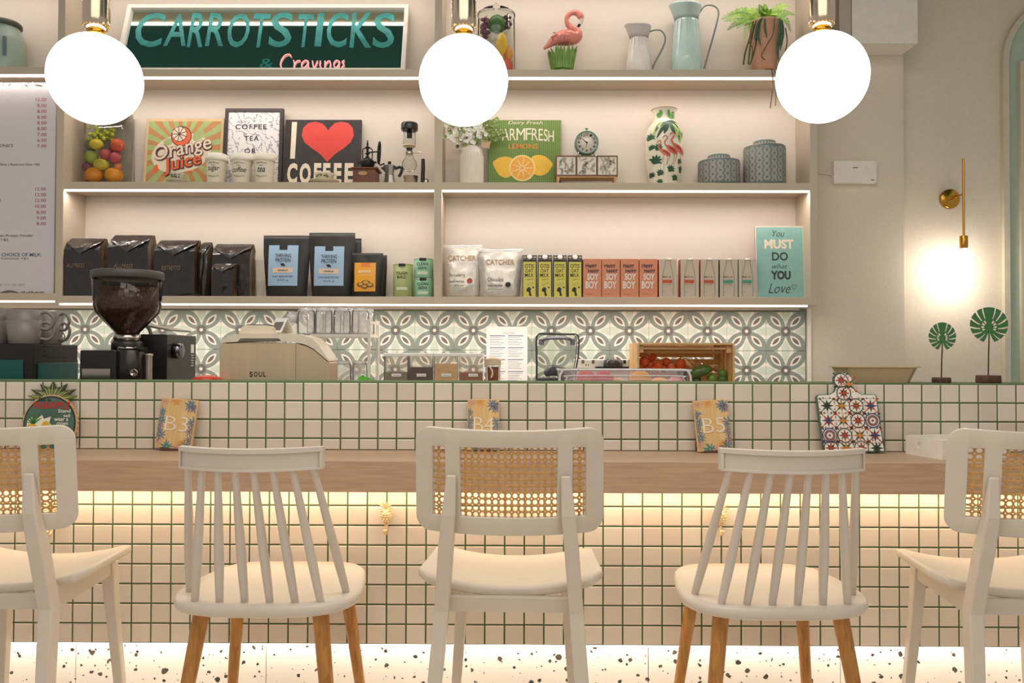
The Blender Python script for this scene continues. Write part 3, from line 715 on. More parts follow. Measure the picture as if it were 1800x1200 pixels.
for i in range(4):
    for j in range(4):
        sh = (j+.5-.5)*1.7*r.k*(-1 if i < 2 else 1)
        cz = lz0+(j+.22)*ch+(0 if j else .16*ch); k = 1+.0*j
        motif(lx0+(i+.52)*cw*(1-.012*j)+ (1-j)*0.0006, cz, grid[j][i], rnd)
motif(r.x(1487), r.z(665), 2, rnd); motif(r.x(1500), r.z(672), 1, rnd); motif(r.x(1490), r.z(688), 0, rnd)
b.build('tile_print', TI, t)
b = MB()
for i in range(1, 4): x = lx0+i*cw; b.box(x-.0004, x+.0004, -.0012, 0, lz0+.004, lz0+3.75*ch)
for j in range(0, 4): z = lz0+(j+.72)*ch; b.box(lx0+.004, lx0+4*cw-.002, -.0012, 0, z-.0004, z+.0004)
b.build('grid_lines', M('grid_line_ink', '6b675f', .6), t)
# white tray with a hand hole
D = DU-.14; za = ZTAB
t = thing('wooden_tray', 'white painted wooden tray with hand hole lying on the table', 'tray', (1.259+.12*math.cos(rad(14))-.0825*math.sin(rad(14)), 2.41+.12*math.sin(rad(14))+.0825*math.cos(rad(14)), ZTAB), (0, 0, rad(14)))
# local: x along the short end, y along the length
TW_, TL_, TH = .155, .24, .058
fr = [(-TW_/2, 0), (TW_/2, 0), (TW_/2, TH), (-TW_/2, TH)]
e = MB(); hole = rrect(-.028, .028, .024, .043, .009)
ho = rrect(-TW_/2, TW_/2, 0, TH, .001)
e.ring(ho, hole, 0); e.add([(x, .01, z) for x, z in ho+hole], [(n_, 24+n_, 24+(n_+1) % 24, (n_+1) % 24) for n_ in range(24)])
e.add([(x, 0, z) for x, z in hole]+[(x, .01, z) for x, z in hole], [(n_, (n_+1) % 24, 24+(n_+1) % 24, 24+n_) for n_ in range(24)])
e.add([(x, 0, z) for x, z in ho]+[(x, .01, z) for x, z in ho], [(n_, 24+n_, 24+(n_+1) % 24, (n_+1) % 24) for n_ in range(24)])
R1 = Matrix.Rotation(rad(90), 4, 'Z')
o = e.build('end_panel', WHITE, t); o.location = (-TL_/2, 0, 0); o.rotation_euler = (0, 0, rad(-90))
o2 = o.copy(); COL.objects.link(o2); o2.location = (TL_/2-.01, 0, 0)
for sy in (-1, 1): MB().box(-TL_/2+.01, TL_/2-.01, sy*TW_/2-(.01 if sy > 0 else 0), sy*TW_/2+(0 if sy > 0 else .01), 0, TH).build('side_panel', WHITE, t, bevel=.001)
MB().box(-TL_/2+.01, TL_/2-.01, -TW_/2+.01, TW_/2-.01, .002, .008).build('base', WHITE, t)
# cardboard food tray on the ledge
D = 2.66; r = Ref(1548, D, ZLEDGE)
t = thing('pulp_tray', 'beige pulp food tray standing on the tiled ledge behind the patterned board', 'tray', (r.b.x, D+.05, ZLEDGE))
hb, ht = .112, .136
b = MB(); H = .053
def oct_(hx, hy, c): return [(-hx+c, -hy), (hx-c, -hy), (hx, -hy+c), (hx, hy-c), (hx-c, hy), (-hx+c, hy), (-hx, hy-c), (-hx, -hy+c)]
lv = [(oct_(.108, .038, .018), 0), (oct_(.128, .052, .022), H-.004), (oct_(.138, .058, .024), H-.003), (oct_(.138, .058, .024), H), (oct_(.125, .050, .022), H), (oct_(.106, .036, .018), .004)]
vs = [(x, y, z) for p, z in lv for x, y in p]
b.add(vs, [(k*8+i, k*8+(i+1) % 8, k*8+8+(i+1) % 8, k*8+8+i) for k in range(5) for i in range(8)]+[tuple(range(8))[::-1], tuple(range(40, 48))])
b.build('tray_body', M('sugarcane_pulp', 'c9b08a', .75, var=.04), t); t['label'] = 'beige pulp food tray standing on the tiled ledge behind the patterned board'
# monstera leaf ornaments
LEAF = M('painted_leaf_green', '3d7245', .45, var=.12); BARK = M('wood_slice', '5e4031', .8, var=.3, scale=60, bump=.4); WIRE = M('bronze_wire', '4b3a2c', .5, .5)
def monstera(px, py, w_, h_, bx0, bx1, by0, label, D=2.70):
    k = D/FPX; x = PX((bx0+bx1)/2, D); t = thing('leaf_ornament', label, 'ornament', (x, D, ZLEDGE), group='metal monstera leaf ornaments on the ledge')
    r_ = (bx1-bx0)/2*k; hb = (670-by0)*k
    MB().lathe([(r_*.96, 0), (r_, .003), (r_*.98, hb-.002), (r_*.96, hb)], 24, m=0).build('wood_base', BARK, t)
    c = P(px, py, D)-Vector((x, D, ZLEDGE)); W, H_ = w_/2*k, h_/2*k
    MB().tube([(0, 0, hb-.002), (c.x*.4, -.002, c.z*.5), (c.x, -.004, c.z-H_*.9), (c.x, -.004, c.z)], .0021*k/.00189, 8).build('stem', WIRE, t)
    b = MB()
    def outl(a):  # leaf outline radius by angle from the tip (0 = up)
        q = abs(a)
        return (W*math.sin(q)*1.0*(1.0 if q < 2.2 else .92), H_*math.cos(q)*(1 if q < 1.57 else .98))
    zo = -.16*H_; cuts = (24, 48, 72, 97, 122, 147); hl = (36, 60, 85, 110)
    def edge(th):                              # distance from the vein root to the heart-shaped outline
        dx, dz = math.sin(th)/W, math.cos(th)/H_; A = dx*dx+dz*dz; B = dz*zo/H_; C = (zo/H_)**2-1
        return (-B+math.sqrt(B*B-A*C))/A
    angs = sorted(set(list(range(-168, 169, 4))+[sg*(q+d) for sg in (-1, 1) for q in cuts for d in (-2.9, 2.9)]+[sg*(q+d) for sg in (-1, 1) for q in hl for d in (-8, 8)]))
    rs = (0, .20, .24, .40, .46, .60, .80, 1.0); vs = []
    for a_ in angs:
        for f_ in rs:
            th = rad(a_-math.copysign(9*f_*f_, a_)*min(1, abs(a_)/40)); q = edge(rad(a_))*f_; vs.append((c.x+q*math.sin(th), -.005, c.z+zo+q*math.cos(th)))
    nr = len(rs); fs = []
    for i in range(len(angs)-1):
        m_ = abs((angs[i]+angs[i+1])/2)
        for k_ in range(nr-1):
            rm = (rs[k_]+rs[k_+1])/2
            if rm > .46 and any(abs(m_-q) < 2.9 for q in cuts): continue
            if rs[2] < rm < rs[3] and any(abs(m_-q) < 7.9 for q in hl): continue
            fs.append((i*nr+k_, i*nr+nr+k_, i*nr+nr+k_+1, i*nr+k_+1))
    b.add(vs, fs)
    b.build('leaf', LEAF, t, solid=.002, soff=0)
    MB().tube([(c.x, -.007, c.z-H_*.75), (c.x, -.0072, c.z+H_*.8)], [.0018, .0008], 6).build('midrib', M('vein_green', '4f8a4a', .5), t)
monstera(1655, 591, 49, 49, 1639, 1670, 661, 'smaller green metal monstera leaf ornament on a wood slice base')
monstera(1737, 571, 68, 62, 1717, 1757, 657, 'taller green metal monstera leaf ornament nearest the arched panel')
# ================================================================ top shelf
GL = glass('clear_glass', 'f9faf8', .92); GLW = glass('bright_glass', 'fdfdfc', .86, .03, .14)  # bright_glass has white mixed in to stand for light caught in the tumblers
def lathe_px(r, px, prof):     # profile given as (half width in px, y in px)
    k = r.D/FPX
    return [(w_*k, r.z(y)) for w_, y in prof]
# mint canister
r = Ref(-2, 4.13, PZ(118, DF)); t = thing('enamel_canister', 'pale mint canister with dark rim at the far left of the top shelf', 'canister', (r.b.x, 4.133, r.b.z))
k = r.D/FPX; MINT = M('mint_enamel', 'a9bcb0', .35, var=.04)
MB().lathe([(36*k, 0), (36*k, .005), (36*k, r.z(76)), (34*k, r.z(70)), (27*k, r.z(53)), (27*k, r.z(50))], 28).build('body', MINT, t)
MB().lathe([(28*k, r.z(50)), (30*k, r.z(48)), (30*k, r.z(43)), (27*k, r.z(40)), (0, r.z(39))], 28).build('lid', M('dark_enamel_rim', '4d4c46', .4), t)
MB().box(20*k, 24*k, -33*k, -28*k, r.z(108), r.z(76)).build('label_plate', M('steel_grey', '6f8087', .5), t)
# mirrored sign leaning back under the upper shelf light
D = DF+.036; r = Ref(459, D, Z1); hs = .418; TLT = rad(-19.5)
t = thing('mirror_sign', 'white framed mirrored sign painted CARROTSTICKS with pink neon word Cravings', 'sign', r.b, (TLT, 0, 0))
xa, xb = PX(205, D+.05)-r.b.x, PX(712, D+.05)-r.b.x
fw = .026
fr = MB(); fr.box(xa, xb, -.012, .026, hs-fw*.9, hs); fr.box(xa, xb, -.012, .026, 0, fw*.6); fr.box(xa, xa+.022, -.012, .026, fw*.6, hs-fw*.9); fr.box(xb-.022, xb, -.012, .026, fw*.6, hs-fw*.9)
fr.build('frame', WHITE, t, bevel=.0015)
MB().box(xa+.022, xb-.022, .004, .008, fw*.6, hs-fw*.9).build('mirror', M('tinted_mirror', 'c5d3cc', .03, 1, var=.02), t)
b = MB(); TEALP = M('teal_brush_paint', '157a74', .4, .35, var=.3, scale=18)
X = lambda px: PX(px, D+.07)-r.b.x
zn = .022
zc1, zc0 = hs-.046, hs-.046-.216
for ch_, a, c in (('C', 229, 279), ('A', 283, 323), ('R', 325, 353), ('R', 357, 389), ('O', 393, 432), ('T', 436, 466), ('S', 468, 508), ('T', 516, 544), ('I', 550, 562), ('C', 569, 606), ('K', 612, 650), ('S', 652, 690)):
    MB().text(ch_, X(a), X(c), zc0+random.uniform(-.006, .006), zc1+random.uniform(-.006, .006), .0030, 0, bold=.012).build('painted_letter', TEALP, t)
b.text('&', X(458), X(482), zn+.004, zn+.062, .0030, 0, bold=.01)
b.build('painted_letter', TEALP, t)
b = MB(); NEON = M('pink_neon_tube', 'ff9c9c', .4, emit=.9)
def sc_(L): return [(X(x), -.0015, zn+(118-y)*.0034) for x, y in L]
for L in ([(512, 97), (508, 93), (501, 95), (496, 103), (495, 112), (499, 119), (506, 120)], [(517, 104), (519, 110), (519, 118), (520, 110), (524, 105), (529, 105)], [(543, 106), (538, 104), (533, 108), (532, 114), (536, 118), (541, 113), (543, 106), (543, 113), (546, 118)], [(550, 105), (554, 118), (559, 105)], [(564, 105), (564, 114), (567, 118)], [(572, 105), (573, 118), (574, 110), (579, 105), (582, 109), (582, 118)], [(597, 106), (592, 104), (588, 109), (589, 115), (593, 117), (597, 110), (597, 106), (597, 118), (595, 125), (589, 126)], [(606, 104), (602, 107), (606, 112), (602, 117)]):
    b.tube(smooth(sc_(L), 4, False), .0030, 6)
b.build('neon_word', NEON, t)
# tall lidded glass jar with fruit
def fruit(name, label, c, r_, hx, group=None, sc=(1, 1, 1), var=.12, stem=True, leafy=False, rot=None):
    t = thing(name, label, 'fruit', (c[0], c[1], c[2]-r_*sc[2]), (0, 0, 0), group)
    b = MB(); b.ball((0, 0, r_*sc[2]), r_, 18, 12, 0, sc, rot)
    b.build('flesh', M(name+'_skin_'+hx, hx, .4, var=var, scale=30), t)
    if stem: MB().tube([(0, -.002, r_*sc[2]*1.9), (.002, -.003, r_*sc[2]*2.12)], .0014, 5).build('stem', M('fruit_stem', '5b4a2c', .7), t)
    return t
k = 4.14/FPX; r = Ref(870.5, 4.14, Z1); R_ = 33*k
t = thing('fruit_jar', 'tall round lidded glass jar of fruit behind the middle globe', 'jar', (r.b.x, 4.14, Z1))
MB().shell([(R_*.97, .001), (R_, .006), (R_, r.z(32)), (R_*.98, r.z(29))], 32, t=.003).build('glass_body', GL, t)
MB().lathe([(R_*1.02, r.z(29)), (R_*1.02, r.z(26)), (R_*.8, r.z(20)), (R_*.2, r.z(17.5)), (.008, r.z(16)), (.012, r.z(12)), (.012, r.z(9)), (.006, r.z(6)), (0, r.z(5.5))], 28).build('lid', GL, t)
jx, jy = r.b.x, 4.14
GRP = 'fruit inside the tall jar'
fruit('peach', 'coral peach at the bottom of the tall glass jar', (jx+.045, jy-.01, Z1+.05), .042, 'e8664f', None)
fruit('orange', 'orange low in the tall glass jar beside the peach', (jx-.04, jy+.01, Z1+.05), .042, 'e8902c', None)
fruit('lemon', 'yellow lemon standing upright in the tall glass jar', (jx+.028, jy-.035, Z1+.155), .034, 'f0c21e', None, (.85, .8, 1.75))
fruit('mango', 'pale orange mango against the right of the tall glass jar', (jx+.062, jy+.01, Z1+.125), .028, 'eaa84a', None, (.9, .9, 1.3))
fruit('lime', 'dark green lime at the top of the tall glass jar', (jx+.004, jy-.02, Z1+.262), .045, '3f6b2e', None, (1, .9, 1.05))
def grapes(name, label, c, n, r_, hx, w_, hgt, seed):
    t = thing(name, label, 'fruit', (c[0], c[1], c[2]))
    rn = random.Random(seed); b = MB()
    for _ in range(n): a = rn.uniform(0, 6.28); q = rn.uniform(.3, 1)*w_; b.ball((q*math.cos(a), q*math.sin(a)*.6, r_+rn.uniform(0, hgt)), r_*rn.uniform(.85, 1.1), 8, 6)
    b.build('berries', M(name+'_skin_'+hx, hx, .3, var=.2, scale=40), t, kind='stuff')
    MB().tube([(0, 0, hgt), (.004, 0, hgt+.02), (.012, 0, hgt+.03)], .002, 5).build('stem', M('fruit_stem', '5b4a2c', .7), t)
    return t
grapes('grape_bunch', 'purple grapes at the top left of the tall glass jar', (jx-.058, jy-.012, Z1+.19), 34, .011, '7a4a63', .026, .09, 4)
grapes('grape_bunch', 'small dark grapes at the top right of the tall glass jar', (jx+.05, jy-.01, Z1+.235), 22, .010, '4c2f3c', .028, .06, 5)
# flamingo figurine
r = Ref(988, 4.13, Z1); k = r.D/FPX
t = thing('flamingo_figurine', 'glazed pink flamingo figurine standing in green grass on the top shelf', 'figurine', (r.b.x, 4.13, Z1))
PINKG = M('coral_pink_glaze', 'e08a7b', .25, var=.18, scale=45, coat=.4)
b = MB()
def V3(px, py, y=0): q = r.q(px, py); return (q[0], y, q[1])
path = [(956, 86, 2), (964, 79, 4.5), (973, 72, 8.5), (984, 68, 12.5), (996, 66, 14), (1008, 66, 12.5), (1015, 62, 10), (1013, 54, 7.2), (1004, 49, 5.6), (998, 42, 4.8), (996.5, 34, 4.4), (999, 27, 4.4), (1006, 22.5, 4.6), (1014, 23, 5.4), (1020, 28, 6.2), (1022, 33, 5)]
cp = smooth([V3(x, y) for x, y, w_ in path], 4, False); rr_ = smooth([(w_, 0, 0) for x, y, w_ in path], 4, False)
b.tube(cp, [max(.001, q[0]*k) for q in rr_], 14); b.build('body', PINKG, t)
b = MB(); wp = [(957, 88, 1.5), (968, 80, 5), (978, 73, 8), (990, 69, 10), (1001, 70, 8)]
b.tube(smooth([V3(x, y, -.02) for x, y, w_ in wp], 4, False), [q[0]*k for q in smooth([(w_, 0, 0) for x, y, w_ in wp], 4, False)], 10)
for i in range(26):
    rn = random.Random(i); b.ball(V3(972+rn.uniform(-6, 22), 68+rn.uniform(-7, 6), -.038), .0055, 6, 4, 0, (1, .6, .6))
b.build('wing', M('rose_wing_glaze', 'd67f74', .3, var=.3, scale=90), t)
b = MB(); b.tube([V3(1022, 33), V3(1022, 38), V3(1019, 43)], [4.4*k, 3.6*k, 2.6*k], 10); b.build('beak', M('ivory_beak', 'e8ddcb', .3), t)
b = MB(); b.tube([V3(1019, 43), V3(1016, 47), V3(1012, 50)], [2.7*k, 2.4*k, .6*k], 10); b.build('beak_tip', BLACK, t)
b = MB(); rn = random.Random(2)
for i in range(26):
    a = 2*math.pi*i/26; x = 988+15*math.cos(a); y_ = .038*math.sin(a); hgt = rn.uniform(26, 42); fl = 1.3+.5*rn.random()
    x2 = 988+(x-988)*fl
    b.tube([V3(x, 124, y_), V3(x+(x2-x)*.4, 124-hgt*.6, y_*1.05), V3(x2, 122-hgt, y_*1.15)], [5*k, 4.8*k, .6*k], 6)
b.lathe([(.036, .0), (.040, .02), (.034, .07), (.02, .10)], 16)
b.build('grass_base', M('grass_glaze', '6f9648', .35, var=.3, scale=40, st=(3, 3, .4)), t)
# enamel pitchers
def pitcher(px, prof, lip, handle, hx, rimhx, label, name):
    r = Ref(px, 4.13, Z1); k = r.D/FPX; t = thing('enamel_pitcher', label, 'pitcher', (r.b.x, 4.13, Z1))
    pr = lathe_px(r, px, prof); pr[0] = (pr[0][0], .001)
    MB().shell(pr, 36, t=.002).build('body', M(name, hx, .28, var=.04, coat=.5), t)
    top = pr[-1][1]
    r0 = pr[-1][0]
    pl_ = lathe_px(r, px, lip); b = MB(); n = 36; vs = []
    for j, (rd, z) in enumerate(pl_):
        for i in range(n):
            a = 2*math.pi*i/n; f = 1+.22*(j/(len(pl_)-1))*max(0, math.cos(a-math.pi))**3; vs.append((rd*f*math.cos(a), rd*f*math.sin(a), z+.012*(j/(len(pl_)-1))*max(0, math.cos(a-math.pi))**2))
    b.add(vs, [(j*n+i, j*n+(i+1) % n, (j+1)*n+(i+1) % n, (j+1)*n+i) for j in range(len(pl_)-1) for i in range(n)], 0, True)
    b.build('flared_lip', M(name+'_lip', rimhx, .35, var=.04), t, solid=.0018)
    hp = [(*r.q(x, y)[:1], 0, r.q(x, y)[1]) for x, y in handle]
    MB().tube(smooth(hp, 5, False), .0045, 8).build('handle', M(name+'_handle', '8d9590', .35, .4), t)
    b = MB()
    for i in range(14):
        a = 2*math.pi*i/14; zt = pr[-1][1]-.006; rt = pr[-1][0]*1.01
        b.tube([((rt)*math.cos(a), (rt)*math.sin(a), zt), (pr[0][0]*1.005*math.cos(a), pr[0][0]*1.005*math.sin(a), .004)], .0022, 5)
    b.build('ribs', M(name, hx), t, kind='stuff')
pitcher(1123, [(23.5, 124), (22, 110), (18, 88), (15.5, 72), (15.5, 68)], [(15.5, 68), (17, 62), (20.5, 50), (21, 48)], [(1142, 56), (1150, 53), (1162, 54), (1169, 64), (1168, 76), (1160, 94), (1152, 108), (1146, 122)], 'f0ebe6', 'cfc8c3', 'small grey-white enamel pitcher left of the mint one', 'grey_white_enamel')
pitcher(1207, [(29, 124), (27.5, 105), (23.5, 70), (20, 42), (20, 36)], [(20, 36), (21, 31), (25, 15), (25.5, 12)], [(1230, 22), (1238, 11), (1250, 9), (1260, 14), (1263, 24), (1260, 40), (1252, 70), (1244, 98), (1238, 120)], 'cbe5df', 'b4cac4', 'tall mint enamel pitcher beside the fern', 'mint_white_enamel')
# fern
r = Ref(1345, 4.13, Z1); k = r.D/FPX
t = thing('potted_fern', 'leafy fern with trailing tendrils in a terracotta pot on the top shelf', 'plant', (r.b.x, 4.13, Z1))
MB().shell([(20*k, .001), (21*k, r.z(110)), (26*k, r.z(50)), (27*k, r.z(42)), (27.5*k, r.z(40))], 28, t=.005).build('pot', M('terracotta_pink', 'cf9f82', .7, var=.06), t)
MB().lathe([(22*k, r.z(56)), (25*k, r.z(48)), (0, r.z(46))], 20).build('soil', M('dark_soil', '3a2a20', .9), t)
FG = [M('fern_green_a', '86b53a', .5, var=.3, scale=40), M('fern_green_b', 'a5cc52', .5, var=.3, scale=40), M('fern_green_c', '64933a', .5, var=.3, scale=40)]
def frond(ctrl, w_, m, n=16):
    pts = [Vector(p) for p in smooth(ctrl, 6, False)]; N = len(pts); b = MB(); b.tube(pts, [.0014]*N, 4)
    for i in range(2, N):
        d = (pts[i]-pts[i-1]).normalized(); f = i/N; L = 1.25*w_*math.sin(math.pi*min(1, .12+f*.9))**.7*(1.15-f*.7)
        s_ = d.cross(Vector((0, -1, .25))).normalized()
        for sg in (1, -1):
            for h_ in (0, .5):
                c = pts[i].lerp(pts[i-1], h_); e = c+s_*sg*L+d*L*.55; mm = c.lerp(e, .5)
                b.add([c, mm+d*L*.24, e, mm-d*L*.24], [(0, 1, 2, 3)])
    b.build('frond', FG[m], t)
base = r.q(1345, 44)
def fr_(tip, mid, w_, m, y0=0, y1=-.03):
    a = (base[0], 0, base[1]); q = r.q(*mid); e = r.q(*tip)
    frond([a, (q[0], (y0+y1)/2, q[1]), (e[0], y1, e[1])], w_, m)
for tip, mid, w_, m, y1 in (((1265, 38), (1305, 24), .030, 0, -.03), ((1268, 44), (1300, 36), .026, 1, -.05), ((1284, 22), (1312, 18), .026, 2, .03), ((1290, 58), (1312, 38), .026, 0, -.06), ((1302, 82), (1314, 46), .022, 1, -.06), ((1310, 20), (1328, 22), .026, 1, -.01), ((1342, 10), (1344, 24), .022, 1, -.02), ((1330, 14), (1338, 26), .022, 0, -.04), ((1388, 13), (1366, 16), .022, 1, -.02), ((1394, 30), (1372, 26), .022, 0, -.03), ((1384, 62), (1374, 36), .020, 2, -.05), ((1378, 50), (1366, 34), .020, 1, -.06), ((1360, 14), (1354, 24), .022, 2, .02), ((1322, 44), (1330, 36), .022, 1, -.07), ((1356, 38), (1352, 30), .024, 1, -.08), ((1336, 36), (1340, 28), .022, 0, -.08), ((1280, 50), (1308, 34), .024, 2, .02), ((1368, 48), (1362, 32), .022, 0, -.075)):
    fr_(tip, mid, w_, m, 0, y1)
TN = [M('tendril_olive', '4d5530', .6, var=.2), M('tendril_brown', '6e5836', .6, var=.2), M('strap_leaf_green', '44603f', .5, var=.2)]
for pts, rr2, m, y in (([(1318, 46), (1312, 74), (1304, 100), (1301, 121)], 1.5, 0, -.06), ([(1322, 46), (1313, 84), (1309, 121)], 1.3, 0, -.065), ([(1326, 48), (1322, 90), (1313, 120)], 1.3, 0, -.055), ([(1318, 52), (1310, 80), (1316, 96), (1312, 121)], 1.1, 1, -.07), ([(1352, 44), (1350, 70), (1340, 88), (1330, 108), (1336, 116)], 1.0, 1, -.085), ([(1375, 56), (1378, 78), (1375, 96)], 1.0, 0, -.05)):
    b = MB(); b.tube(smooth([(r.q(*p)[0], y, max(.004, r.q(*p)[1])) for p in pts], 5, False), rr2*k, 6); b.build('tendril', TN[m], t)
for pts, wd, y in (([(1332, 42), (1326, 52), (1324, 72), (1330, 90)], 4.5, -.075), ([(1336, 44), (1336, 60), (1340, 78)], 3, -.08), ([(1362, 44), (1362, 70), (1358, 96), (1360, 120)], 4.5, -.08), ([(1366, 46), (1367, 70), (1363, 100)], 4, -.075), ([(1328, 46), (1322, 60), (1318, 84)], 3.4, -.085)):
    pp = smooth([(r.q(*p)[0], y, max(.004, r.q(*p)[1])) for p in pts], 5, False); b = MB(); n = len(pp); vs = []
    for i, p in enumerate(pp): h_ = wd*k*math.sin(math.pi*(.12+.86*i/(n-1)))*.8; vs += [(p[0]-h_, p[1], p[2]), (p[0], p[1]-.003, p[2]), (p[0]+h_, p[1], p[2])]
    b.add(vs, [f for i in range(n-1) for f in ((i*3, i*3+1, i*3+4, i*3+3), (i*3+1, i*3+2, i*3+5, i*3+4))], 0, True); b.build('strap_leaf', TN[2], t)
# one runner lies on the shelf and hangs over its front edge
yf = DF-4.13-.008; zz = lambda py: P(1360, py, DF-.008).z-Z1; xx = lambda px: P(px, 150, DF-.008).x-r.b.x
MB().tube(smooth([(r.x(1336), -.085, .006), (r.x(1346), -.09, .008), (xx(1352), yf+.02, .006), (xx(1357), yf, -.006), (xx(1358), yf, zz(150)), (xx(1354), yf, zz(190))], 5, False), .0028, 6).build('tendril', TN[1], t)
MB().tube(smooth([(r.x(1350), -.08, .006), (xx(1358), yf+.02, .005), (xx(1362), yf, -.01), (xx(1364), yf, zz(160)), (xx(1363), yf, zz(186))], 5, False), .002, 6).build('tendril', TN[1], t)
# ================================================================ middle shelf
# square fruit jar
r = Ref(177, 4.10, Z2); k = r.D/FPX
t = thing('fruit_canister', 'square glass canister filled with mixed fruit below the left globe', 'jar', (r.b.x, 4.10, Z2))
hw_ = 37*k; dz = r.z(200)
b = MB(); o_ = rrect(-hw_, hw_, 0, 2*hw_*.62, .02); i_ = rrect(-hw_+.003, hw_-.003, .003, 2*hw_*.62-.003, .018); n = len(o_)
vs = [(x, y, .001) for x, y in o_]+[(x, y, dz) for x, y in o_]+[(x, y, dz) for x, y in i_]+[(x, y, .006) for x, y in i_]
b.add(vs, [(q*n+i, q*n+(i+1) % n, (q+1)*n+(i+1) % n, (q+1)*n+i) for q in range(3) for i in range(n)]+[tuple(range(n))[::-1], tuple(range(3*n, 4*n))], 0, True)
b.build('glass_body', GL, t)
MB().slab(rrect(-hw_*.95, hw_*.95, .006, 2*hw_*.62-.006, .02), dz+.001, dz+.02).build('lid', M('jar_lid_grey', 'a59c90', .4), t)
fx = lambda px: P(px, 270, 4.12).x; fz = lambda py: P(177, py, 4.12).z
for nm, lb, px, py, rp, hx, yy, sc in (('orange', 'left of the two large oranges at the bottom of the fruit canister', 160, 305, 15.5, 'f09a1c', 4.155, (1, 1, .9)), ('orange', 'right of the two large oranges at the bottom of the fruit canister', 193, 305, 16, 'f3a01a', 4.165, (1, 1, .9)), ('plum', 'dark plum at the lower left of the fruit canister above the oranges', 148, 291, 9, '7a3f4c', 4.15, (1, 1, 1)), ('pear', 'yellow pear in the middle of the fruit canister above the oranges', 174, 287, 12, 'cdbb2c', 4.145, (1.15, 1, .85)), ('green_apple', 'green apple at the left side of the fruit canister', 156, 274, 11.5, '93a63c', 4.15, (1, 1, 1.05)), ('red_apple', 'red apple in the centre of the fruit canister', 180, 269, 10.5, 'b84a48', 4.15, (1, 1, .95)), ('red_apple', 'crimson striped apple at the right side of the fruit canister', 198, 275, 10.5, 'bd4451', 4.15, (1, 1, 1)), ('lemon', 'yellow lemon at the upper left of the fruit canister', 166, 252, 11, 'd6c024', 4.14, (1.1, 1, .9)), ('fig', 'grey-green fig behind the lemon in the fruit canister', 151, 250, 11, '6c6a4a', 4.17, (.9, 1, 1.1)), ('peach', 'orange-red peach at the upper right of the fruit canister', 201, 252, 12, 'd9592f', 4.155, (1, 1, 1)), ('kumquat', 'small orange kumquat low on the right of the fruit canister', 201, 290, 7, 'd9813a', 4.16, (1, 1, 1)), ('red_apple', 'dark red apple wedged behind the lemon and peach in the canister', 188, 256, 9, 'a83c3c', 4.19, (1, 1, 1))):
    fruit(nm, lb, (fx(px), yy, fz(py)), rp*k, hx, None, sc)
grapes('grape_bunch', 'green grapes filling the top of the fruit canister', (fx(172), 4.16, fz(246)), 60, .0105, 'b9c24a', .068, .062, 9)
# signs along the back of the middle shelf
def sign(name, label, px0, px1, py0, D, z, lean, th, mats, edge, bevel=.001):
    r = Ref((px0+px1)/2, D, z); t = thing(name, label, 'sign', r.b, (rad(-lean), 0, 0))
    x0, x1 = r.x(px0), r.x(px1); h_ = r.z(py0)/math.cos(rad(lean))*.995
    t.location.z += th*math.sin(rad(lean)); MB().box(x0, x1, 0, th, 0, h_).build('board', edge, t, bevel=bevel)
    return r, t, x0, x1, h_
r, t, x0, x1, h_ = sign('orange_juice_sign', 'vintage wooden sign with an orange slice and the words Orange Juice', 250, 388, 205, 4.165, Z2, 6, .016, None, M('cream_board_edge', 'cdb78c', .7, var=.15, scale=30))
b = MB(); MO = [M('sign_cream_tan', 'd9bd8c', .6, var=.1, scale=20), M('sign_sage_ray', 'a5b878', .6, var=.08), M('sign_clay_ray', 'c08a55', .6, var=.08), M('sign_pale_halo', 'e6d3bb', .6), M('sign_orange', 'e8673a', .55), M('sign_brown_outline', '43302a', .6), M('sign_dark_shadow', '5a4036', .6)]
b.flat([(x0+.002, .002), (x1-.002, .002), (x1-.002, h_-.002), (x0+.002, h_-.002)], -.0004, 0)
ix0, ix1, iz0, iz1 = x0+.014, x1-.014, .006, h_-.016; c = r.q(316, 262)
def clipray(a):
    dx, dz = math.cos(a), math.sin(a); ts = []
    if abs(dx) > 1e-6: ts.append(((ix1 if dx > 0 else ix0)-c[0])/dx)
    if abs(dz) > 1e-6: ts.append(((iz1 if dz > 0 else iz0)-c[1])/dz)
    q = min(ts); return (c[0]+dx*q, c[1]+dz*q)
NR = 40
for i in range(NR):
    a0, a1 = 2*math.pi*i/NR, 2*math.pi*(i+1)/NR; p, q = clipray(a0), clipray(a1); pts = [c, p]
    for cr_ in ((ix1, iz1), (ix0, iz1), (ix0, iz0), (ix1, iz0)):
        an = math.atan2(cr_[1]-c[1], cr_[0]-c[0]) % (2*math.pi)
        if a0 < an < a1: pts.append(cr_)
    b.flat(pts+[q], -.0008, 1 if i % 2 else 2)
b.build('ray_print', MO, t)
b = MB(); b.flat([r.q(316+52*math.cos(a)-10*math.sin(a)*0, 268+36*math.sin(a)-.12*52*math.cos(a)) for a in [2*math.pi*i/32 for i in range(32)]], -.0012, 3)
b.flat(smooth(r.pts([(284, 246), (294, 240), (300, 250), (288, 254)]), 3), -.0015, 1); b.flat(smooth(r.pts([(336, 234), (354, 226), (352, 240), (338, 246)]), 3), -.0015, 1)
b.flat([r.q(315+18.5*math.cos(a), 237+18.5*math.sin(a)) for a in [2*math.pi*i/28 for i in range(28)]], -.0016, 5)
b.flat([r.q(315+17*math.cos(a), 237+17*math.sin(a)) for a in [2*math.pi*i/28 for i in range(28)]], -.0019, 4)
b.flat([r.q(311.5+13.5*math.cos(a), 233+14*math.sin(a)) for a in [2*math.pi*i/28 for i in range(28)]], -.0022, 5)
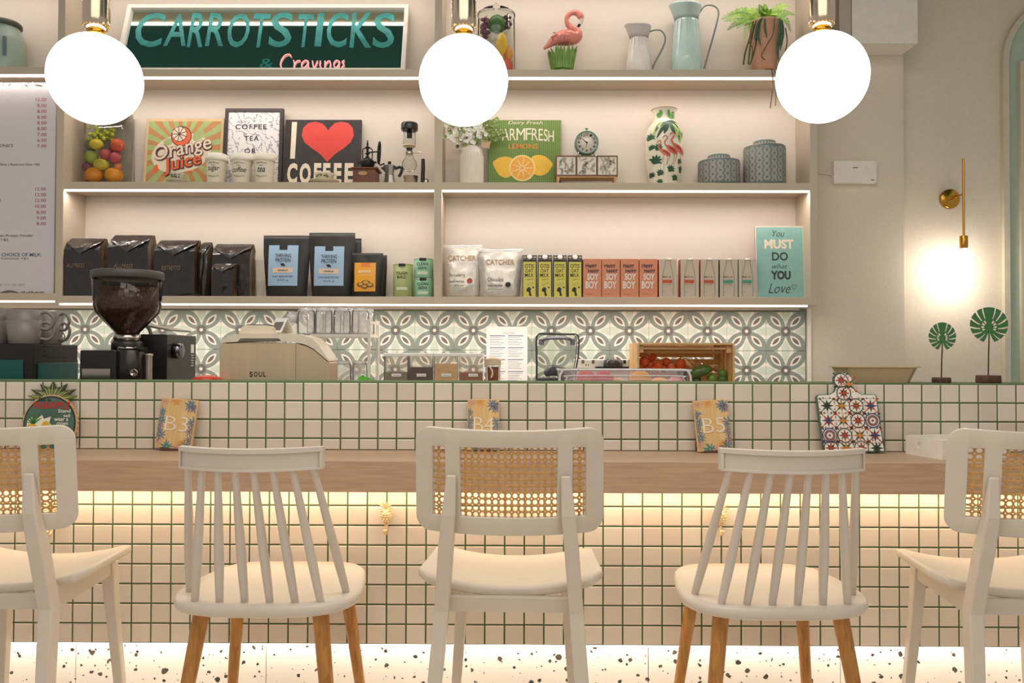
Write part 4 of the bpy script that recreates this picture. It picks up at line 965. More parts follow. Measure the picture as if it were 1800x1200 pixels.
for i in range(9):
    a = 2*math.pi*i/9; d = .30
    b.flat([r.q(311.5+2*math.cos(a), 233+2*math.sin(a)), r.q(311.5+12.4*math.cos(a-d), 233+12.8*math.sin(a-d)), r.q(311.5+12.8*math.cos(a), 233+13.2*math.sin(a)), r.q(311.5+12.4*math.cos(a+d), 233+12.8*math.sin(a+d))], -.0025, 3)
b.flat(smooth(r.pts([(274, 288), (277, 298), (273, 304), (267, 301), (268, 295)]), 3), -.0018, 4)
b.build('orange_print', MO, t)
b = MB(); q = r.rect(266, 370, 242, 282); a_ = rad(13)
for dx, dz, y, m, bo in ((0, 0, -.0027, 6, .05), (.003, -.005, -.0025, 5, .05), (0, 0, -.0032, 3, .012)):
    b.text('Orange', q[0]+dx, q[1]+dx, q[2]+dz+.008, q[3]+dz-.006, y, m, bold=bo, shear=.15, rot=a_)
q = r.rect(284, 353, 270, 302)
for dx, dz, y, m, bo in ((0, 0, -.0030, 6, .05), (.003, -.005, -.0028, 5, .05), (0, 0, -.0035, 4, .015)):
    b.text('Juice', q[0]+dx, q[1]+dx, q[2]+dz, q[3]+dz-.004, y, m, bold=bo, shear=.15, rot=a_)
b.text('organic', *r.rect(316, 346, 298, 306), y=-.0026, m=4, shear=.3, rot=a_)
b.build('lettering', MO, t)
# framed print
r, t, x0, x1, h_ = sign('framed_print', 'black framed marble-pattern print reading Coffee Tea Or', 391, 494, 188, 4.16, Z2, 5, .012, None, M('print_backing', '3a3330', .6))
b = MB(); fw = .017
b.box(x0, x1, -.010, 0, h_-fw, h_); b.box(x0, x0+fw, -.010, 0, 0, h_-fw); b.box(x1-fw, x1, -.010, 0, 0, h_-fw); b.build('frame', M('charcoal_frame', '3f3835', .45), t, bevel=.001)
def marble():
    m = M('marble_print', 'eeeaea', .35, var=0); nt = m.node_tree; L = nt.links.new; bs_ = nt.nodes['Principled BSDF']
    wv = nt.nodes.new('ShaderNodeTexWave'); wv.inputs['Scale'].default_value = 9; wv.inputs['Distortion'].default_value = 14; wv.inputs['Detail'].default_value = 5; wv.inputs['Detail Scale'].default_value = 2.2; wv.bands_direction = 'DIAGONAL'
    tc = nt.nodes.new('ShaderNodeTexCoord'); L(tc.outputs['Object'], wv.inputs[0]); rp = nt.nodes.new('ShaderNodeValToRGB')
    rp.color_ramp.elements[0].position = 0; rp.color_ramp.elements[0].color = lin('a19da6')+(1,); rp.color_ramp.elements[1].position = .13; rp.color_ramp.elements[1].color = lin('efebeb')+(1,)
    L(wv.outputs['Fac'], rp.inputs[0]); L(rp.outputs[0], bs_.inputs['Base Color']); return m
MB().box(x0+fw, x1-fw, -.003, -.0005, 0, h_-fw).build('print', marble(), t)
b = MB()
for s_, a, c_, d, e in (('COFFEE', 411, 466, 216, 225), ('TEA', 427, 453, 237, 246), ('OR', 428, 449, 260, 269), ('WINE', 424, 456, 283, 292)): MB().text(s_, *r.rect(a, c_, d, e), y=-.0036, bold=.018, space=1.25).build('lettering', INK, t)
# I love coffee
r, t, x0, x1, h_ = sign('love_coffee_sign', 'dark wooden sign with a big red heart and the word Coffee', 497, 632, 207, 4.165, Z2, 6, .018, None, M('worn_dark_board', '4a3d39', .7, var=.45, scale=22))
MB().box(x0+.006, x1-.008, -.001, 0, .004, h_-.006).build('blackboard_face', M('chalk_black', '3c3735', .7, var=.22, scale=14), t)
HP = [(574, 284), (562, 270), (545, 258), (533, 248), (528, 236), (530, 222), (539, 213), (552, 210.5), (564, 214), (571, 221), (574.5, 227), (578, 221), (586, 213), (598, 210.5), (610, 213), (618, 222), (620, 236), (615, 248), (604, 258), (587, 270)]
hp = []
for i in range(len(HP)):
    hp.append(HP[i])
MB().flat(smooth(r.pts(HP), 1), -.0016).build('heart', M('heart_red', 'e2483f', .55, var=.05), t)
MB().flat(r.pts([(508.5, 278), (517, 278), (519, 211), (510, 211)]), -.0016).build('letter', CREAM, t)
for s_, a, c_ in (('C', 504, 522), ('O', 526, 546), ('F', 551, 564), ('F', 567, 580), ('E', 586, 600), ('E', 605, 621)): MB().text(s_, *r.rect(a, c_, 286, 324), y=-.0016, bold=.045).build('letter', CREAM, t)
# lidded cups
CUP = M('cream_cup', 'e9dfca', .45, var=.02)
def cup(px, word, label):
    r = Ref(px, 4.085, Z2); k = r.D/FPX; t = thing('lidded_cup', label, 'cup', (r.b.x, 4.092, Z2), (0, 0, 0), 'cream cups with lids on the middle shelf')
    MB().lathe([(15*k, .001), (15.5*k, .006), (18*k, r.z(285)), (18*k, r.z(284))], 28).build('cup_body', CUP, t)
    MB().lathe([(19.6*k, r.z(285)), (19.8*k, r.z(280)), (18.6*k, r.z(278)), (18*k, r.z(273)), (16*k, r.z(271.5)), (15*k, r.z(273)), (0, r.z(273))], 28).build('lid', M('white_cup_lid', 'efe8da', .4), t)
    fn = lambda x, z: -math.sqrt(max(0, (15.3*k+2.7*k*max(0, z)/r.z(284))**2-x*x))-.0008
    b = MB(); ww = {'sugar': 10.5, 'coffee': 12, 'tea': 6.5}[word]
    b.text(word, -ww*k, ww*k, r.z(306), r.z(297), fn=fn, shear=.3, bold=.008)
    for zz_, s_ in ((291, 1), (312, -1)):
        b.text('PREMIUM' if s_ > 0 else 'PRODUCTS', -9*k, 9*k, r.z(zz_+1.2), r.z(zz_-1.2), fn=fn, arc=s_*.004)
    b.box(-3*k, 3*k, -18.2*k, -16.5*k, r.z(294.5), r.z(294)); b.build('lettering', INK, t)
cup(377, 'sugar', 'cream lidded cup lettered sugar, leftmost of the three')
cup(421.5, 'coffee', 'cream lidded cup lettered coffee, in front of the framed print')
cup(461, 'tea', 'cream lidded cup lettered tea, rightmost of the three')
def teacup(px, w_, label, hx):
    r = Ref(px, 4.065, Z2); k = r.D/FPX; t = thing('teacup', label, 'cup', (r.b.x, 4.09, Z2)); s_ = w_/26
    SA = M('saucer_glaze_'+hx, hx, .35)
    MB().lathe([(12*s_*k, .0), (13*s_*k, .004), (26*s_*k, .016), (26*s_*k, .019), (13*s_*k, .009), (0, .008)], 32).build('saucer', SA, t)
    MB().shell([(8*s_*k, .009), (11*s_*k, .013), (15*s_*k, .030), (17.5*s_*k, .056)], 28, t=.002).build('bowl', SA, t)
    MB().tube(smooth([(16*s_*k, 0, .046), (21*s_*k, 0, .048), (21*s_*k, 0, .034), (15*s_*k, 0, .027)], 4, False), .0026, 7).build('handle', SA, t)
    rn = random.Random(px); b = MB()
    for i in range(16):
        x = rn.uniform(-11, 11)*s_*k; z = rn.uniform(.030, .048); R0 = 16*s_*k; a = rn.uniform(0, 3.1); l = .007
        y = -math.sqrt(max(1e-6, R0*R0-x*x))-.0015
        b.add([(x-l*math.cos(a), y, z-l*math.sin(a)), (x+.003*math.sin(a), y, z-.003*math.cos(a)), (x+l*math.cos(a), y, z+l*math.sin(a)), (x-.003*math.sin(a), y, z+.003*math.cos(a))], [(0, 1, 2, 3)], i % 2)
    b.build('leaf_print', [M('cup_leaf_dark', '3d4a35', .5), M('cup_leaf_olive', '6d7247', .5)], t)
teacup(305, 19, 'small grey-green teacup and saucer in front of the orange juice sign', 'bfb79f')
teacup(566, 26, 'cream teacup and saucer with leaf print in front of the coffee sign', 'd3c8ac')
# antique coffee mill
r = Ref(644, 4.08, Z2); k = r.D/FPX; IRON = M('cast_iron', '23211e', .4, .5)
t = thing('coffee_mill', 'antique hand coffee mill with iron wheel on a wooden box', 'coffee mill', (r.b.x, 4.099, Z2)); WAL = wood('mill_walnut', '5b2f1b', '7a4327', 7, (1, 8, 8), .4)
MB().box(r.x(622), r.x(662), -.055, .055, .001, r.z(300)).build('box', WAL, t, bevel=.002)
MB().box(r.x(619.5), r.x(666), -.063, .063, r.z(300), r.z(297)).build('box_top', WAL, t, bevel=.002)
MB().flat([r.q(640+8*math.cos(a), 307+3.6*math.sin(a)) for a in [2*math.pi*i/20 for i in range(20)]], -.0560).build('label', M('brass_label', 'b08a5c', .4, .3), t)
b = MB(); b.box(r.x(629), r.x(652), -.0575, -.055, .002, r.z(313)); b.build('drawer', WAL, t, bevel=.001)
MB().ball((r.x(640), -.061, r.z(316)), .004, 8, 6).build('knob', BRASS, t)
zx = lambda py: r.z(py); cx_ = r.x(644)
MB().lathe([(8*k, zx(297)), (11*k, zx(293)), (13*k, zx(287)), (12.5*k, zx(283)), (9*k, zx(279)), (5*k, zx(277)), (3*k, zx(274))], 24, (cx_, 0, 0)).build('hopper', IRON, t)
b = MB()
b.tube([(cx_, 0, zx(276)), (cx_, 0, zx(258))], 2.2*k, 8); b.lathe([(2*k, zx(270)), (5*k, zx(269)), (2*k, zx(267))], 12, (cx_, 0, 0)); b.lathe([(2*k, zx(259)), (5*k, zx(257.5)), (2*k, zx(256))], 12, (cx_, 0, 0))
b.tube([(cx_, 0, zx(257)), (cx_, 0, zx(252)), (cx_, 0, zx(248)), (cx_, 0, zx(245))], [1.2*k, 2*k, 1*k, 1*k], 8)
for sx in (-1, 1): b.tube(smooth([(cx_+sx*8*k, 0, zx(282)), (cx_+sx*8.5*k, 0, zx(264)), (cx_+sx*6*k, 0, zx(260)), (cx_, 0, zx(259))], 4, False), 1.0*k, 6)
b.tube([(cx_, 0, zx(267)), (r.x(664), 0, zx(265))], 1.3*k, 6)
b.tube([(r.x(630), 0, zx(284)), (r.x(627), 0, zx(285))], 2*k, 6); b.tube([(r.x(656), 0, zx(284)), (r.x(660), 0, zx(284))], 2*k, 6)
b.build('crank_frame', IRON, t)
b = MB(); wc = (r.x(664.5), 0, zx(267)); RW = 19*k
ring_ = [(wc[0]+.18*RW*math.cos(a)*.3, RW*math.sin(a)*.55, wc[2]+RW*math.cos(a)) for a in [2*math.pi*i/28 for i in range(29)]]
b.tube(ring_, 1.6*k, 6)
for i in range(5): a = 2*math.pi*i/5; b.tube([wc, (wc[0], RW*.55*math.sin(a), wc[2]+RW*math.cos(a))], 1.3*k, 6)
b.build('flywheel', IRON, t)
b = MB(); b.tube([(wc[0], -.01, wc[2]-RW), (r.x(668), -.012, zx(290)), (r.x(675), -.012, zx(287))], 1.4*k, 8); b.build('handle', IRON, t)
# moka pot
r = Ref(687, 4.09, Z2); k = r.D/FPX; ALU = M('cast_aluminium', 'b9b4ae', .3, .85)
t = thing('moka_pot', 'small octagonal aluminium moka pot with black handle', 'coffee pot', (r.b.x-.006, 4.13, Z2))
cx_ = r.x(684)
MB().lathe([(11*k, .001), (11*k, .004), (8*k, r.z(305))], 8, (cx_, 0, 0), sm=False).build('boiler', ALU, t)
MB().lathe([(8.6*k, r.z(305)), (8.6*k, r.z(303.5))], 24, (cx_, 0, 0)).build('collar', ALU, t)
MB().lathe([(7*k, r.z(303.5)), (11*k, r.z(290)), (11.2*k, r.z(289))], 8, (cx_, 0, 0), sm=False).build('upper_pot', ALU, t)
MB().lathe([(11*k, r.z(289)), (10.5*k, r.z(288)), (3*k, r.z(286)), (0, r.z(286))], 8, (cx_, 0, 0), sm=False).build('lid', ALU, t)
MB().lathe([(2.4*k, r.z(286)), (3.2*k, r.z(283)), (2.8*k, r.z(281)), (0, r.z(280.5))], 10, (cx_, 0, 0)).build('knob', BLACK, t)
MB().add([(cx_-10*k, -3*k, r.z(290)), (cx_-16*k, 0, r.z(292)), (cx_-10*k, 3*k, r.z(290)), (cx_-8*k, 0, r.z(300))], [(0, 1, 3), (1, 2, 3), (0, 2, 1)]).build('spout', ALU, t)
MB().tube(smooth([(cx_+10*k, 0, r.z(294)), (cx_+17*k, 0, r.z(291)), (cx_+22*k, 0, r.z(293)), (cx_+21*k, 0, r.z(300)), (cx_+17*k, 0, r.z(308))], 4, False), [2.6*k]*17, 8).build('handle', BLACK, t)
# siphon brewer
r = Ref(722, 4.10, Z2); k = r.D/FPX
t = thing('siphon_brewer', 'glass siphon coffee brewer on a stand at the left bay end', 'coffee maker', (r.b.x, 4.12, Z2)); cx_ = r.x(718)
MB().lathe([(14.5*k, r.z(228)), (15*k, r.z(226)), (15*k, r.z(217)), (14*k, r.z(215)), (0, r.z(215))], 28, (cx_, 0, 0)).build('lid', M('smoky_black', '2c2f2b', .25), t)
MB().lathe([(4.6*k, r.z(241)), (4.6*k, r.z(228))], 16, (cx_, 0, 0)).build('filter_stem', M('smoky_black'), t)
MB().shell([(6*k, r.z(258)), (10.5*k, r.z(255)), (11*k, r.z(250)), (11*k, r.z(229))], 26, (cx_, 0, 0), t=.0015).build('upper_chamber', GL, t)
MB().lathe([(4*k, r.z(263)), (5.4*k, r.z(262)), (5*k, r.z(259)), (4*k, r.z(258))], 16, (cx_, 0, 0)).build('rubber_seal', BLACK, t)
MB().lathe([(11*k, r.z(256)), (11.2*k, r.z(254)), (8*k, r.z(258)), (6*k, r.z(259))], 24, (cx_, 0, 0)).build('chamber_ring', M('cream_ring', 'd8c8a8', .4), t)
b = MB(); gl = [(5*k, r.z(263)), (5*k, r.z(270)), (7*k, r.z(273))]+[(13*k*math.sin(a), r.z(288)+13*k*math.cos(a)) for a in [math.pi*(.22+.66*i/10) for i in range(11)]]+[(0.002, r.z(301))]
b.lathe([(a, z) for a, z in gl[::-1]], 28, (cx_, 0, 0)).build('globe', GL, t)
b = MB(); b.lathe([(6*k, r.z(271)), (7*k, r.z(269)), (7*k, r.z(265)), (6*k, r.z(264))], 20, (cx_, 0, 0)); b.tube([(cx_+6*k, 0, r.z(268)), (cx_+20*k, 0, r.z(266)), (cx_+24*k, 0, r.z(270)), (cx_+24.5*k, 0, r.z(278))], 1.2*k, 8); b.build('clamp', M('brewer_chrome', 'cfc8bd', .15, 1), t)
MB().tube([(cx_+24.5*k, 0, r.z(278)), (cx_+24.5*k, 0, r.z(296)), (cx_+24*k, 0, r.z(304)), (cx_+24*k, 0, .006)], [3*k, 3.6*k, 3.6*k, 3.6*k], 12).build('grip', BLACK, t)
MB().lathe([(10*k, .001), (10.5*k, .004), (13.5*k, r.z(309)), (14*k, r.z(309)), (12*k, r.z(310)), (0, r.z(314))], 24, (cx_+3*k, 0, 0)).build('burner_cup', M('brewer_chrome'), t)
MB().box(cx_-8*k, cx_+33*k, -.03, .03, 0, .0045).build('base_plate', M('brewer_chrome'), t, bevel=.001)
MB().lathe([(.0, .005), (5*k, .006), (5*k, r.z(316)), (3*k, r.z(313)), (0, r.z(312))], 14, (cx_+30*k, 0, 0)).build('valve_knob', M('brewer_chrome'), t)
# ribbed vase with white flowers
r = Ref(827, 4.09, Z2); k = r.D/FPX
t = thing('ribbed_vase', 'white ribbed vase filled with white flowers below the middle globe', 'vase', (r.b.x, 4.135, Z2))
MB().shell([(20*k, .001), (20.5*k, .006), (20.5*k, r.z(275)), (20*k, r.z(266)), (17*k, r.z(258)), (13*k, r.z(254.5)), (12.5*k, r.z(253.5))], 120, t=.004).build('body', M('white_ceramic', 'ece3d6', .4, var=.02), t)
b = MB()
for i in range(40): a = 2*math.pi*i/40; b.tube([(20.6*k*math.cos(a), 20.6*k*math.sin(a), .004), (20.6*k*math.cos(a), 20.6*k*math.sin(a), r.z(272)), (17*k*math.cos(a), 17*k*math.sin(a), r.z(257.5))], .0022, 5)
b.build('ribs', M('white_ceramic'), t, kind='stuff')
STEMG = M('flower_stem_green', '8fa35e', .6, var=.25); PET = M('white_petals', 'fbf8ee', .6, var=.05); rn = random.Random(11)
for i in range(40):
    px, py = rn.uniform(786, 866), rn.uniform(206, 250)
    if i > 34: px, py = rn.uniform(858, 882), rn.uniform(205, 245)
    q = r.q(px, py); y = rn.uniform(-.06, .035); b = MB()
    o0 = Vector((rn.uniform(-.02, .02), rn.uniform(-.015, .015), r.z(256))); e = Vector((q[0], y, q[1])); m_ = o0.lerp(e, .5)+Vector((0, 0, .015))
    b.tube([o0, m_, e], .0013, 5, 0)
    for j in range(12):
        c = e+Vector((rn.uniform(-.026, .026), rn.uniform(-.022, .022), rn.uniform(-.024, .024)))
        if i > 34 or j % 6 == 3: mat = 0
        else: mat = 1
        for q_ in range(5):
            a = 2*math.pi*q_/5; L = .0125
            d = Vector((math.cos(a), -.35, math.sin(a))).normalized()*L; s_ = Vector((-math.sin(a), 0, math.cos(a)))*L*.45
            b.add([c, c+d*.6+s_, c+d, c+d*.6-s_], [(0, 1, 2, 3)], mat)
    for j in range(6):
        c = m_.lerp(e, rn.random()); d = Vector((rn.uniform(-1, 1), rn.uniform(-1, .2), rn.uniform(-.4, .8))).normalized()*.022; s_ = Vector((d.z, 0, -d.x))*.25
        b.add([c, c+d*.5+s_, c+d, c+d*.5-s_], [(0, 1, 2, 3)], 0)
    b.build('flower_sprig', [STEMG, PET], t)
b = MB(); b.obox((r.x(853), -.03, r.z(252)), (16*k, .004, 13*k), (0, rad(14), 0)); b.build('paper_tag', M('kraft_tag', 'd3b48c', .7, var=.1), t)
# lemons sign
r, t, x0, x1, h_ = sign('lemons_sign', 'green ribbed wooden sign with three lemons reading Farmfresh Lemons', 857, 987, 207, 4.17, Z2, 6, .014, None, M('tan_wood_edge', '9c8a58', .7, var=.1))
b = MB(); N = 36
for i in range(N):
    a = x0+.002+(x1-x0-.004)*i/N; c_ = a+(x1-x0-.004)/N; b.box(a, a+(c_-a)*.62, -.002, 0, .001, h_-.002, 0); b.box(a+(c_-a)*.62, c_, -.0006, 0, .001, h_-.002, 1)
b.build('ribbed_face', [M('rib_green', '64833a', .6, var=.1), M('rib_green_light', '86a055', .6)], t)
b = MB(); ML = [M('lemon_yellow_print', 'eebc3a', .5, var=.1, scale=14), M('lemon_rind_print', 'f3d98c', .5), M('lemon_flesh_print', 'eda93a', .5, var=.08), M('lemon_pip_line', 'f6dca0', .5)]
b.flat(smooth(r.pts([(866, 286), (870, 281), (878, 276), (890, 274), (902, 279), (906, 292), (902, 306), (890, 313), (878, 308), (871, 298)]), 3), -.0024, 0)
b.flat(smooth(r.pts([(972, 289), (967, 281), (958, 274), (946, 271), (934, 276), (930, 290), (936, 304), (950, 309), (962, 304), (968, 296)]), 3), -.0024, 0)
for R0, m, y in ((23, 1, -.0028), (20.5, 2, -.0031)): b.flat([r.q(918+R0*math.cos(a), 295+R0*1.04*math.sin(a)) for a in [2*math.pi*i/30 for i in range(30)]], y, m)
for i in range(9):
    a = 2*math.pi*i/9; d = .02
    b.flat([r.q(918+3*math.cos(a-.3), 295+3*math.sin(a-.3)), r.q(918+19*math.cos(a-d), 295+19*math.sin(a-d)), r.q(918+19*math.cos(a+d), 295+19*math.sin(a+d)), r.q(918+3*math.cos(a+.3), 295+3*math.sin(a+.3))], -.0034, 3)
b.build('lemon_print', ML, t)
b = MB(); b.text('Dairy Fresh', *r.rect(893, 954, 209, 217), y=-.0026, shear=.25)
for ch_, a, c_, u, v in (('F', 869, 881, 224, 246), ('A', 882, 895, 223.5, 245), ('R', 896, 907, 223, 244.5), ('M', 908, 923, 222.5, 244.3), ('F', 924, 934, 222.3, 244), ('R', 935, 946, 222.5, 244.5), ('E', 947, 955, 223.5, 245), ('S', 956, 963, 224.5, 246), ('H', 964, 974, 227, 247)): b.text(ch_, *r.rect(a, c_, u, v), y=-.0026)
b.build('lettering', CREAM, t)
MB().text('LEMONS', *r.rect(894, 946, 251, 260), y=-.0026, bold=.01).build('lemons_lettering', M('orange_ink', 'e08a2e', .6), t)
# mini drawers
r = Ref(1031, 4.07, Z2); k = r.D/FPX; PINE = wood('light_pine', 'c99c66', 'dab27c', 6, (1, 8, 8), .5)
t = thing('mini_drawers', 'small three-drawer chest with leaf print fronts on wooden legs', 'drawers', (r.b.x, 4.07, Z2))
x0, x1, z0, z1 = r.rect(977, 1086, 308, 273)
z0, z1 = r.z(309), r.z(273); fw = .006; BRW = M('brown_frame', '7d5a41', .55); dp = .095
b = MB(); b.box(x0, x1, 0, dp, z1-fw, z1); b.box(x0, x1, 0, dp, z0, z0+fw); b.box(x0, x0+fw, 0, dp, z0+fw, z1-fw); b.box(x1-fw, x1, 0, dp, z0+fw, z1-fw)
for u in (1/3, 2/3): xm = x0+(x1-x0)*u; b.box(xm-fw/2, xm+fw/2, 0, dp, z0+fw, z1-fw)
b.box(x0+fw, x1-fw, dp-.004, dp, z0+fw, z1-fw); b.build('carcass', BRW, t)
rn = random.Random(8)
for i in range(3):
    a = x0+(x1-x0)*i/3+fw*.8; c_ = x0+(x1-x0)*(i+1)/3-fw*.8
    dr = MB().box(a, c_, .001, dp-.01, z0+fw+.001, z1-fw-.001).build('drawer', M('leaf_paper', 'eee4d6', .6), t)
    b = MB(); q = MB()
    for _ in range(20):
        x, z = rn.uniform(a+.012, c_-.012), rn.uniform(z0+.016, z1-.016); an = rn.uniform(.4, 2.6)
        b.flat([(x-.016*math.cos(an)+.0006, z-.016*math.sin(an)), (x+.016*math.cos(an), z+.016*math.sin(an)), (x-.016*math.cos(an)-.0006, z-.016*math.sin(an)+.0005)], .0004, 0)
        for u in (-.7, -.3, .1, .5):
            for sg in (1, -1):
                cx2, cz2 = x+.016*u*math.cos(an), z+.016*u*math.sin(an); al = an+sg*.8; L = .008
                pts = [(cx2, cz2), (cx2+L*.5*math.cos(al-.4), cz2+L*.5*math.sin(al-.4)), (cx2+L*math.cos(al), cz2+L*math.sin(al)), (cx2+L*.5*math.cos(al+.4), cz2+L*.5*math.sin(al+.4))]
                pts = [(max(a+.001, min(c_-.001, X_)), max(z0+fw+.002, min(z1-fw-.002, Z_))) for X_, Z_ in pts]
                if abs(b._area(pts)) > 1e-8: b.flat(pts, .0003, _ % 3)
    b.build('leaf_print', [M('print_brown', '6f5b4a', .6), M('print_grey_green', '7d8471', .6), M('print_taupe', '9c8a74', .6)], dr)
for sx in (x0+.008, x1-.016):
    for y in (.006, dp-.02): MB().loft([(sx+.004, y+.006, 0, .0045, .0045), (sx+.004, y+.006, z0, .0075, .0075)]).build('leg', PINE, t)
MB().box(x0+.004, x1-.004, .004, dp-.004, z0-.006, z0-.0002).build('plinth_rail', PINE, t)
# alarm clock
r = Ref(1031, 4.09, Z2+z1); k = r.D/FPX; cz0 = r.z(250); RC_ = 21*k; GRN = M('teal_enamel', '6d9080', .35)
t = thing('alarm_clock', 'small round green alarm clock standing on the mini drawers', 'clock', (r.b.x, 4.11, Z2+z1+.0005))
RX = Matrix.Rotation(rad(90), 4, 'X')
def disc(prof, name, mat, par, n=32):
    o = MB().lathe(prof, n).build(name, mat, par); o.rotation_euler = (rad(90), 0, 0); o.location = (0, 0, cz0); return o
disc([(RC_*.9, -.035), (RC_, -.028), (RC_, .018), (RC_*.97, .022), (RC_*.88, .022), (RC_*.86, .016), (0, .016)], 'case', GRN, t)
disc([(RC_*.86, .0163), (RC_*.86, .017), (0, .017)], 'dial', M('pink_dial', 'e9dccf', .5), t)
b = MB()
for i in range(12):
    a = 2*math.pi*i/12; x, z = .68*RC_*math.sin(a), cz0+.68*RC_*math.cos(a)
    b.text(str(i or 12), x-.006*(1.3 if i in (0, 10, 11) else 1), x+.006*(1.3 if i in (0, 10, 11) else 1), z-.006, z+.006, -.0176, bold=.02)
b.build('numerals', INK, t)
b = MB()
for a, L, wd in ((rad(-52), .5, .0022), (rad(-175), .45, .0016), (rad(-58), .2, .003)): b.flat(rot2([(-wd, -.004), (wd, -.004), (wd*.6, L*RC_), (-wd*.6, L*RC_)], -a) and [(x, cz0+z) for x, z in rot2([(-wd, -.004), (wd, -.004), (wd*.6, L*RC_), (-wd*.6, L*RC_)], -a)], -.0182)
b.flat([(x, z+cz0) for x, z in circ(0, 0, .005, 12)], -.0186); b.build('hands', INK, t)
for sx in (-1, 1): MB().tube([(sx*RC_*.6, 0, cz0-RC_*.75), (sx*RC_*.8, -.004, .003)], [.006, .0045], 8).build('foot', M('steel_trim', 'b5b4ac', .25, .9), t)
MB().tube([(0, 0, cz0+RC_), (0, 0, cz0+RC_+.010), (0, 0, cz0+RC_+.011), (0, 0, cz0+RC_+.016)], [.003, .003, .008, .008], 10).build('top_button', M('steel_trim'), t)
# flamingo vase
r = Ref(1170, 4.10, Z2); k = r.D/FPX
t = thing('flamingo_vase', 'tall cream vase painted with pink flamingos and green leaves', 'vase', (r.b.x, 4.14, Z2))
vp = [(25, 327), (26, 318), (29.5, 300), (33, 275), (33.5, 250), (32, 232), (27, 220), (21, 212), (18.5, 206), (18.5, 198), (21, 191), (23, 189)]
pr = lathe_px(r, 1170, vp); pr[0] = (pr[0][0], .001); prs = smooth([(a, z, 0) for a, z in pr], 4, False); prs = [(a, z) for a, z, _ in prs]
MB().shell(prs, 40, t=.003).build('body', M('ivory_porcelain', 'ece6d0', .22, var=.02, coat=.5), t)
def rad_at(z):
    for (a, b_), (c_, d) in zip(prs, prs[1:]):
        if b_ <= z <= d: return a+(c_-a)*(z-b_)/max(1e-6, d-b_)
    return prs[0][0] if z < prs[0][1] else prs[-1][0]
vf = lambda x, z: -math.sqrt(max(1e-6, rad_at(z)**2-x*x))
MB().lathe([(r_*1.01, z) for r_, z in prs[-3:]], 40).build('gilt_rim', M('gilt_tan', 'c9a06a', .4, .3), t)
b = MB(); MV = [M('vase_green', '5f9a45', .4, var=.2), M('vase_dark_green', '2f5a3c', .4), M('vase_flamingo', 'd8735a', .4, var=.1), M('vase_flamingo_dark', 'a93e33', .4), M('vase_leg', 'c9885f', .4), M('vase_lime', 'a9c46a', .4)]
def stroke(pts, w0, w1, m, y=-.0016):
    pts = smooth([(*r.q(x, y_), 0) for x, y_ in pts], 5, False); n = len(pts); vs = []
    for i, p in enumerate(pts):
        a, c_ = pts[max(0, i-1)], pts[min(n-1, i+1)]; dx, dz = c_[0]-a[0], c_[1]-a[1]; L = math.hypot(dx, dz) or 1; f = i/(n-1)
        w_ = (w0 if isinstance(w0, (int, float)) else 1); w_ = (w0*(1-f)+w1*f)*k/2 if w1 >= 0 else w0*k/2*math.sin(math.pi*(.08+.88*f))
        nx, nz = -dz/L*w_, dx/L*w_
        for s_ in (1, -1): X_, Z_ = p[0]+nx*s_, p[1]+nz*s_; lim_ = rad_at(Z_)*.985; X_ = max(-lim_, min(lim_, X_)); vs.append((X_, vf(X_, Z_)+y, Z_))
    b.add(vs, [(2*i, 2*i+1, 2*i+3, 2*i+2) for i in range(n-1)], m)
for pts in ([(1176, 214), (1170, 224), (1160, 232), (1152, 246)], [(1176, 214), (1184, 222), (1190, 234), (1192, 250)], [(1176, 214), (1178, 228), (1184, 240)], [(1176, 214), (1166, 220), (1156, 224), (1150, 234)], [(1176, 214), (1186, 218), (1196, 228), (1198, 244)], [(1174, 216), (1168, 230), (1164, 240)]): stroke(pts, 7, -1, 0 if len(pts[0]) and pts[-1][0] % 2 else 1)
for pts in ([(1162, 216), (1154, 226), (1146, 240)], [(1190, 226), (1194, 240), (1193, 254)], [(1180, 220), (1187, 232), (1187, 246)]): stroke(pts, 6, -1, 5, -.0018)
for pts in ([(1174, 194), (1176, 204), (1178, 210)], [(1188, 200), (1182, 206), (1178, 210)], [(1160, 194), (1162, 204)], [(1156, 198), (1160, 208)], [(1184, 196), (1181, 204)]): stroke(pts, 6, -1, 0)
for cx0, cy0, s_ in ((1142, 244, 8), (1150, 286, 11), (1145, 309, 6), (1158, 307, 7), (1176, 301, 8), (1184, 315, 7), (1197, 300, 8), (1144, 262, 6), (1154, 264, 8), (1158, 322, 6), (1193, 286, 5)):
    for a in (-150, -115, -80, -45, -10, 25):
        stroke([(cx0-3, cy0+4), (cx0+s_*.55*math.cos(rad(a)), cy0+s_*.55*math.sin(rad(a))), (cx0+s_*math.cos(rad(a)), cy0+s_*math.sin(rad(a)))], s_*.34, -1, 1)
for ox, oy, s_ in ((0, 0, 1), (-13, 3, .92), (-24, 8, .8)):
    F_ = lambda x, y_: (1185+ox+(x)*s_, 265+oy+(y_)*s_)
    stroke([F_(-5, -8), F_(2, -3), F_(12, 3), F_(17, 8)], 11*s_, -1, 2, -.0019); stroke([F_(0, -5), F_(8, -1), F_(16, 6)], 4.5*s_, -1, 3, -.0023)
    stroke([F_(-4, -6), F_(-8, -14), F_(-3, -22), F_(-5, -27), F_(-9, -26)], 3.2*s_, 2*s_, 2, -.0021)
    stroke([F_(-9, -26), F_(-11, -22)], 2*s_, .8*s_, 3, -.0022)
    stroke([F_(3, 4), F_(1, 16), F_(-4, 28)], 1*s_, .8*s_, 4, -.0018); stroke([F_(9, 5), F_(11, 14), F_(7, 27)], 1*s_, .8*s_, 4, -.0018)
b.build('painted_decor', MV, t)
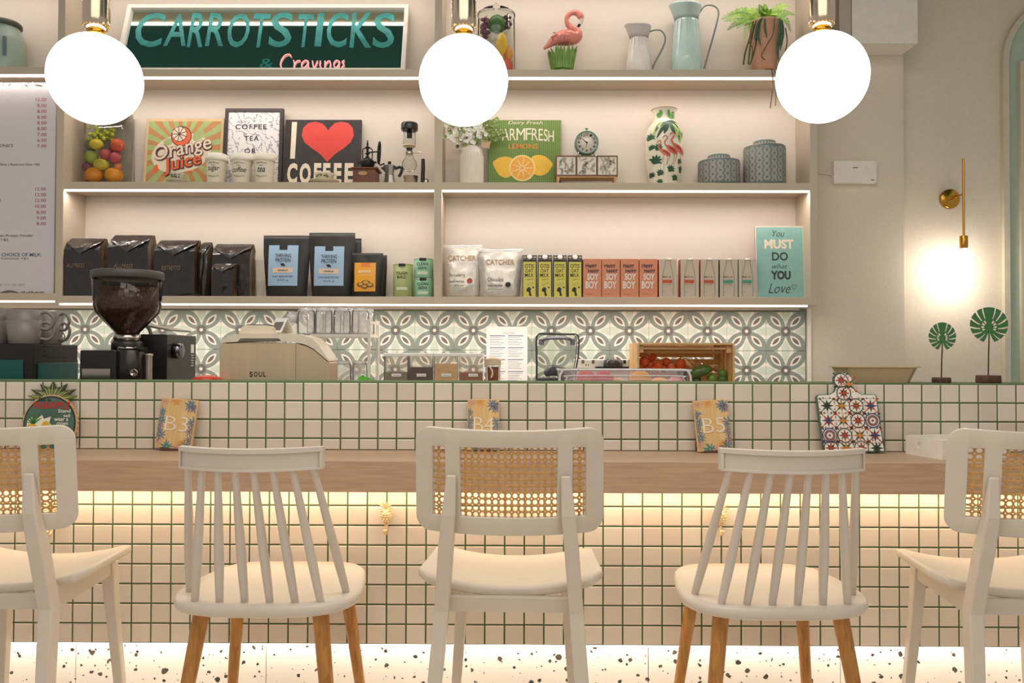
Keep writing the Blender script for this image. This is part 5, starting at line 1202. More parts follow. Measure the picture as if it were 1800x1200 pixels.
# patterned lidded jars
def pjar(px, w_, y1, lid0, lid1, label):
    r = Ref(px, 4.10, Z2); k = r.D/FPX; t = thing('patterned_jar', label, 'jar', (r.b.x, 4.131, Z2)); R0 = w_*k*.975; zt = r.z(y1)
    BL = M('teal_grey_glaze', '6d7f7c', .4, var=.05); LN = M('pale_pattern_line', 'cbbfb2', .5)
    MB().lathe([(R0*.98, .001), (R0, .004), (R0, zt-.012), (R0*.96, zt-.003), (R0*.85, zt), (0, zt)], 48).build('body', BL, t)
    lz0, lz1 = zt, r.z(lid0); R1 = lid1*k
    MB().lathe([(R1, lz0), (R1, lz1-.003), (R1*.95, lz1), (0, lz1)], 36).build('lid', BL, t)
    MB().lathe([(R0*.975, zt-.004), (R0*.98, zt-.002), (R0*.9, zt+.0008), (R0*.86, zt+.0006)], 48).build('rim_line', LN, t)
    b = MB(); pitch = .034; rows = int(zt/pitch)+1; cols = max(12, round(2*math.pi*R0/pitch*1.0)); cols -= cols % 2
    def on(a, z, dr=.0007): return ((R0+dr)*math.cos(a), (R0+dr)*math.sin(a), z)
    for i in range(cols):
        for j in range(rows):
            zc_ = .006+(j+.5*(i % 2)+.2)*pitch; ac = 2*math.pi*i/cols
            for rr3, wd, ns in ((.0165, .0013, 6), (.0095, .0014, 10)):
                ps = []
                for s_ in range(ns+1):
                    th = 2*math.pi*s_/ns; ps.append([(rr3+d)*Vector((math.cos(th), math.sin(th)*1.05)) for d in (-wd, wd)])
                for s_ in range(ns):
                    vs = [on(ac+p.x/R0, zc_+p.y) for p in (ps[s_][0], ps[s_][1], ps[s_+1][1], ps[s_+1][0])]
                    if all(.003 < v[2] < zt-.012 for v in vs): b.add(vs, [(0, 1, 2, 3)])
    for i in range(24):
        a = 2*math.pi*i/24
        b.add([((R1+.0006)*math.cos(a+d), (R1+.0006)*math.sin(a+d), lz0+(lz1-lz0)*f) for d, f in ((0, .5), (.05, .3), (.11, .5), (.05, .75))], [(0, 1, 2, 3)])
    b.build('hexagon_pattern', LN, t, kind='stuff')
pjar(1266.5, 37.5, 281, 271, 19.5, 'shorter grey-green jar with hexagon pattern, beside the flamingo vase')
pjar(1347.5, 37.5, 256, 246, 19.5, 'taller grey-green jar with hexagon pattern at the right shelf end')
# ================================================================ bottom shelf
FOIL = M('black_foil', '2a2624', .3, .3, var=.2, scale=22, bump=1.0, coat=.8); FOILS = M('bronze_foil_side', '5d4a30', .3, .5, var=.3, scale=30, bump=.5)
def coffee_bag(x0, x1, xs_, y0, D, word, label, dp=.10, seed=0, wx=None):
    # front face x0..x1, side face to xs_
    r = Ref((x0+x1)/2, D, Z3); t = thing('coffee_bag', label, 'bag', (r.b.x, D+dp/2, Z3), (0, 0, 0), 'black foil coffee bags on the bottom shelf')
    k = r.D/FPX; hw_ = (x1-x0)/2*k; H_ = r.z(y0); rn = random.Random(seed); b = MB(); n = 8; secs = []
    Lv = [(0, 1, 1), (.05, 1.02, 1.0), (.3, 1.0, 1.02), (.6, 1.0, 1.0), (.78, 1.0, .96), (.88, 1.0, .72), (.96, .99, .34), (1.0, .97, .10)]
    ring = []
    for u, wf, df in Lv:
        hx, hy = hw_*wf, dp/2*df; yy = .0 if u < .8 else (u-.8)*.12; L_ = []
        for (ax, ay) in ((-1, -1), (-.5, -1.03), (0, -1.05), (.5, -1.03), (1, -1), (.94, 0), (1, 1), (0, 1), (-1, 1), (-.94, 0)):
            L_.append((ax*hx+rn.uniform(-.0025, .0025), yy+ay*hy+rn.uniform(-.003, .003), u*H_+(rn.uniform(-.004, .004) if .05 < u < 1 else 0)))
        ring.append(L_)
    vs = [v for L_ in ring for v in L_]; N = 10; fs = []; ms = []
    for q in range(len(ring)-1):
        for i in range(N): fs.append((q*N+i, q*N+(i+1) % N, (q+1)*N+(i+1) % N, (q+1)*N+i)); ms.append(1 if i in (4, 5, 8, 9) else 0)
    for f, m in zip(fs, ms): b.add([], [], 0); b.f.append(f); b.m.append(m); b.s.append(False)
    b.v = [tuple(v) for v in vs]
    b.f += [tuple(range(N))[::-1], tuple(range((len(ring)-1)*N, len(ring)*N))]; b.m += [0, 0]; b.s += [False, False]
    b.build('bag_body', [FOIL, FOILS], t)
    c = MB(); yf = -dp/2*1.05-.004
    def ff(x, z):
        u = z/H_; pts = [(.6, 1.0), (.78, .96), (.88, .72), (.96, .34), (1.0, .10)]
        for (u0, d0), (u1, d1) in zip(pts, pts[1:]):
            if u <= u1: d = d0+(d1-d0)*(u-u0)/(u1-u0); break
        return -dp/2*d*1.05+(0 if u < .8 else (u-.8)*.12)-.0045
    f_ = MB(); hv = hw_*.97
    grid = []
    for i in range(9):
        v = -1+i/4; zb_ = H_*(.90-.20*(1-abs(v))+rn.uniform(-.008, .008)); row = []
        for j in range(6): z = zb_+(H_*.985-zb_)*j/5; row.append((v*hv, ff(v*hv, z)-.0035*(j < 2), z))
        grid.append(row)
    f_.add([p for row in grid for p in row], [(i*6+j, i*6+6+j, i*6+7+j, i*6+j+1) for i in range(8) for j in range(5)]); f_.build('folded_flap', M('lit_flap_foil', '4b4643', .25, .4, var=.25, scale=30, bump=.8, coat=.8), t)  # lighter foil than the body: light on the fold put into the colour
    if word:
        q = r.rect(wx[0], wx[1], wx[2], wx[3]); c.text(word, *q, y=yf, bold=.01, shear=.15); c.build('lettering', M('bronze_ink', '8d7a5e', .5, .3), t)
    o = MB().lathe([(.006, 0), (.006, .002), (.002, .003)], 14).build('valve', M('valve_silver', '9a958c', .3, .5), t); o.rotation_euler = (rad(75), 0, 0); o.location = (0, -dp/2*.95, H_*.83)
    return t
coffee_bag(109, 172, 186, 417, 4.036, 'ALLPRESS', 'black foil coffee bag at the far left end of the bottom shelf', .11, 1, (118, 150, 463, 470))
coffee_bag(187, 258, 270, 411, 4.045, 'ALLPRESS', 'black foil coffee bag behind the grinder hopper, second from left', .11, 2, (201, 235, 464, 471))
coffee_bag(269, 340, 366, 420, 4.045, 'RISTRETTO', 'black foil coffee bag right of the grinder hopper, third from left', .11, 3, (285, 318, 467, 475))
coffee_bag(347, 362, 367, 424, 4.10, None, 'narrow black coffee bag tucked behind the third large one', .09, 4)
coffee_bag(371, 438, 447, 427, 4.12, None, 'black foil coffee bag standing behind the small one', .09, 5)
coffee_bag(370, 409, 420, 462, 4.05, None, 'small black foil coffee bag in front of a larger one', .05, 6)
def pouch(x0, x1, y0, D, dp, mat, label, name='protein_pouch', group=None, taper=.86, z=None, wob=.0025, seed=1):
    r = Ref((x0+x1)/2, D, Z3); k = r.D/FPX; t = thing(name, label, 'pouch', (r.b.x, D+dp/2, Z3), (0, 0, 0), group); hw_ = (x1-x0)/2*k; H_ = r.z(y0)
    rn = random.Random(seed)
    wd = lambda u: hw_*(taper+(1-taper)*min(1, u*1.4)); hy = lambda u: max(.0015, dp/2*(1-u**1.6)*(.75+.25*min(1, u*6)))
    b = MB(); NX, NZ = 12, 14; vs = []
    for side in (-1, 1):
        for j in range(NZ+1):
            u = j/NZ
            for i in range(NX+1):
                v = 2*i/NX-1; y = side*hy(u)*(1-abs(v)**3)**.5+ (rn.uniform(-wob, wob) if 0 < i < NX and 0 < j < NZ else 0)
                vs.append((v*wd(u), y, u*H_))
    W = NX+1; Q = W*(NZ+1); fs = []
    for j in range(NZ):
        for i in range(NX): a = j*W+i; fs += [(a, a+1, a+W+1, a+W), (Q+a, Q+a+W, Q+a+W+1, Q+a+1)]
    for i in range(NX): fs += [(i, Q+i, Q+i+1, i+1), (NZ*W+i, NZ*W+i+1, Q+NZ*W+i+1, Q+NZ*W+i)]
    b.add(vs, fs, 0, True).build('pouch_body', mat, t)
    fn = lambda x, z: -hy(min(1, max(0, z/H_)))*(max(0, 1-min(1, abs(x)/wd(min(1, max(0, z/H_))))**3))**.5-.0045
    return r, t, fn, H_
MBK = M('matt_black_pouch', '232120', .45, var=.15, scale=10, bump=.2)
def gridpanel(r, fn, box_, name, mat, t, y=-.0005, top=None):
    x0, x1, z0, z1 = r.rect(*box_); b = MB(); vs = []; N = 10
    for j in range(N+1):
        for i in range(N+1): x, z = x0+(x1-x0)*i/N, z0+(z1-z0)*j/N; vs.append((x, fn(x, z)+y, z))
    b.add(vs, [(j*(N+1)+i, j*(N+1)+i+1, (j+1)*(N+1)+i+1, (j+1)*(N+1)+i) for j in range(N) for i in range(N)], 0, True); return b.build(name, mat, t)
BLU = M('powder_blue_label', '9dbcd6', .5, var=.06, scale=8)
def protein(x0, x1, y0, lx0, lx1, ly0, ly1, D, label, seed):
    r, t, fn, H_ = pouch(x0, x1, y0, D, .07, MBK, label, seed=seed, group='black pouches with pale blue labels')
    gridpanel(r, fn, (lx0, lx1, ly0, ly1), 'label', BLU, t); cx_ = (lx0+lx1)/2; w_ = (lx1-lx0)/54
    gridpanel(r, fn, (cx_-7, cx_+7, ly0, ly0+8), 'label_tab', MBK, t, -.0014)
    gridpanel(r, fn, (cx_-18, cx_+18, ly0+40, ly0+49), 'flavour_panel', M('peach_label', 'dcc3ae', .5), t, -.0014)
    b = MB(); b.text('THRIVING', *r.rect(cx_-14, cx_+14, ly0+15, ly0+21.5), fn=fn, y=-.0022, bold=.006); b.text('PROTEIN', *r.rect(cx_-13, cx_+13, ly0+23, ly0+30), fn=fn, y=-.0022, bold=.006)
    b.text('VANILLA', *r.rect(cx_-9, cx_+9, ly0+43, ly0+46), fn=fn, y=-.0022, bold=.02)
    b.text('PLANT BASED PROTEIN', *r.rect(cx_-18, cx_+18, ly0+54, ly0+57), fn=fn, y=-.0022); b.text('450 g', *r.rect(cx_-10, cx_+10, ly0+61, ly0+63.5), fn=fn, y=-.0022)
    b.flat(r.pts([(cx_-5, ly0+33), (cx_+1, ly0+32), (cx_+5, ly0+37), (cx_-2, ly0+37)]), -.0022, fn=fn)
    b.build('lettering', INK, t); return t
protein(618, 632, 418, 621, 629, 440, 500, 4.17, 'black pouch mostly hidden behind the taller blue-label pouch', 9)
protein(458, 541, 413, 470, 523, 430, 502, 4.10, 'black pouch with pale blue label, left and shorter of the pair', 3)
protein(539, 621, 408, 551, 604, 432, 502, 4.09, 'taller black pouch with pale blue label, right of the pair', 4)
r, t, fn, H_ = pouch(650, 678, 448, 4.15, .05, MBK, 'black pouch peeking out behind the yellow-label pouch', 'snack_pouch', seed=6)
r, t, fn, H_ = pouch(616, 671, 444, 4.085, .06, MBK, 'small black pouch with a bright yellow label', 'snack_pouch', seed=5)
gridpanel(r, fn, (622, 660, 461, 512), 'label', M('amber_label', 'eda72c', .5, var=.04), t); gridpanel(r, fn, (634, 650, 461, 468), 'label_tab', M('orange_tab', 'e07f33', .5), t, -.0014)
b = MB(); b.text('BANANA', *r.rect(630, 652, 474, 479), fn=fn, y=-.002, m=0, bold=.02); b.text('smoothie boost', *r.rect(629, 653, 481, 483), fn=fn, y=-.002, m=0)
for cx0, cy0, s_ in ((634, 500, 7), (643, 497, 8), (650, 501, 7), (641, 504, 6)): b.flat([r.q(cx0+s_*math.cos(a), cy0+s_*.6*math.sin(a)) for a in [2*math.pi*i/14 for i in range(14)]], -.0022, 1, fn=fn); b.flat([r.q(cx0+s_*.6*math.cos(a), cy0-1+s_*.35*math.sin(a)) for a in [2*math.pi*i/14 for i in range(14)]], -.0028, 2, fn=fn)
b.build('label_print', [CREAM, M('fruit_brown', '7a5428', .5), M('fruit_gold', 'd9a03f', .5)], t)
def tin(px0, px1, y0, y1, D, hx, label, l1, l2, group=None, zb=None):
    r = Ref((px0+px1)/2, D, Z3 if zb is None else zb); k = r.D/FPX; R0 = (px1-px0)/2*k; t = thing('powder_tin', label, 'tin', (r.b.x, D+.05, r.b.z), (0, 0, 0), group); H_ = r.z(y0)
    g = M('tin_'+hx, hx, .4)
    MB().lathe([(R0*.97, .0006), (R0, .003), (R0, H_-.006)], 30).build('can', g, t); MB().lathe([(R0*1.01, H_-.006), (R0*1.01, H_-.001), (R0*.95, H_), (0, H_)], 30).build('lid', M('tin_lid', 'c9c5a8', .35), t)
    fn = lambda x, z: -math.sqrt(max(1e-6, R0*R0-x*x))-.0008; cx_ = (px0+px1)/2
    b = MB(); h_ = (y1-y0)
    gx = lambda w_, a, c_: r.rect(cx_-w_, cx_+w_, a, c_)
    b.text(l1, *gx(10, y0+h_*.24, y0+h_*.24+5), fn=fn, bold=.02); b.text(l2, *gx(8, y0+h_*.24+7, y0+h_*.24+12), fn=fn, bold=.02); b.build('lettering', INK, t)
    gridpanel(r, fn, (cx_-5, cx_+7, y0, y0+5), 'label_tab', MBK, t, -.0004); gridpanel(r, fn, (cx_-9, cx_+10, y0+h_*.70, y0+h_*.70+5), 'note_panel', M('pale_tin_panel', 'd3dcc4', .5), t, -.0002)
    return t, H_
tin(688, 723, 463, 522, 4.085, 'a3ad72', 'tall olive green powder tin left of the stacked mint tins', 'COLLAGEN', 'BUILD')
t, H_ = tin(725, 760, 488, 522, 4.085, '8cbf9c', 'mint green powder tin, the lower of the stacked pair', 'CLEAN', 'GREENS', 'mint powder tins')
tin(725, 759, 453, 487, 4.085, '90c4a2', 'mint green powder tin, the upper of the stacked pair', 'CLEAN', 'GREENS', 'mint powder tins', Z3+H_+.0005)
SILV = M('silver_film_pouch', 'd3ccc2', .28, .45, var=.12, scale=25, bump=.5)
for x0, x1, y0, lb, sd, fl, lg in ((777, 846, 428, 'silvery clear pouch on the left, printed Catcher', 21, 'Strawberry', 'pink'), (840, 918, 435, 'silvery clear pouch on the right, printed Catcher', 22, 'Chocolate', 'dark')):
    r, t, fn, H_ = pouch(x0, x1, y0, 4.09 if sd == 21 else 4.075, .07, SILV, lb, 'silver_pouch', 'silver film pouches', .88, wob=.004, seed=sd); cx_ = (x0+x1)/2
    b = MB(); b.text('CATCHER', *r.rect(cx_-25, cx_+25, y0+20, y0+29), fn=fn, y=-.002, m=0, bold=.01); b.text(fl, *r.rect(cx_-22, cx_+6, y0+52, y0+59), fn=fn, y=-.002, m=1); b.text('PLANT PROTEIN', *r.rect(cx_-22, cx_+4, y0+65, y0+68), fn=fn, y=-.002, m=1, bold=.02); b.text('no added sugar', *r.rect(cx_-22, cx_+6, y0+72, y0+74.5), fn=fn, y=-.002, m=1)
    b.flat([r.q(cx_+14+5*math.cos(a), y0+65+4.5*math.sin(a)) for a in [2*math.pi*i/12 for i in range(12)]], -.002, 2 if lg == 'pink' else 3, fn=fn); b.build('lettering', [M('gold_ink', 'b99a6a', .5), M('slate_ink', '6b6562', .6), M('berry_ink', 'b0524f', .6), INK], t)
# milk cartons
def carton(x0, x1, y0, D, build, label, group, name, side=None):
    r = Ref((x0+x1)/2, D, Z3); t = thing(name, label, 'carton', r.b, (0, 0, 0), group); k = r.D/FPX; build(r, t, x0, x1, r.x(x0), r.x(x1), r.z(y0)); return t
YEL = M('oat_yellow', 'd9d060', .5, var=.05); OBK = M('oat_black', '2a2622', .5)
def oat(r, t, p0, p1, x0, x1, H_):
    dp = .07; zt = r.z(457); b = MB(); b.box(x0, x1, 0, dp, 0, zt); b.add([(x0, 0, zt), (x1, 0, zt), (x1, dp, zt), (x0, dp, zt), (x0, dp*.42, H_), (x1, dp*.42, H_), (x1, dp*.58, H_), (x0, dp*.58, H_)], [(0, 1, 5, 4), (2, 3, 7, 6), (4, 5, 6, 7), (1, 2, 6, 5), (3, 0, 4, 7)]); b.build('box', OBK, t, bevel=.0008)
    MB().box(x0+.003, x1-.006, -.0008, 0, .003, zt-.008).build('front_panel', YEL, t)
    o = MB().lathe([(.013, 0), (.0135, .010), (.012, .012), (0, .012)], 18).build('cap', M('white_cap', 'f1ede4', .4), t); o.location = ((x0+x1)/2-.001, dp*.16, zt+.012); o.rotation_euler = (rad(58), 0, 0)
    b = MB(); c_ = (p0+p1)/2
    for s_, a, d, w_ in (('OTIS', 464, 471, 8), ('OAT', 472.5, 479, 7), ('MILK', 480.5, 486.5, 8)): b.text(s_, *r.rect(c_-w_-1, c_+w_-1, a, d), y=-.0014, bold=.008)
    b.text('creamy oat', *r.rect(c_-6, c_+6, 490, 492.5), y=-.0014, rot=.1); b.text('M I L K', *r.rect(c_-5, c_+6, 498, 500), y=-.0014, rot=.3)
    b.flat(r.pts([(c_-6, 508), (c_-2, 504), (c_+2, 507), (c_+1, 511), (c_+3, 520), (c_-1, 520), (c_-2, 513), (c_-6, 512)]), -.0014); b.flat([r.q(c_+6+1.6*math.cos(a), 505+1.6*math.sin(a)) for a in [i*.785 for i in range(8)]], -.0014)
    b.build('lettering', OBK, t)
    b = MB(); [b.box(x0+(x1-x0)*u, x0+(x1-x0)*u+.004, -.001+dp*.2, dp*.2+.004, zt+.008, zt+.020) for u in (.06, .16, .78, .88)]; b.build('top_print', CREAM, t, kind='stuff')
for i, (a, c_) in enumerate(((919, 944), (946, 971), (973, 997), (999, 1024))):
    carton(a, c_, 447, 4.075, oat, ('yellow and black oat milk carton, %s in its row' % ('leftmost, beside the silver pouch', 'second from left', 'third from left', 'rightmost, beside the coral cartons')[i]), 'yellow oat milk cartons', 'oat_milk_carton')
COR = M('coral_carton', 'd98f6c', .5, var=.03)
def soy(r, t, p0, p1, x0, x1, H_):
    MB().box(x0+.0006, x1-.0006, 0, .065, 0, H_).build('box', COR, t, bevel=.0015); MB().box(x0+.004, x1-.004, .004, .03, H_, H_+.0012).build('top_fold', COR, t)
    c_ = (p0+p1)/2; b = MB()
    b.text('Happy', *r.rect(c_-12, c_+8, 463, 471.5), y=-.0012, m=0, bold=.025, shear=.1, rot=.08); b.text('happy', *r.rect(c_-8, c_+12, 472, 480), y=-.0013, m=0, bold=.025, shear=.1, rot=.08)
    b.text('SOY', *r.rect(c_-9, c_+11, 480.5, 492), y=-.0011, m=1, bold=.035); b.text('BOY', *r.rect(c_-12, c_+10, 494, 507), y=-.0011, m=1, bold=.035)
    b.text('soy milk 1 L', *r.rect(c_-11, c_+3, 516, 518), y=-.0012, m=0); b.build('lettering', [M('navy_script', '3b3543', .6), M('white_print', 'e9e4de', .6)], t)
for i, (a, c_) in enumerate(((1025, 1057.5), (1058, 1090), (1091, 1123), (1124, 1156))):
    carton(a, c_, 454.5, 4.075, soy, ('coral pink soy milk carton, %s of its four' % ('leftmost', 'second from left', 'third from left', 'rightmost')[i]), 'coral soy milk cartons', 'soy_milk_carton')
GRC = M('greige_carton', 'c9bcab', .5, var=.02)
def nut(hx):
    def f(r, t, p0, p1, x0, x1, H_):
        b = MB(); b.box(x0+.001, x1-.001, 0, .063, 0, H_); b.m[-6:] = [0, 0, 0, 0, 1, 1]; b.build('box', [GRC, M('carton_side_'+hx, hx, .5)], t)
        o = MB().lathe([(.012, 0), (.012, .010), (0, .010)], 14, ((x0+x1)/2+.014, .045, H_)).build('cap', M('white_cap', 'f1ede4', .4), t)
        c_ = (p0+p1)/2; b = MB(); L = [(c_-8.5, 520), (c_-9.5, 516), (c_-9.5, 488), (c_-8, 478), (c_-5, 466), (c_-4.5, 459), (c_-5, 457)]
        for sg in (1, -1):
            q = [(*r.q(c_+sg*(x-c_), y), 0) for x, y in L]; q = [Vector((x, -.0006, z)) for x, z, _ in smooth(q, 3, False)]; b.tube(q, .0009, 4)
        b.tube([(r.x(c_-5), -.0006, r.z(457)), (r.x(c_+5), -.0006, r.z(457))], .0009, 4); b.build('bottle_outline', GREYINK, t)
        MB().box(r.x(c_-9.5), r.x(c_+7.5), -.0014, 0, r.z(496.5), r.z(491)).build('colour_bar', M('bar_'+hx, hx, .5), t)
        b = MB(); b.text('MILK', *r.rect(c_-9, c_, 485, 488), y=-.0012, bold=.02); b.text('LAB', *r.rect(c_+1, c_+6, 485, 488), y=-.0012); b.text('nut milk', *r.rect(c_-9, c_+6, 498.5, 500.5), y=-.0012); b.text('1 L', *r.rect(c_-9, c_-5, 512, 514), y=-.0012); b.build('lettering', GREYINK, t, kind='stuff')
    return f
for i, (a, c_, hx) in enumerate(((1158, 1190, 'c0532f'), (1196, 1229, 'c0532f'), (1231, 1263, 'c0532f'), (1265, 1297, '4f9a82'), (1298, 1330, '4f9a82'))):
    carton(a, c_, 455, 4.075, nut(hx), 'greige milk carton with %s bar, %s' % ('orange' if i < 3 else 'green', ('left of the three', 'middle of the three', 'right of the three', 'left of the two', 'beside the turquoise sign')[i]), 'greige milk cartons with %s bars' % ('orange' if i < 3 else 'green'), 'nut_milk_carton')
# turquoise tin sign
r = Ref(1373, 4.10, Z3); t = thing('tin_sign', 'turquoise tin sign reading You must do what you love', 'sign', r.b, (rad(-5), 0, 0))
x0, x1, h_ = r.x(1330), r.x(1416), r.z(394)
MB().prism(rrect(x0, x1, 0, h_, .008), 0, .004).build('plate', M('cream_tin', 'e3d8c4', .45), t, bevel=.0015)
MB().prism(rrect(x0-.0015, x1+.0015, -.001, h_+.0015, .009), .0042, .006).build('rust_edge', M('rust_pink_edge', 'b5776a', .5), t)
MB().flat(rrect(x0+.006, x1-.006, .006, h_-.006, .006), -.0006).build('turquoise_face', M('turquoise_paint', '8fbdb6', .45, var=.06), t)
b = MB()
for s_, a, c_, u, v, m, bo, sh in (('You', 1361, 1382, 403, 414, 1, -.005, .35), ('MUST', 1346, 1398, 419, 436, 0, .045, 0), ('DO', 1359, 1387, 442, 457, 1, .02, 0), ('what', 1359, 1386, 463, 471, 1, -.008, .4), ('YOU', 1356, 1391, 475, 491, 1, .05, 0), ('Love', 1351, 1390, 498, 515, 1, -.008, .4)): b.text(s_, *r.rect(a, c_, u, v), y=-.0012, m=m, bold=bo, shear=sh)
hq = [(1396, 509), (1392, 503), (1393, 500), (1395, 499.5), (1397, 502), (1399, 499.5), (1401, 501), (1400, 505)]
hv = [Vector((*r.q(*p), 0)) for p in hq+hq[:1]]; b.tube([(v.x, -.0012, v.y) for v in hv], .0007, 4, 1)
b.build('lettering', [CREAM, M('soft_black_ink', '39403f', .6)], t)
# menu board
r = Ref(40, 4.055, PZ(517, DF)); t = thing('menu_board', 'white printed price menu board in the left bay', 'menu', r.b, (0, 0, 0))
x0, x1 = r.x(-60), r.x(95.5); h_ = r.z(146)
MB().box(x0, x1, 0, .012, 0, h_).build('board', M('cool_white_board', 'dcd7d9', .5, var=.01), t, bevel=.001)
b = MB(); Y_ = -.001
for s_, y in zip(('12.50', '8.00', '8.00', '8.00', '8.00', '8.00', '7.00', '6.50', '7.00'), (175, 185.5, 195.5, 206, 216, 226, 236.5, 246.5, 256.5)): b.text(s_, *r.rect(82-(19 if len(s_) > 4 else 16.5), 82, y-2.8, y+2.8), y=Y_, m=1)
for s_, y in zip(('12.00', '12.00', '12.00', '10.00', '8.00', '9.00', '8.00'), (332, 342, 352, 362.5, 373, 383, 393)): b.text(s_, *r.rect(81-(19 if len(s_) > 4 else 16.5), 81, y-2.8, y+2.8), y=Y_, m=1)
for s_, a, c_, y, hh, m in (('KOMBUCHA & TONICS', -58, 23, 256, 2.6, 0), ('Ginger | Wheatgrass Shot | Beetroot Shot +$2', -58, 70, 289.5, 2.6, 0), ('BREAKFAST BOWLS', -58, 2, 352, 2.6, 0), ('Chia Seeds | Vegan Protein Powder', -50, 59, 414.5, 2.6, 0), ('Granola +$2', -30, 15, 421.5, 2.2, 0), ('WITH A CHOICE OF MILK:', -32, 73, 447.5, 3, 2), ('Soy | Oat | Coconut +$1', -40, 49, 454.5, 2.2, 0), ('PRICES SUBJECTED TO 7% GST', -56, 44, 501, 2, 3)): b.text(s_, *r.rect(a, c_, y-hh, y+hh), y=Y_, m=m, bold=.012)
b.build('lettering', [GREYINK, REDINK, M('blue_grey_ink', '5b6f80', .6), M('light_grey_ink', 'a9a4a4', .6)], t)
b = MB(); rn = random.Random(4)
for i in range(16): x = 36+i*2.6; y = 511+rn.uniform(0, 3); b.flat(r.pts([(x, 516.5), (x+1.4, 516.5), (x+2.6+rn.random()*2, y), (x+1.2, y)]), Y_)
b.flat(smooth(r.pts([(0, 514), (14, 510), (28, 512), (36, 516), (20, 514), (8, 516)]), 3), Y_)
for a, c_, d, e in ((2, 149, 5, 143), (12, 149, 18, 142), (32, 143, 38, 150), (36, 143, 46, 150), (42, 149, 48, 142), (48, 150, 50, 143), (54, 142, 58, 149), (58, 147, 72, 148)): b.tube([(r.x(a), Y_, r.z(c_+2)), (r.x(d), Y_, r.z(e+3))], .0012, 4)
b.build('leaf_sketch', GREYINK, t, kind='stuff')
# ================================================================ machines on the front worktop
GM = M('grey_stoneware', '827c77', .4, var=.03)
# espresso machine at the far left, used as a cup stand
YM = 2.92; xr_ = PX(58, YM); zt = PZ(607, YM)
t = thing('coffee_machine', 'dark coffee machine with teal panels at the far left behind the bar', 'coffee machine', (xr_, YM, ZW))
DKB = M('dark_brown_metal', '2b2624', .4, .3); TEA = M('teal_panel', '0f5a54', .35, var=.08)
H_ = zt-ZW; xl = -.20
b = MB().box(xl, 0, 0, .30, .0, H_).build('housing', DKB, t, bevel=.004)
za_, zb_ = .02, PZ(635, YM)-ZW
MB().box(xl+.004, PX(42, YM)-xr_, -.004, -.0005, za_, zb_).build('front_panel', TEA, t, bevel=.001)
MB().box(.0005, .004, .03, .295, za_, zb_-.012).build('side_panel', TEA, t, bevel=.001)
for i in range(3): MB().box(.0005, .003, .07, .29, zb_+.012+.018*i, zb_+.016+.018*i).build('vent_slot', BLACK, t)
def mug(x, y, z, R0, h_, ang, label, name='grey_mug', group='grey mugs stacked on the coffee machine'):
    t = thing(name, label, 'mug', (x, y, z), (0, 0, rad(ang)), group)
    MB().shell([(R0*.80, .0), (R0*.84, .003), (R0, h_)], 30, t=.0025).build('cup_body', GM, t)
    pts = smooth([(R0*.88, 0, h_*.86), (R0*1.25, 0, h_*.92), (R0*1.62, 0, h_*.62), (R0*1.35, 0, h_*.22), (R0*.82, 0, h_*.24)], 4, False)
    MB().tube(pts, R0*.10, 8).build('handle', GM, t)
zt2 = zt+.0005
kx = 3.0/FPX
# front row pairs (lower + upper)
Rm = 29*2.97/FPX; hm = .088
def mp(px, D): return PX(px, D)
mug(mp(38, 2.97), 2.985, zt2, Rm, hm, 20, 'grey mug, lower one of the large front stack'); mug(mp(38, 2.97), 2.985, zt2+hm*.42+.001, Rm, hm, 15, 'grey mug, upper one of the large front stack')
mug(mp(82, 3.12), 3.13, zt2, Rm*.9, hm*1.0, -5, 'grey mug, lower one of the stack with a ring handle standing out'); mug(mp(82, 3.12), 3.13, zt2+hm*.42+.001, Rm*.9, hm, -8, 'grey mug, upper one with its ring handle standing out')
mug(mp(-16, 3.0), 3.02, zt2, Rm, hm, 200, 'grey mug cut by the left picture edge, lower of two'); mug(mp(-16, 3.0), 3.02, zt2+hm*.5+.001, Rm, hm, 200, 'grey mug cut by the left picture edge, upper of two')
for i, (px, D, lb) in enumerate(((108, 3.185, 'small grey espresso cup beside the mugs, nearer the corner'), (124, 3.19, 'small grey espresso cup at the right end of the coffee machine'))):
    mug(min(mp(px, D), xr_-.03+i*.0), D-.02+i*.0 if i else D-.04, zt2, .024, .05, -10, lb, 'espresso_cup', 'small espresso cups on the coffee machine') if i == 0 else None
# coffee grinder with bean hopper
D = 2.98; r = Ref(196, D, ZW); k = D/FPX
t = thing('coffee_grinder', 'black coffee grinder with a big clear bean hopper above the bar', 'grinder', (r.b.x, D+.12, ZW))
R0 = 59*k
hop = [(20*k, r.z(589)), (21*k, r.z(585)), (54*k, r.z(549)), (57*k, r.z(538)), (60*k, r.z(486))]
MB().shell(hop, 48, t=.002).build('hopper', glass('smoky_glass', 'f0ece8', .93), t)
def beans():
    m = M('coffee_beans', '432c1f', .45, var=.75, scale=120, bump=1.0); return m
MB().lathe([(18*k, r.z(588)), (20*k, r.z(584)), (52*k, r.z(549)), (55*k, r.z(538)), (56.5*k, r.z(503)), (30*k, r.z(499)), (0, r.z(498))], 40).build('beans', beans(), t, kind='stuff')
MB().shell([(59*k, r.z(488)), (62*k, r.z(486)), (62*k, r.z(475)), (60*k, r.z(473)), (30*k, r.z(472)), (.001, r.z(472))], 48, t=.002).build('hopper_lid', M('grey_rubber', '4d4a47', .5), t)
b = MB(); b.lathe([(24*k, r.z(600)), (24*k, r.z(592)), (21*k, r.z(588))], 30); b.build('neck_ring', M('chrome_neck', 'bdb6ae', .2, 1), t)
MB().lathe([(27*k, r.z(617)), (27*k, r.z(604)), (23*k, r.z(599))], 30).build('neck', BLACK, t)
SAT = M('satin_black', '232120', .35)
MB().box(r.x(141), r.x(205), -.115, .055, .0, r.z(617)).build('body', SAT, t, bevel=.006)
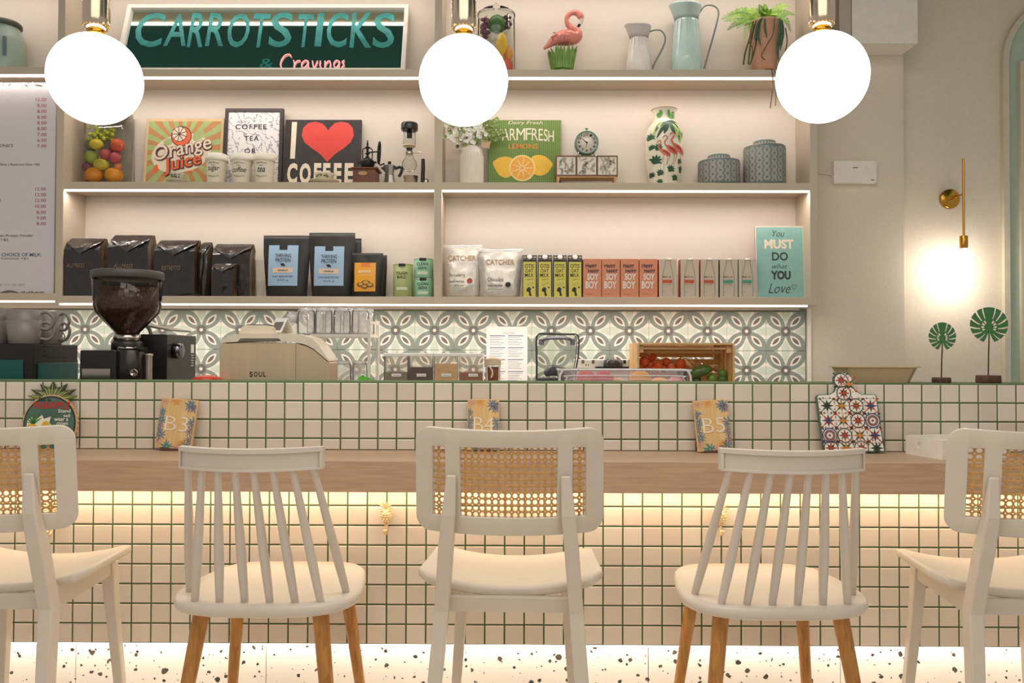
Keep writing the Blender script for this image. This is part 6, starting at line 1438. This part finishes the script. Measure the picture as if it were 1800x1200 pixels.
MB().lathe([(24*k, .0), (24*k, r.z(618)), (22*k, r.z(616))], 30, (r.x(218), -.06, 0)).build('motor_housing', M('charcoal_metal', '3b3836', .3, .6), t)
MB().box(r.x(146), r.x(196), -.119, -.1155, r.z(672), r.z(650)).build('badge_plate', M('mirror_steel', 'b5ada5', .12, 1), t, bevel=.001)
b = MB().lathe([(7*k, 0), (7*k, .004), (5*k, .006), (5*k, .003), (0, .003)], 20).build('dial', M('mirror_steel'), t); b.rotation_euler = (rad(90), 0, 0); b.location = (r.x(237), -.115, r.z(657))
MB().lathe([(18*k, r.z(616)), (19*k, r.z(614)), (18*k, r.z(611)), (0, r.z(610))], 24, (r.x(215), -.06, 0)).build('portafilter_head', M('mirror_steel'), t)
MB().tube([(r.x(232), -.07, r.z(613.5)), (r.x(240), -.08, r.z(614)), (r.x(254), -.10, r.z(617))], [.006, .009, .010], 10).build('portafilter_handle', SAT, t)
MB().lathe([(6*k, .0), (6*k, r.z(628)), (7*k, r.z(627)), (7*k, r.z(624)), (5*k, r.z(623))], 18, (r.x(249), -.05, 0)).build('chute', M('clear_chute', 'c4bcae', .15, .3), t)
# black boxed machine with a chrome knob
YB = 3.17; xk = PX(293, YB); t = thing('black_machine', 'black box-shaped machine with chrome knob behind the grinder', 'appliance', (xk, YB, ZW))
hb_ = PZ(589, YB)-ZW
MB().box(PX(226, YB)-xk, 0, 0, .29, 0, hb_).build('housing', SAT, t, bevel=.003)
MB().box(-.014, .0025, -.002, .006, .01, hb_-.004).build('corner_trim', M('charcoal_metal'), t, bevel=.0008)
b = MB().lathe([(.030, 0), (.032, .006), (.032, .02), (.028, .028), (.022, .030), (0, .030)], 28).build('knob', M('dark_chrome', '7d7882', .12, 1), t); b.rotation_euler = (0, rad(90), 0); b.location = (.0005, .075, PZ(618, YB+.07)-ZW)
b = MB(); b.box(.0003, .0012, .235, .265, PZ(622, 3.42)-ZW, PZ(607, 3.42)-ZW)
b.build('paper_label', PAPER, t)
for i in range(5): MB().box(.0003, .0012, .237+.004*(i % 2), .262, PZ(627+4.5*i, 3.42)-ZW, PZ(625+4.5*i, 3.42)-ZW).build('print', M('pale_print', 'c9c3bb', .6), t)
b = MB().obox((PX(262, YB)-xk, .15, hb_+.028), (.13, .20, .007), (0, rad(10), 0)).build('open_lid', M('grey_lid', '9b9287', .45), t, bevel=.002)
MB().tube([(PX(238, YB)-xk, .06, hb_+.052), (PX(252, YB)-xk, .05, hb_+.02), (PX(255, YB)-xk, .05, hb_-.0)], .007, 8).build('hinge_arm', M('grey_lid'), t)
# steel machine
YS = 3.0; r = Ref(480, YS, ZW); k = YS/FPX
t = thing('steel_machine', 'rounded stainless steel machine lettered SOUL on the front', 'appliance', (r.b.x, YS, ZW))
STL = M('brushed_steel', 'd8c3a2', .36, .45, var=.06, scale=3, st=(9, 9, .3))
body = [(386, 720), (386, 606), (400, 603.5), (440, 601.5), (480, 601), (520, 603), (538, 608), (552, 615), (566, 627), (578, 637), (578, 720)]
MB().prism(r.pts(body), 0, .15, sm=False).build('body', STL, t, bevel=.004)
lid = [(388, 603.5), (392, 596), (404, 589), (430, 586), (500, 586), (530, 588), (548, 594), (562, 608), (576, 630), (578, 635), (566, 625), (552, 613), (538, 606), (520, 601), (480, 599), (440, 599.5), (400, 601.5)]
MB().prism(r.pts(lid), -.004, .155).build('top_cover', M('cream_cover', 'e6d9c2', .4), t, bevel=.002)
MB().prism(r.pts([(418, 600.2), (424, 594.5), (490, 594.5), (496, 600)]), -.0052, -.0035).build('vent_grille', M('grille_dark', '7b7163', .5), t)
g = MB()
for i in range(26):
    for j in range(2): x, z = r.q(423+i*2.75+(j*1.3), 596+j*2.2); g.flat(circ(x, z, .0014, 6), -.0056)
g.build('grille_holes', M('hole_dark', '3b352d', .6), t, kind='stuff')
MB().prism(r.pts([(416, 586), (422, 574), (430, 571), (466, 571), (474, 575), (480, 586)]), .02, .13).build('hopper_cap', M('cream_cover'), t, bevel=.003)
MB().prism(r.pts([(428, 571.2), (430, 569.4), (466, 569.4), (468, 571.2)]), .025, .125).build('cap_gasket', M('dark_gasket', '5d5648', .5), t)
MB().box(r.x(521.3), r.x(522), -.0008, .001, .02, r.z(604)).build('seam', M('grille_dark'), t)
b = MB()
for ch_, a, c_ in (('S', 438.5, 444.5), ('O', 446.5, 453), ('U', 455, 461), ('L', 463, 467.5)): b.text(ch_, *r.rect(a, c_, 653, 662), y=-.001, bold=.02)
b.build('lettering', INK, t)
# food tub with fruit
YT = 2.95; r = Ref(1099, YT, ZW); k = YT/FPX
t = thing('food_tub', 'low clear plastic tub of apples and oranges behind the bar', 'container', (r.b.x, YT+.0, ZW))
PLC = glass('clear_plastic', 'faf8f9', .88, .12, .12); hw_ = 115*k; zt_ = r.z(650); dp = .24
o_ = rrect(-hw_, hw_, 0, dp, .04); i_ = rrect(-hw_+.0025, hw_-.0025, .0025, dp-.0025, .038); n = len(o_)
b = MB(); vs = [(x*.95, y, .001) for x, y in o_]+[(x, y, zt_) for x, y in o_]+[(x, y, zt_) for x, y in i_]+[(x*.95, y, .004) for x, y in i_]
b.add(vs, [(q*n+i, q*n+(i+1) % n, (q+1)*n+(i+1) % n, (q+1)*n+i) for q in range(3) for i in range(n)]+[tuple(range(n))[::-1], tuple(range(3*n, 4*n))], 0, True); b.build('tub', PLC, t)
RIMW = M('frosted_rim', 'e6e0df', .4)
MB().tube(smooth([(r.x(984), -.006, r.z(672)), (r.x(985), -.006, r.z(660)), (r.x(990), -.006, r.z(652)), (r.x(1000), -.006, r.z(649.5)), (r.x(1198), -.006, r.z(649.5)), (r.x(1208), -.006, r.z(652)), (r.x(1213), -.006, r.z(660)), (r.x(1214), -.006, r.z(672))], 3, False), .0042, 8).build('front_rim', RIMW, t)
MB().tube(smooth([(r.x(994), -.004, r.z(672)), (r.x(998), -.004, r.z(663)), (r.x(1006), -.004, r.z(659.5)), (r.x(1190), -.004, r.z(659.5)), (r.x(1200), -.004, r.z(663)), (r.x(1205), -.004, r.z(672))], 3, False), .0022, 6).build('inner_rib', RIMW, t)
b = MB(); o2 = rrect(-hw_-.003, hw_+.003, -.004, dp+.004, .043); n = len(o2); ii = rrect(-hw_+.004, hw_-.004, .004, dp-.004, .036)
b.add([(x, y, zt_+.003) for x, y in o2+ii]+[(x, y, zt_-.002) for x, y in o2], [(i, (i+1) % n, n+(i+1) % n, n+i) for i in range(n)]+[(2*n+i, 2*n+(i+1) % n, (i+1) % n, i) for i in range(n)]); b.build('top_rim', RIMW, t)
for nm, lb, px, py, rp, hx, yy in (('red_apple', 'red apple showing at the left inside the clear tub', 1031, 665, 17, 'd9605a', 3.03), ('red_apple', 'red apple with its stalk end showing inside the clear tub', 1062, 667, 18, 'd4545c', 3.0), ('peach', 'small peach between the apple and orange in the clear tub', 1086, 674, 12, 'e8a878', 3.02), ('orange', 'large orange in the middle of the clear tub', 1127, 669, 20, 'f0a03a', 3.0), ('orange', 'orange lying low at the right inside the clear tub', 1161, 678, 17, 'e89c45', 3.03), ('red_apple', 'pale red apple at the right end of the clear tub', 1190, 674, 15, 'cf8078', 3.06)):
    fruit(nm, lb, (PX(px, yy), yy+.02, PZ(py, yy)), rp*yy/FPX, hx, None, (1, 1, .95))
# red lid and green reamer peeping over the ledge
r = Ref(360, 2.93, ZW); t = thing('red_bowl', 'upturned red plastic bowl just showing above the ledge', 'bowl', (r.b.x, 3.0-.05, ZW)); k = r.D/FPX
MB().lathe([(26*k, 0), (27*k, .006), (25*k, r.z(667)), (16*k, r.z(662.5)), (6*k, r.z(661)), (0, r.z(661))], 28).build('bowl', M('red_plastic', 'd8402e', .35), t)
# ================================================================ things on the back worktop
YG = 3.74; r = Ref(600, YG, ZBC); k = YG/FPX
t = thing('glass_rack', 'white two-tier rack holding upturned glasses beside the steel machine', 'rack', (r.b.x, YG, ZBC))
zs = r.z(588); WR = M('white_rack', 'eae2d8', .4)
MB().box(r.x(548), r.x(651), 0, .24, zs-.014, zs).build('shelf', WR, t, bevel=.002)
for px, y in ((650, 0), (650, .235), (551, .235)): MB().box(r.x(px)-.0065, r.x(px)+.0065, y-.006, y+.006, 0, zs+(.07 if px > 600 else 0)).build('post', WR, t, bevel=.001)
MB().box(r.x(551)-.0065, r.x(551)+.0065, -.006, .006, 0, zs-.014).build('post', WR, t, bevel=.001)
MB().box(r.x(650)-.004, r.x(650)+.004, .006, .23, zs+.05, zs+.062).build('side_rail', WR, t)
def tumbler(px, D, z, w_, y1, label, up=False, group='upturned glasses on the white rack', name='drinking_glass'):
    k = D/FPX; h_ = PZ(y1, D)-z; R0 = w_*k; t = thing(name, label, 'glass', (PX(px, D), D, z), (0, 0, 0), group)
    pr = [(R0*.98, 0.0005), (R0*1.0, h_*.2), (R0*.97, h_*.75), (R0*.90, h_*.92), (R0*.78, h_)]
    b = MB(); b.lathe(pr, 28); q = [(a-.003, z_*.94+.001) for a, z_ in pr]; b.lathe(q[::-1], 28); b.build('glass_body', GLW, t)
    MB().lathe([(R0*.93, h_*.865), (R0*.86, h_*.95), (R0*.70, h_*.985), (R0*.70, h_*.93), (R0*.9, h_*.85)], 28).build('thick_base', glass('thick_glass', 'ffffff', .8, .03, .5), t)
    MB().lathe([(R0*1.02, .0005), (R0*1.03, .004), (R0*1.0, .006)], 28).build('lip', glass('thick_glass'), t)
for i, px in enumerate((538, 569, 601, 633)): tumbler(px, 3.79, zs+ZBC+.0005, 15.5, 541.5, 'upturned clear glass on the rack, %s of the front row' % ('leftmost', 'second from left', 'third from left', 'rightmost')[i])
for i, px in enumerate((554, 585, 617, 643)): tumbler(px, 3.90, zs+ZBC+.0005, 15, 543, 'upturned clear glass on the rack, %s of the back row' % ('leftmost', 'second from left', 'third from left', 'rightmost')[i])
tumbler(513, 3.80, ZBC, 11, 549, 'tall narrow glass standing left of the white rack', group='loose glasses on the back worktop')
tumbler(601, 3.80, ZBC, 17, 634, 'wide glass jar under the white rack, next to the steel machine', group='loose glasses on the back worktop', name='glass_jar')
tumbler(633, 3.82, ZBC, 13, 634, 'smaller glass jar under the white rack beside its post', group='loose glasses on the back worktop', name='glass_jar')
t = thing('green_strainer', 'bright green leaf-shaped squeezer under the white rack', 'utensil', (PX(634, 3.62), 3.70, ZBC))
MB().prism([(x*.0026, (668-y)*.0026+.06-.012) for x, y in ((-13, 668), (-8, 665), (-2, 660), (2, 664), (10, 666), (13, 668), (5, 670), (5, 690), (-5, 690), (-5, 670))], 0, .02).build('blade', M('lime_plastic', '5fc93a', .35), t)
t = thing('card_stand', 'small white folded card stand on the steel machine', 'card', (PX(495, 3.09), 3.09, PZ(586, 3.0)+.0015), (0, 0, rad(-35)))
b = MB(); b.add([(-.035, -.03, 0), (.035, -.03, 0), (.035, 0, .055), (-.035, 0, .055), (-.035, .03, 0), (.035, .03, 0)], [(0, 1, 2, 3), (3, 2, 5, 4)]); b.build('card', PAPER, t, solid=.002)
MB().add([(-.025, -.0275, .010), (.025, -.0275, .010), (.025, -.0105, .042), (-.025, -.0105, .042)], [(0, 1, 2, 3)]).build('print', GREYINK, t)
# ingredient bins
D = 3.72
for i, (a, c_, fill, hx, lb) in enumerate(((676, 718, 655, '8d8272', 'grey powder, leftmost of four'), (720, 762, 646, '5b4a42', 'dark brown powder, second of four'), (764, 806, 640, 'd9b58a', 'tan powder, third of four'), (808, 850, 655, '9c6550', 'reddish brown powder, rightmost of four'))):
    r = Ref((a+c_)/2, D, ZBC); t = thing('ingredient_bin', 'clear square bin with white lid and %s' % lb, 'container', r.b, (0, 0, 0), 'clear ingredient bins on the back worktop')
    x0, x1 = r.x(a), r.x(c_); zt_ = r.z(627); zf = r.z(fill); dp = .12
    b = MB()
    for q in ((x0, x1, 0, .002), (x0, x1, dp-.002, dp)): b.box(q[0], q[1], q[2], q[3], .003, zt_)
    for q in ((x0, x0+.002), (x1-.002, x1)): b.box(q[0], q[1], .002, dp-.002, .003, zt_)
    b.box(x0, x1, 0, dp, 0, .003); b.build('bin_walls', glass('bin_plastic', 'fbf9f6', .9, .08, .05), t)
    MB().box(x0+.003, x1-.003, .003, dp-.003, .0035, zf).build('powder', M('powder_'+hx, hx, .9, var=.12, scale=60), t)
    MB().box(x0-.002, x1+.002, -.004, dp+.003, zt_+.0005, zt_+.016).build('lid', M('white_lid', 'f6f1ea', .35), t, bevel=.003)
    MB().box((x0+x1)/2-.006, (x0+x1)/2+.010, .02, .05, zt_+.016, zt_+.024).build('lid_knob', WR, t, bevel=.002)
    cx_ = (a+c_)/2-(0 if i < 3 else -3); q = r.rect(cx_-8.5, cx_+8, 656.5, 661.5); MB().box(q[0], q[1], -.0012, -.0004, q[2], q[3]).build('name_label', PAPER, t)
    q = r.rect(cx_-6, cx_+6, 658, 660); MB().text(('Mocha', 'Cacao', 'Maca', 'Chai')[i], *q, y=-.0016).build('lettering', INK, t)
# jar under a knitted white cover
r = Ref(866, 3.70, ZBC); k = r.D/FPX; t = thing('spice_jar', 'glass jar of brown sticks with a white twine cover beside the paper list', 'jar', (r.b.x, 3.74, ZBC)); R0 = 13*k
MB().shell([(R0*.95, .001), (R0, .006), (R0, r.z(640)), (R0*.9, r.z(636))], 24, t=.002).build('glass_body', GL, t)
for j in range(9):
    a = j*.698; MB().tube([(R0*.55*math.cos(a), R0*.55*math.sin(a), .006), (R0*.62*math.cos(a+.1), R0*.62*math.sin(a+.1), r.z(645))], .0065, 7).build('cinnamon_stick', M('cinnamon', '9a5a34', .7, var=.25), t)
b = MB(); rn = random.Random(3)
b.lathe([(R0*1.06, r.z(640)), (R0*1.1, r.z(636)), (R0*.9, r.z(630)), (R0*.4, r.z(627)), (0, r.z(626.5))], 20)
for j in range(5): b.tube([(R0*1.09*math.cos(q/3), R0*1.09*math.sin(q/3), r.z(641-j*2.4)+.002*math.sin(q)) for q in range(20)], .0028, 5)
b.tube(smooth([(-R0*.9, -R0*.5, r.z(641)), (-R0*.3, -R0*1.1, r.z(646)), (0, -R0*1.15, r.z(655)), (-R0*.2, -R0*1.1, r.z(664))], 4, False), .004, 6)
b.build('twine_cover', M('cream_twine', 'e3d3b8', .9, var=.1), t)
# paper list on the tiles
r = Ref(891, DB-.016, PZ(669, DB-.016)); t = thing('paper_list', 'printed paper list taped to the patterned tiles', 'paper', r.b)
x0, x1, z0, z1 = r.rect(855, 927, 672, 573.5); MB().box(x0, x1, 0, .0008, z0, z1).build('sheet', PAPER, t)
b = MB(); LB = M('list_blue_ink', '8f90a8', .7)
b.text('STORAGE GUIDE', *r.rect(882, 904, 584, 586.5), y=-.0006)
for cx0 in (861, 893):
    for j, y in enumerate((589, 610, 631, 652)):
        q = r.rect(cx0, cx0+27, y, y+1.8); b.box(q[0], q[1], -.0004, 0, q[2], q[3])
        for l in range(5): q = r.rect(cx0, cx0+(20, 24, 17, 25, 21)[(l+j) % 5], y+4+l*3, y+4.7+l*3); b.box(q[0], q[1], -.0004, 0, q[2], q[3])
b.build('print', LB, t, kind='stuff')
# blender jug
D = 3.66; r = Ref(980, D, ZBC); k = D/FPX; t = thing('blender_jug', 'clear square blender jug with dark outlines and black blade base', 'jug', (r.b.x, D, ZBC))
o_ = [(943.5, 690), (944, 640), (943, 600), (944, 590), (948, 586), (1012, 587), (1016, 590), (1018, 600), (1016, 630), (1012, 650), (1010, 690)]
for ya in (0, .138): MB().prism(r.pts(o_), ya, ya+.002).build('jug_wall', glass('jug_plastic', 'f6f8f5', .9, .05, .03), t)
EDG = M('smoky_edge', '3b3c40', .25)
pe = [(*r.q(x, y)[:1], -.001, r.q(x, y)[1]) for x, y in o_]
MB().tube(pe, .0036, 6).build('front_edge', EDG, t); MB().tube([(x, .141, z) for x, y, z in pe], .0024, 6).build('rear_edge', EDG, t)
b = MB(); b.tube(smooth([(r.x(953), -.012, r.z(601)), (r.x(960), -.03, r.z(595)), (r.x(980), -.034, r.z(594)), (r.x(1000), -.03, r.z(595)), (r.x(1007), -.012, r.z(601))], 4, False), .0075, 8)
b.build('handle', M('chrome_grip', '9a98a4', .2, .9), t)
for px in (952, 1007): MB().tube([(r.x(px), -.014, r.z(596)), (r.x(px), -.014, r.z(606))], .012, 12).build('hinge', M('chrome_grip'), t)
b = MB(); b.tube([(r.x(962), .06, r.z(656)), (r.x(975), .03, r.z(650)), (r.x(990), .02, r.z(654)), (r.x(1006), .01, r.z(662))], [.018, .026, .024, .018], 10); b.build('tamper', M('tamper_black', '2c2b2e', .3), t)
MB().box(r.x(946), r.x(1008), .004, .136, 0, r.z(664)).build('blade_base', M('tamper_black'), t, bevel=.004)
# socket strip with a black lid
YK = 4.05; r = Ref(1064, YK, ZBC); t = thing('induction_hob', 'white boxed appliance with black round lid left of the crate', 'appliance', r.b)
MB().box(r.x(1011), r.x(1105), 0, .12, 0, r.z(631)).build('housing', WHITE, t, bevel=.004)
b = MB(); b.box(r.x(1046), r.x(1110), -.05, -.002, r.z(646.5), r.z(643.5)); b.build('black_plate', BLACK, t)
MB().lathe([(16*.00283, r.z(643.5)), (17*.00283, r.z(639)), (16*.00283, r.z(632.5)), (12*.00283, r.z(630.5)), (0, r.z(630))], 26, (r.x(1076), -.045, 0)).build('round_lid', M('tamper_black'), t)
for px in (1025, 1043, 1098): MB().prism([(r.x(px)+dx, r.z(634.5)+dz) for dx, dz in ((-.007, -.011), (.007, -.011), (.007, .007), (-.007, .007))], -.0015, 0).build('socket', GREYINK if px < 1050 else BLACK, t)
for px in (1030.5, 1034.5): MB().flat(circ(r.x(px), r.z(641), .003, 8), -.001).build('socket_hole', BLACK, t)
MB().box(r.x(1105.5), r.x(1115), .02, .1, 0, r.z(631)).build('steel_end', M('chrome_grip'), t)
# wooden crate on its side
YC = 3.68; r = Ref(1206, YC, ZBC); t = thing('wooden_crate', 'pine crate lying on its side full of tomatoes and green vegetables', 'crate', r.b)
PIN = wood('crate_pine', 'd3a468', 'e6c08a', 6, (1.2, 9, 9), .5)
x0, x1, z1 = r.x(1124), r.x(1288), r.z(601.5); dpt = .28
MB().box(x0, x1, 0, dpt, 0, .010).build('panel', PIN, t, bevel=.001)
for i in range(4): MB().box(x0, x1, dpt*i/4+.004, dpt*(i+1)/4-.004, z1-.009, z1).build('slat', PIN, t, bevel=.001)
for i in range(3): MB().box(x0+.002, x1-.002, dpt, dpt+.008, .02+(z1-.02)*i/3, .02+(z1-.02)*(i+.86)/3).build('slat', PIN, t, bevel=.001)
for xa, xb in ((x0-.009, x0), (x1, x1+.009)):
    for i in range(2): MB().box(xa, xb, dpt*i/2+.001, dpt*(i+1)/2-.012, 0, z1).build('slat', PIN, t, bevel=.001)
for xa in (x0+.0005, x1-.0225):
    for y in (.004, dpt-.026): MB().box(xa, xa+.022, y, y+.022, .0105, z1-.0095).build('corner_block', PIN, t, bevel=.001) if y > .1 else MB().box(xa, xa+.022, y+.02, y+.042, z1-.045, z1-.0095).build('corner_block', PIN, t, bevel=.001)
MB().box(x0+.024, x1-.024, .03, .036, z1-.030, z1-.020).build('inner_rail', PIN, t); MB().box(x0+.024, x1-.03, .09, .096, z1-.048, z1-.036).build('inner_rail', PIN, t)
bz = ZBC+.0106
def veg(nm, lb, px, py, rp, hx, yy, sc=(1, 1, 1), rot=None, grp=None):
    k = yy/FPX; z = max(bz, PZ(py, yy)-rp*k*sc[2]); return fruit(nm, lb, (PX(px, yy), yy, z+rp*k*sc[2]), rp*k, hx, grp, sc)
TOM = ((1132, 634, 8.5), (1146, 626, 8), (1143, 640, 8), (1157, 641, 7.5), (1171, 634, 7), (1166, 646, 7.5), (1180, 645, 7), (1196, 639, 10), (1136, 648, 8), (1151, 650, 8))
for i, (px, py, rp) in enumerate(TOM):
    veg('tomato', 'orange-red tomato in the crate, ' + ('against its left wall', 'topmost with its green stalk', 'in front of the topmost one', 'in the second layer, middle', 'upper one beside the plastic bag', 'pale one at the front middle', 'beside the large single one', 'large single one under the bag', 'low in the left front corner', 'low at the front, half hidden by the tub')[i], px, py, rp, ('d9622a', 'd2571f', 'e0703a')[i % 3], 3.80+.018*(i % 3), grp='tomatoes in the crate')
t2 = thing('avocado', 'long dark green cucumber lying at the right of the crate', 'vegetable', P(1232, 655, 3.76))
MB().tube(smooth([(-.045, 0, -.018), (-.02, 0, 0), (.02, 0, .012), (.05, 0, .022)], 4, False), [.006, .014, .019, .022, .024, .025, .025, .025, .024, .022, .018, .012, .005], 12).build('flesh', M('cucumber_skin', '4d6b2c', .4, var=.3, scale=50), t2)
t2.name = 'cucumber'
for i, (px, py, rp, hx) in enumerate(((1251, 664, 9, '6f8f35'), (1270, 655, 8.5, '5c7a33'), (1270, 666, 9, '4a6a2c'), (1224, 667, 8.5, '3f5a2a'))):
    veg('lime', 'green lime in the crate, ' + ('pale one in the middle front', 'upper one of the pair at the right wall', 'lower one of the pair at the right wall', 'dark one under the cucumber')[i], px, py, rp, hx, 3.78, grp='limes in the crate')
t2 = thing('plastic_bag', 'crumpled clear plastic bag lying over the produce in the crate', 'bag', P(1225, 640, 3.84)); b = MB(); rn = random.Random(6); vs = []
for j in range(7):
    for i in range(10): vs.append((-.10+.0225*i, -.03+.012*j+rn.uniform(-.006, .006), .02-.006*i*.8+rn.uniform(-.007, .007)+.018*math.sin(j)))
b.add(vs, [(j*10+i, j*10+i+1, (j+1)*10+i+1, (j+1)*10+i) for j in range(6) for i in range(9)]); b.build('film', glass('bag_film', 'f6efe8', .62, .15), t2)
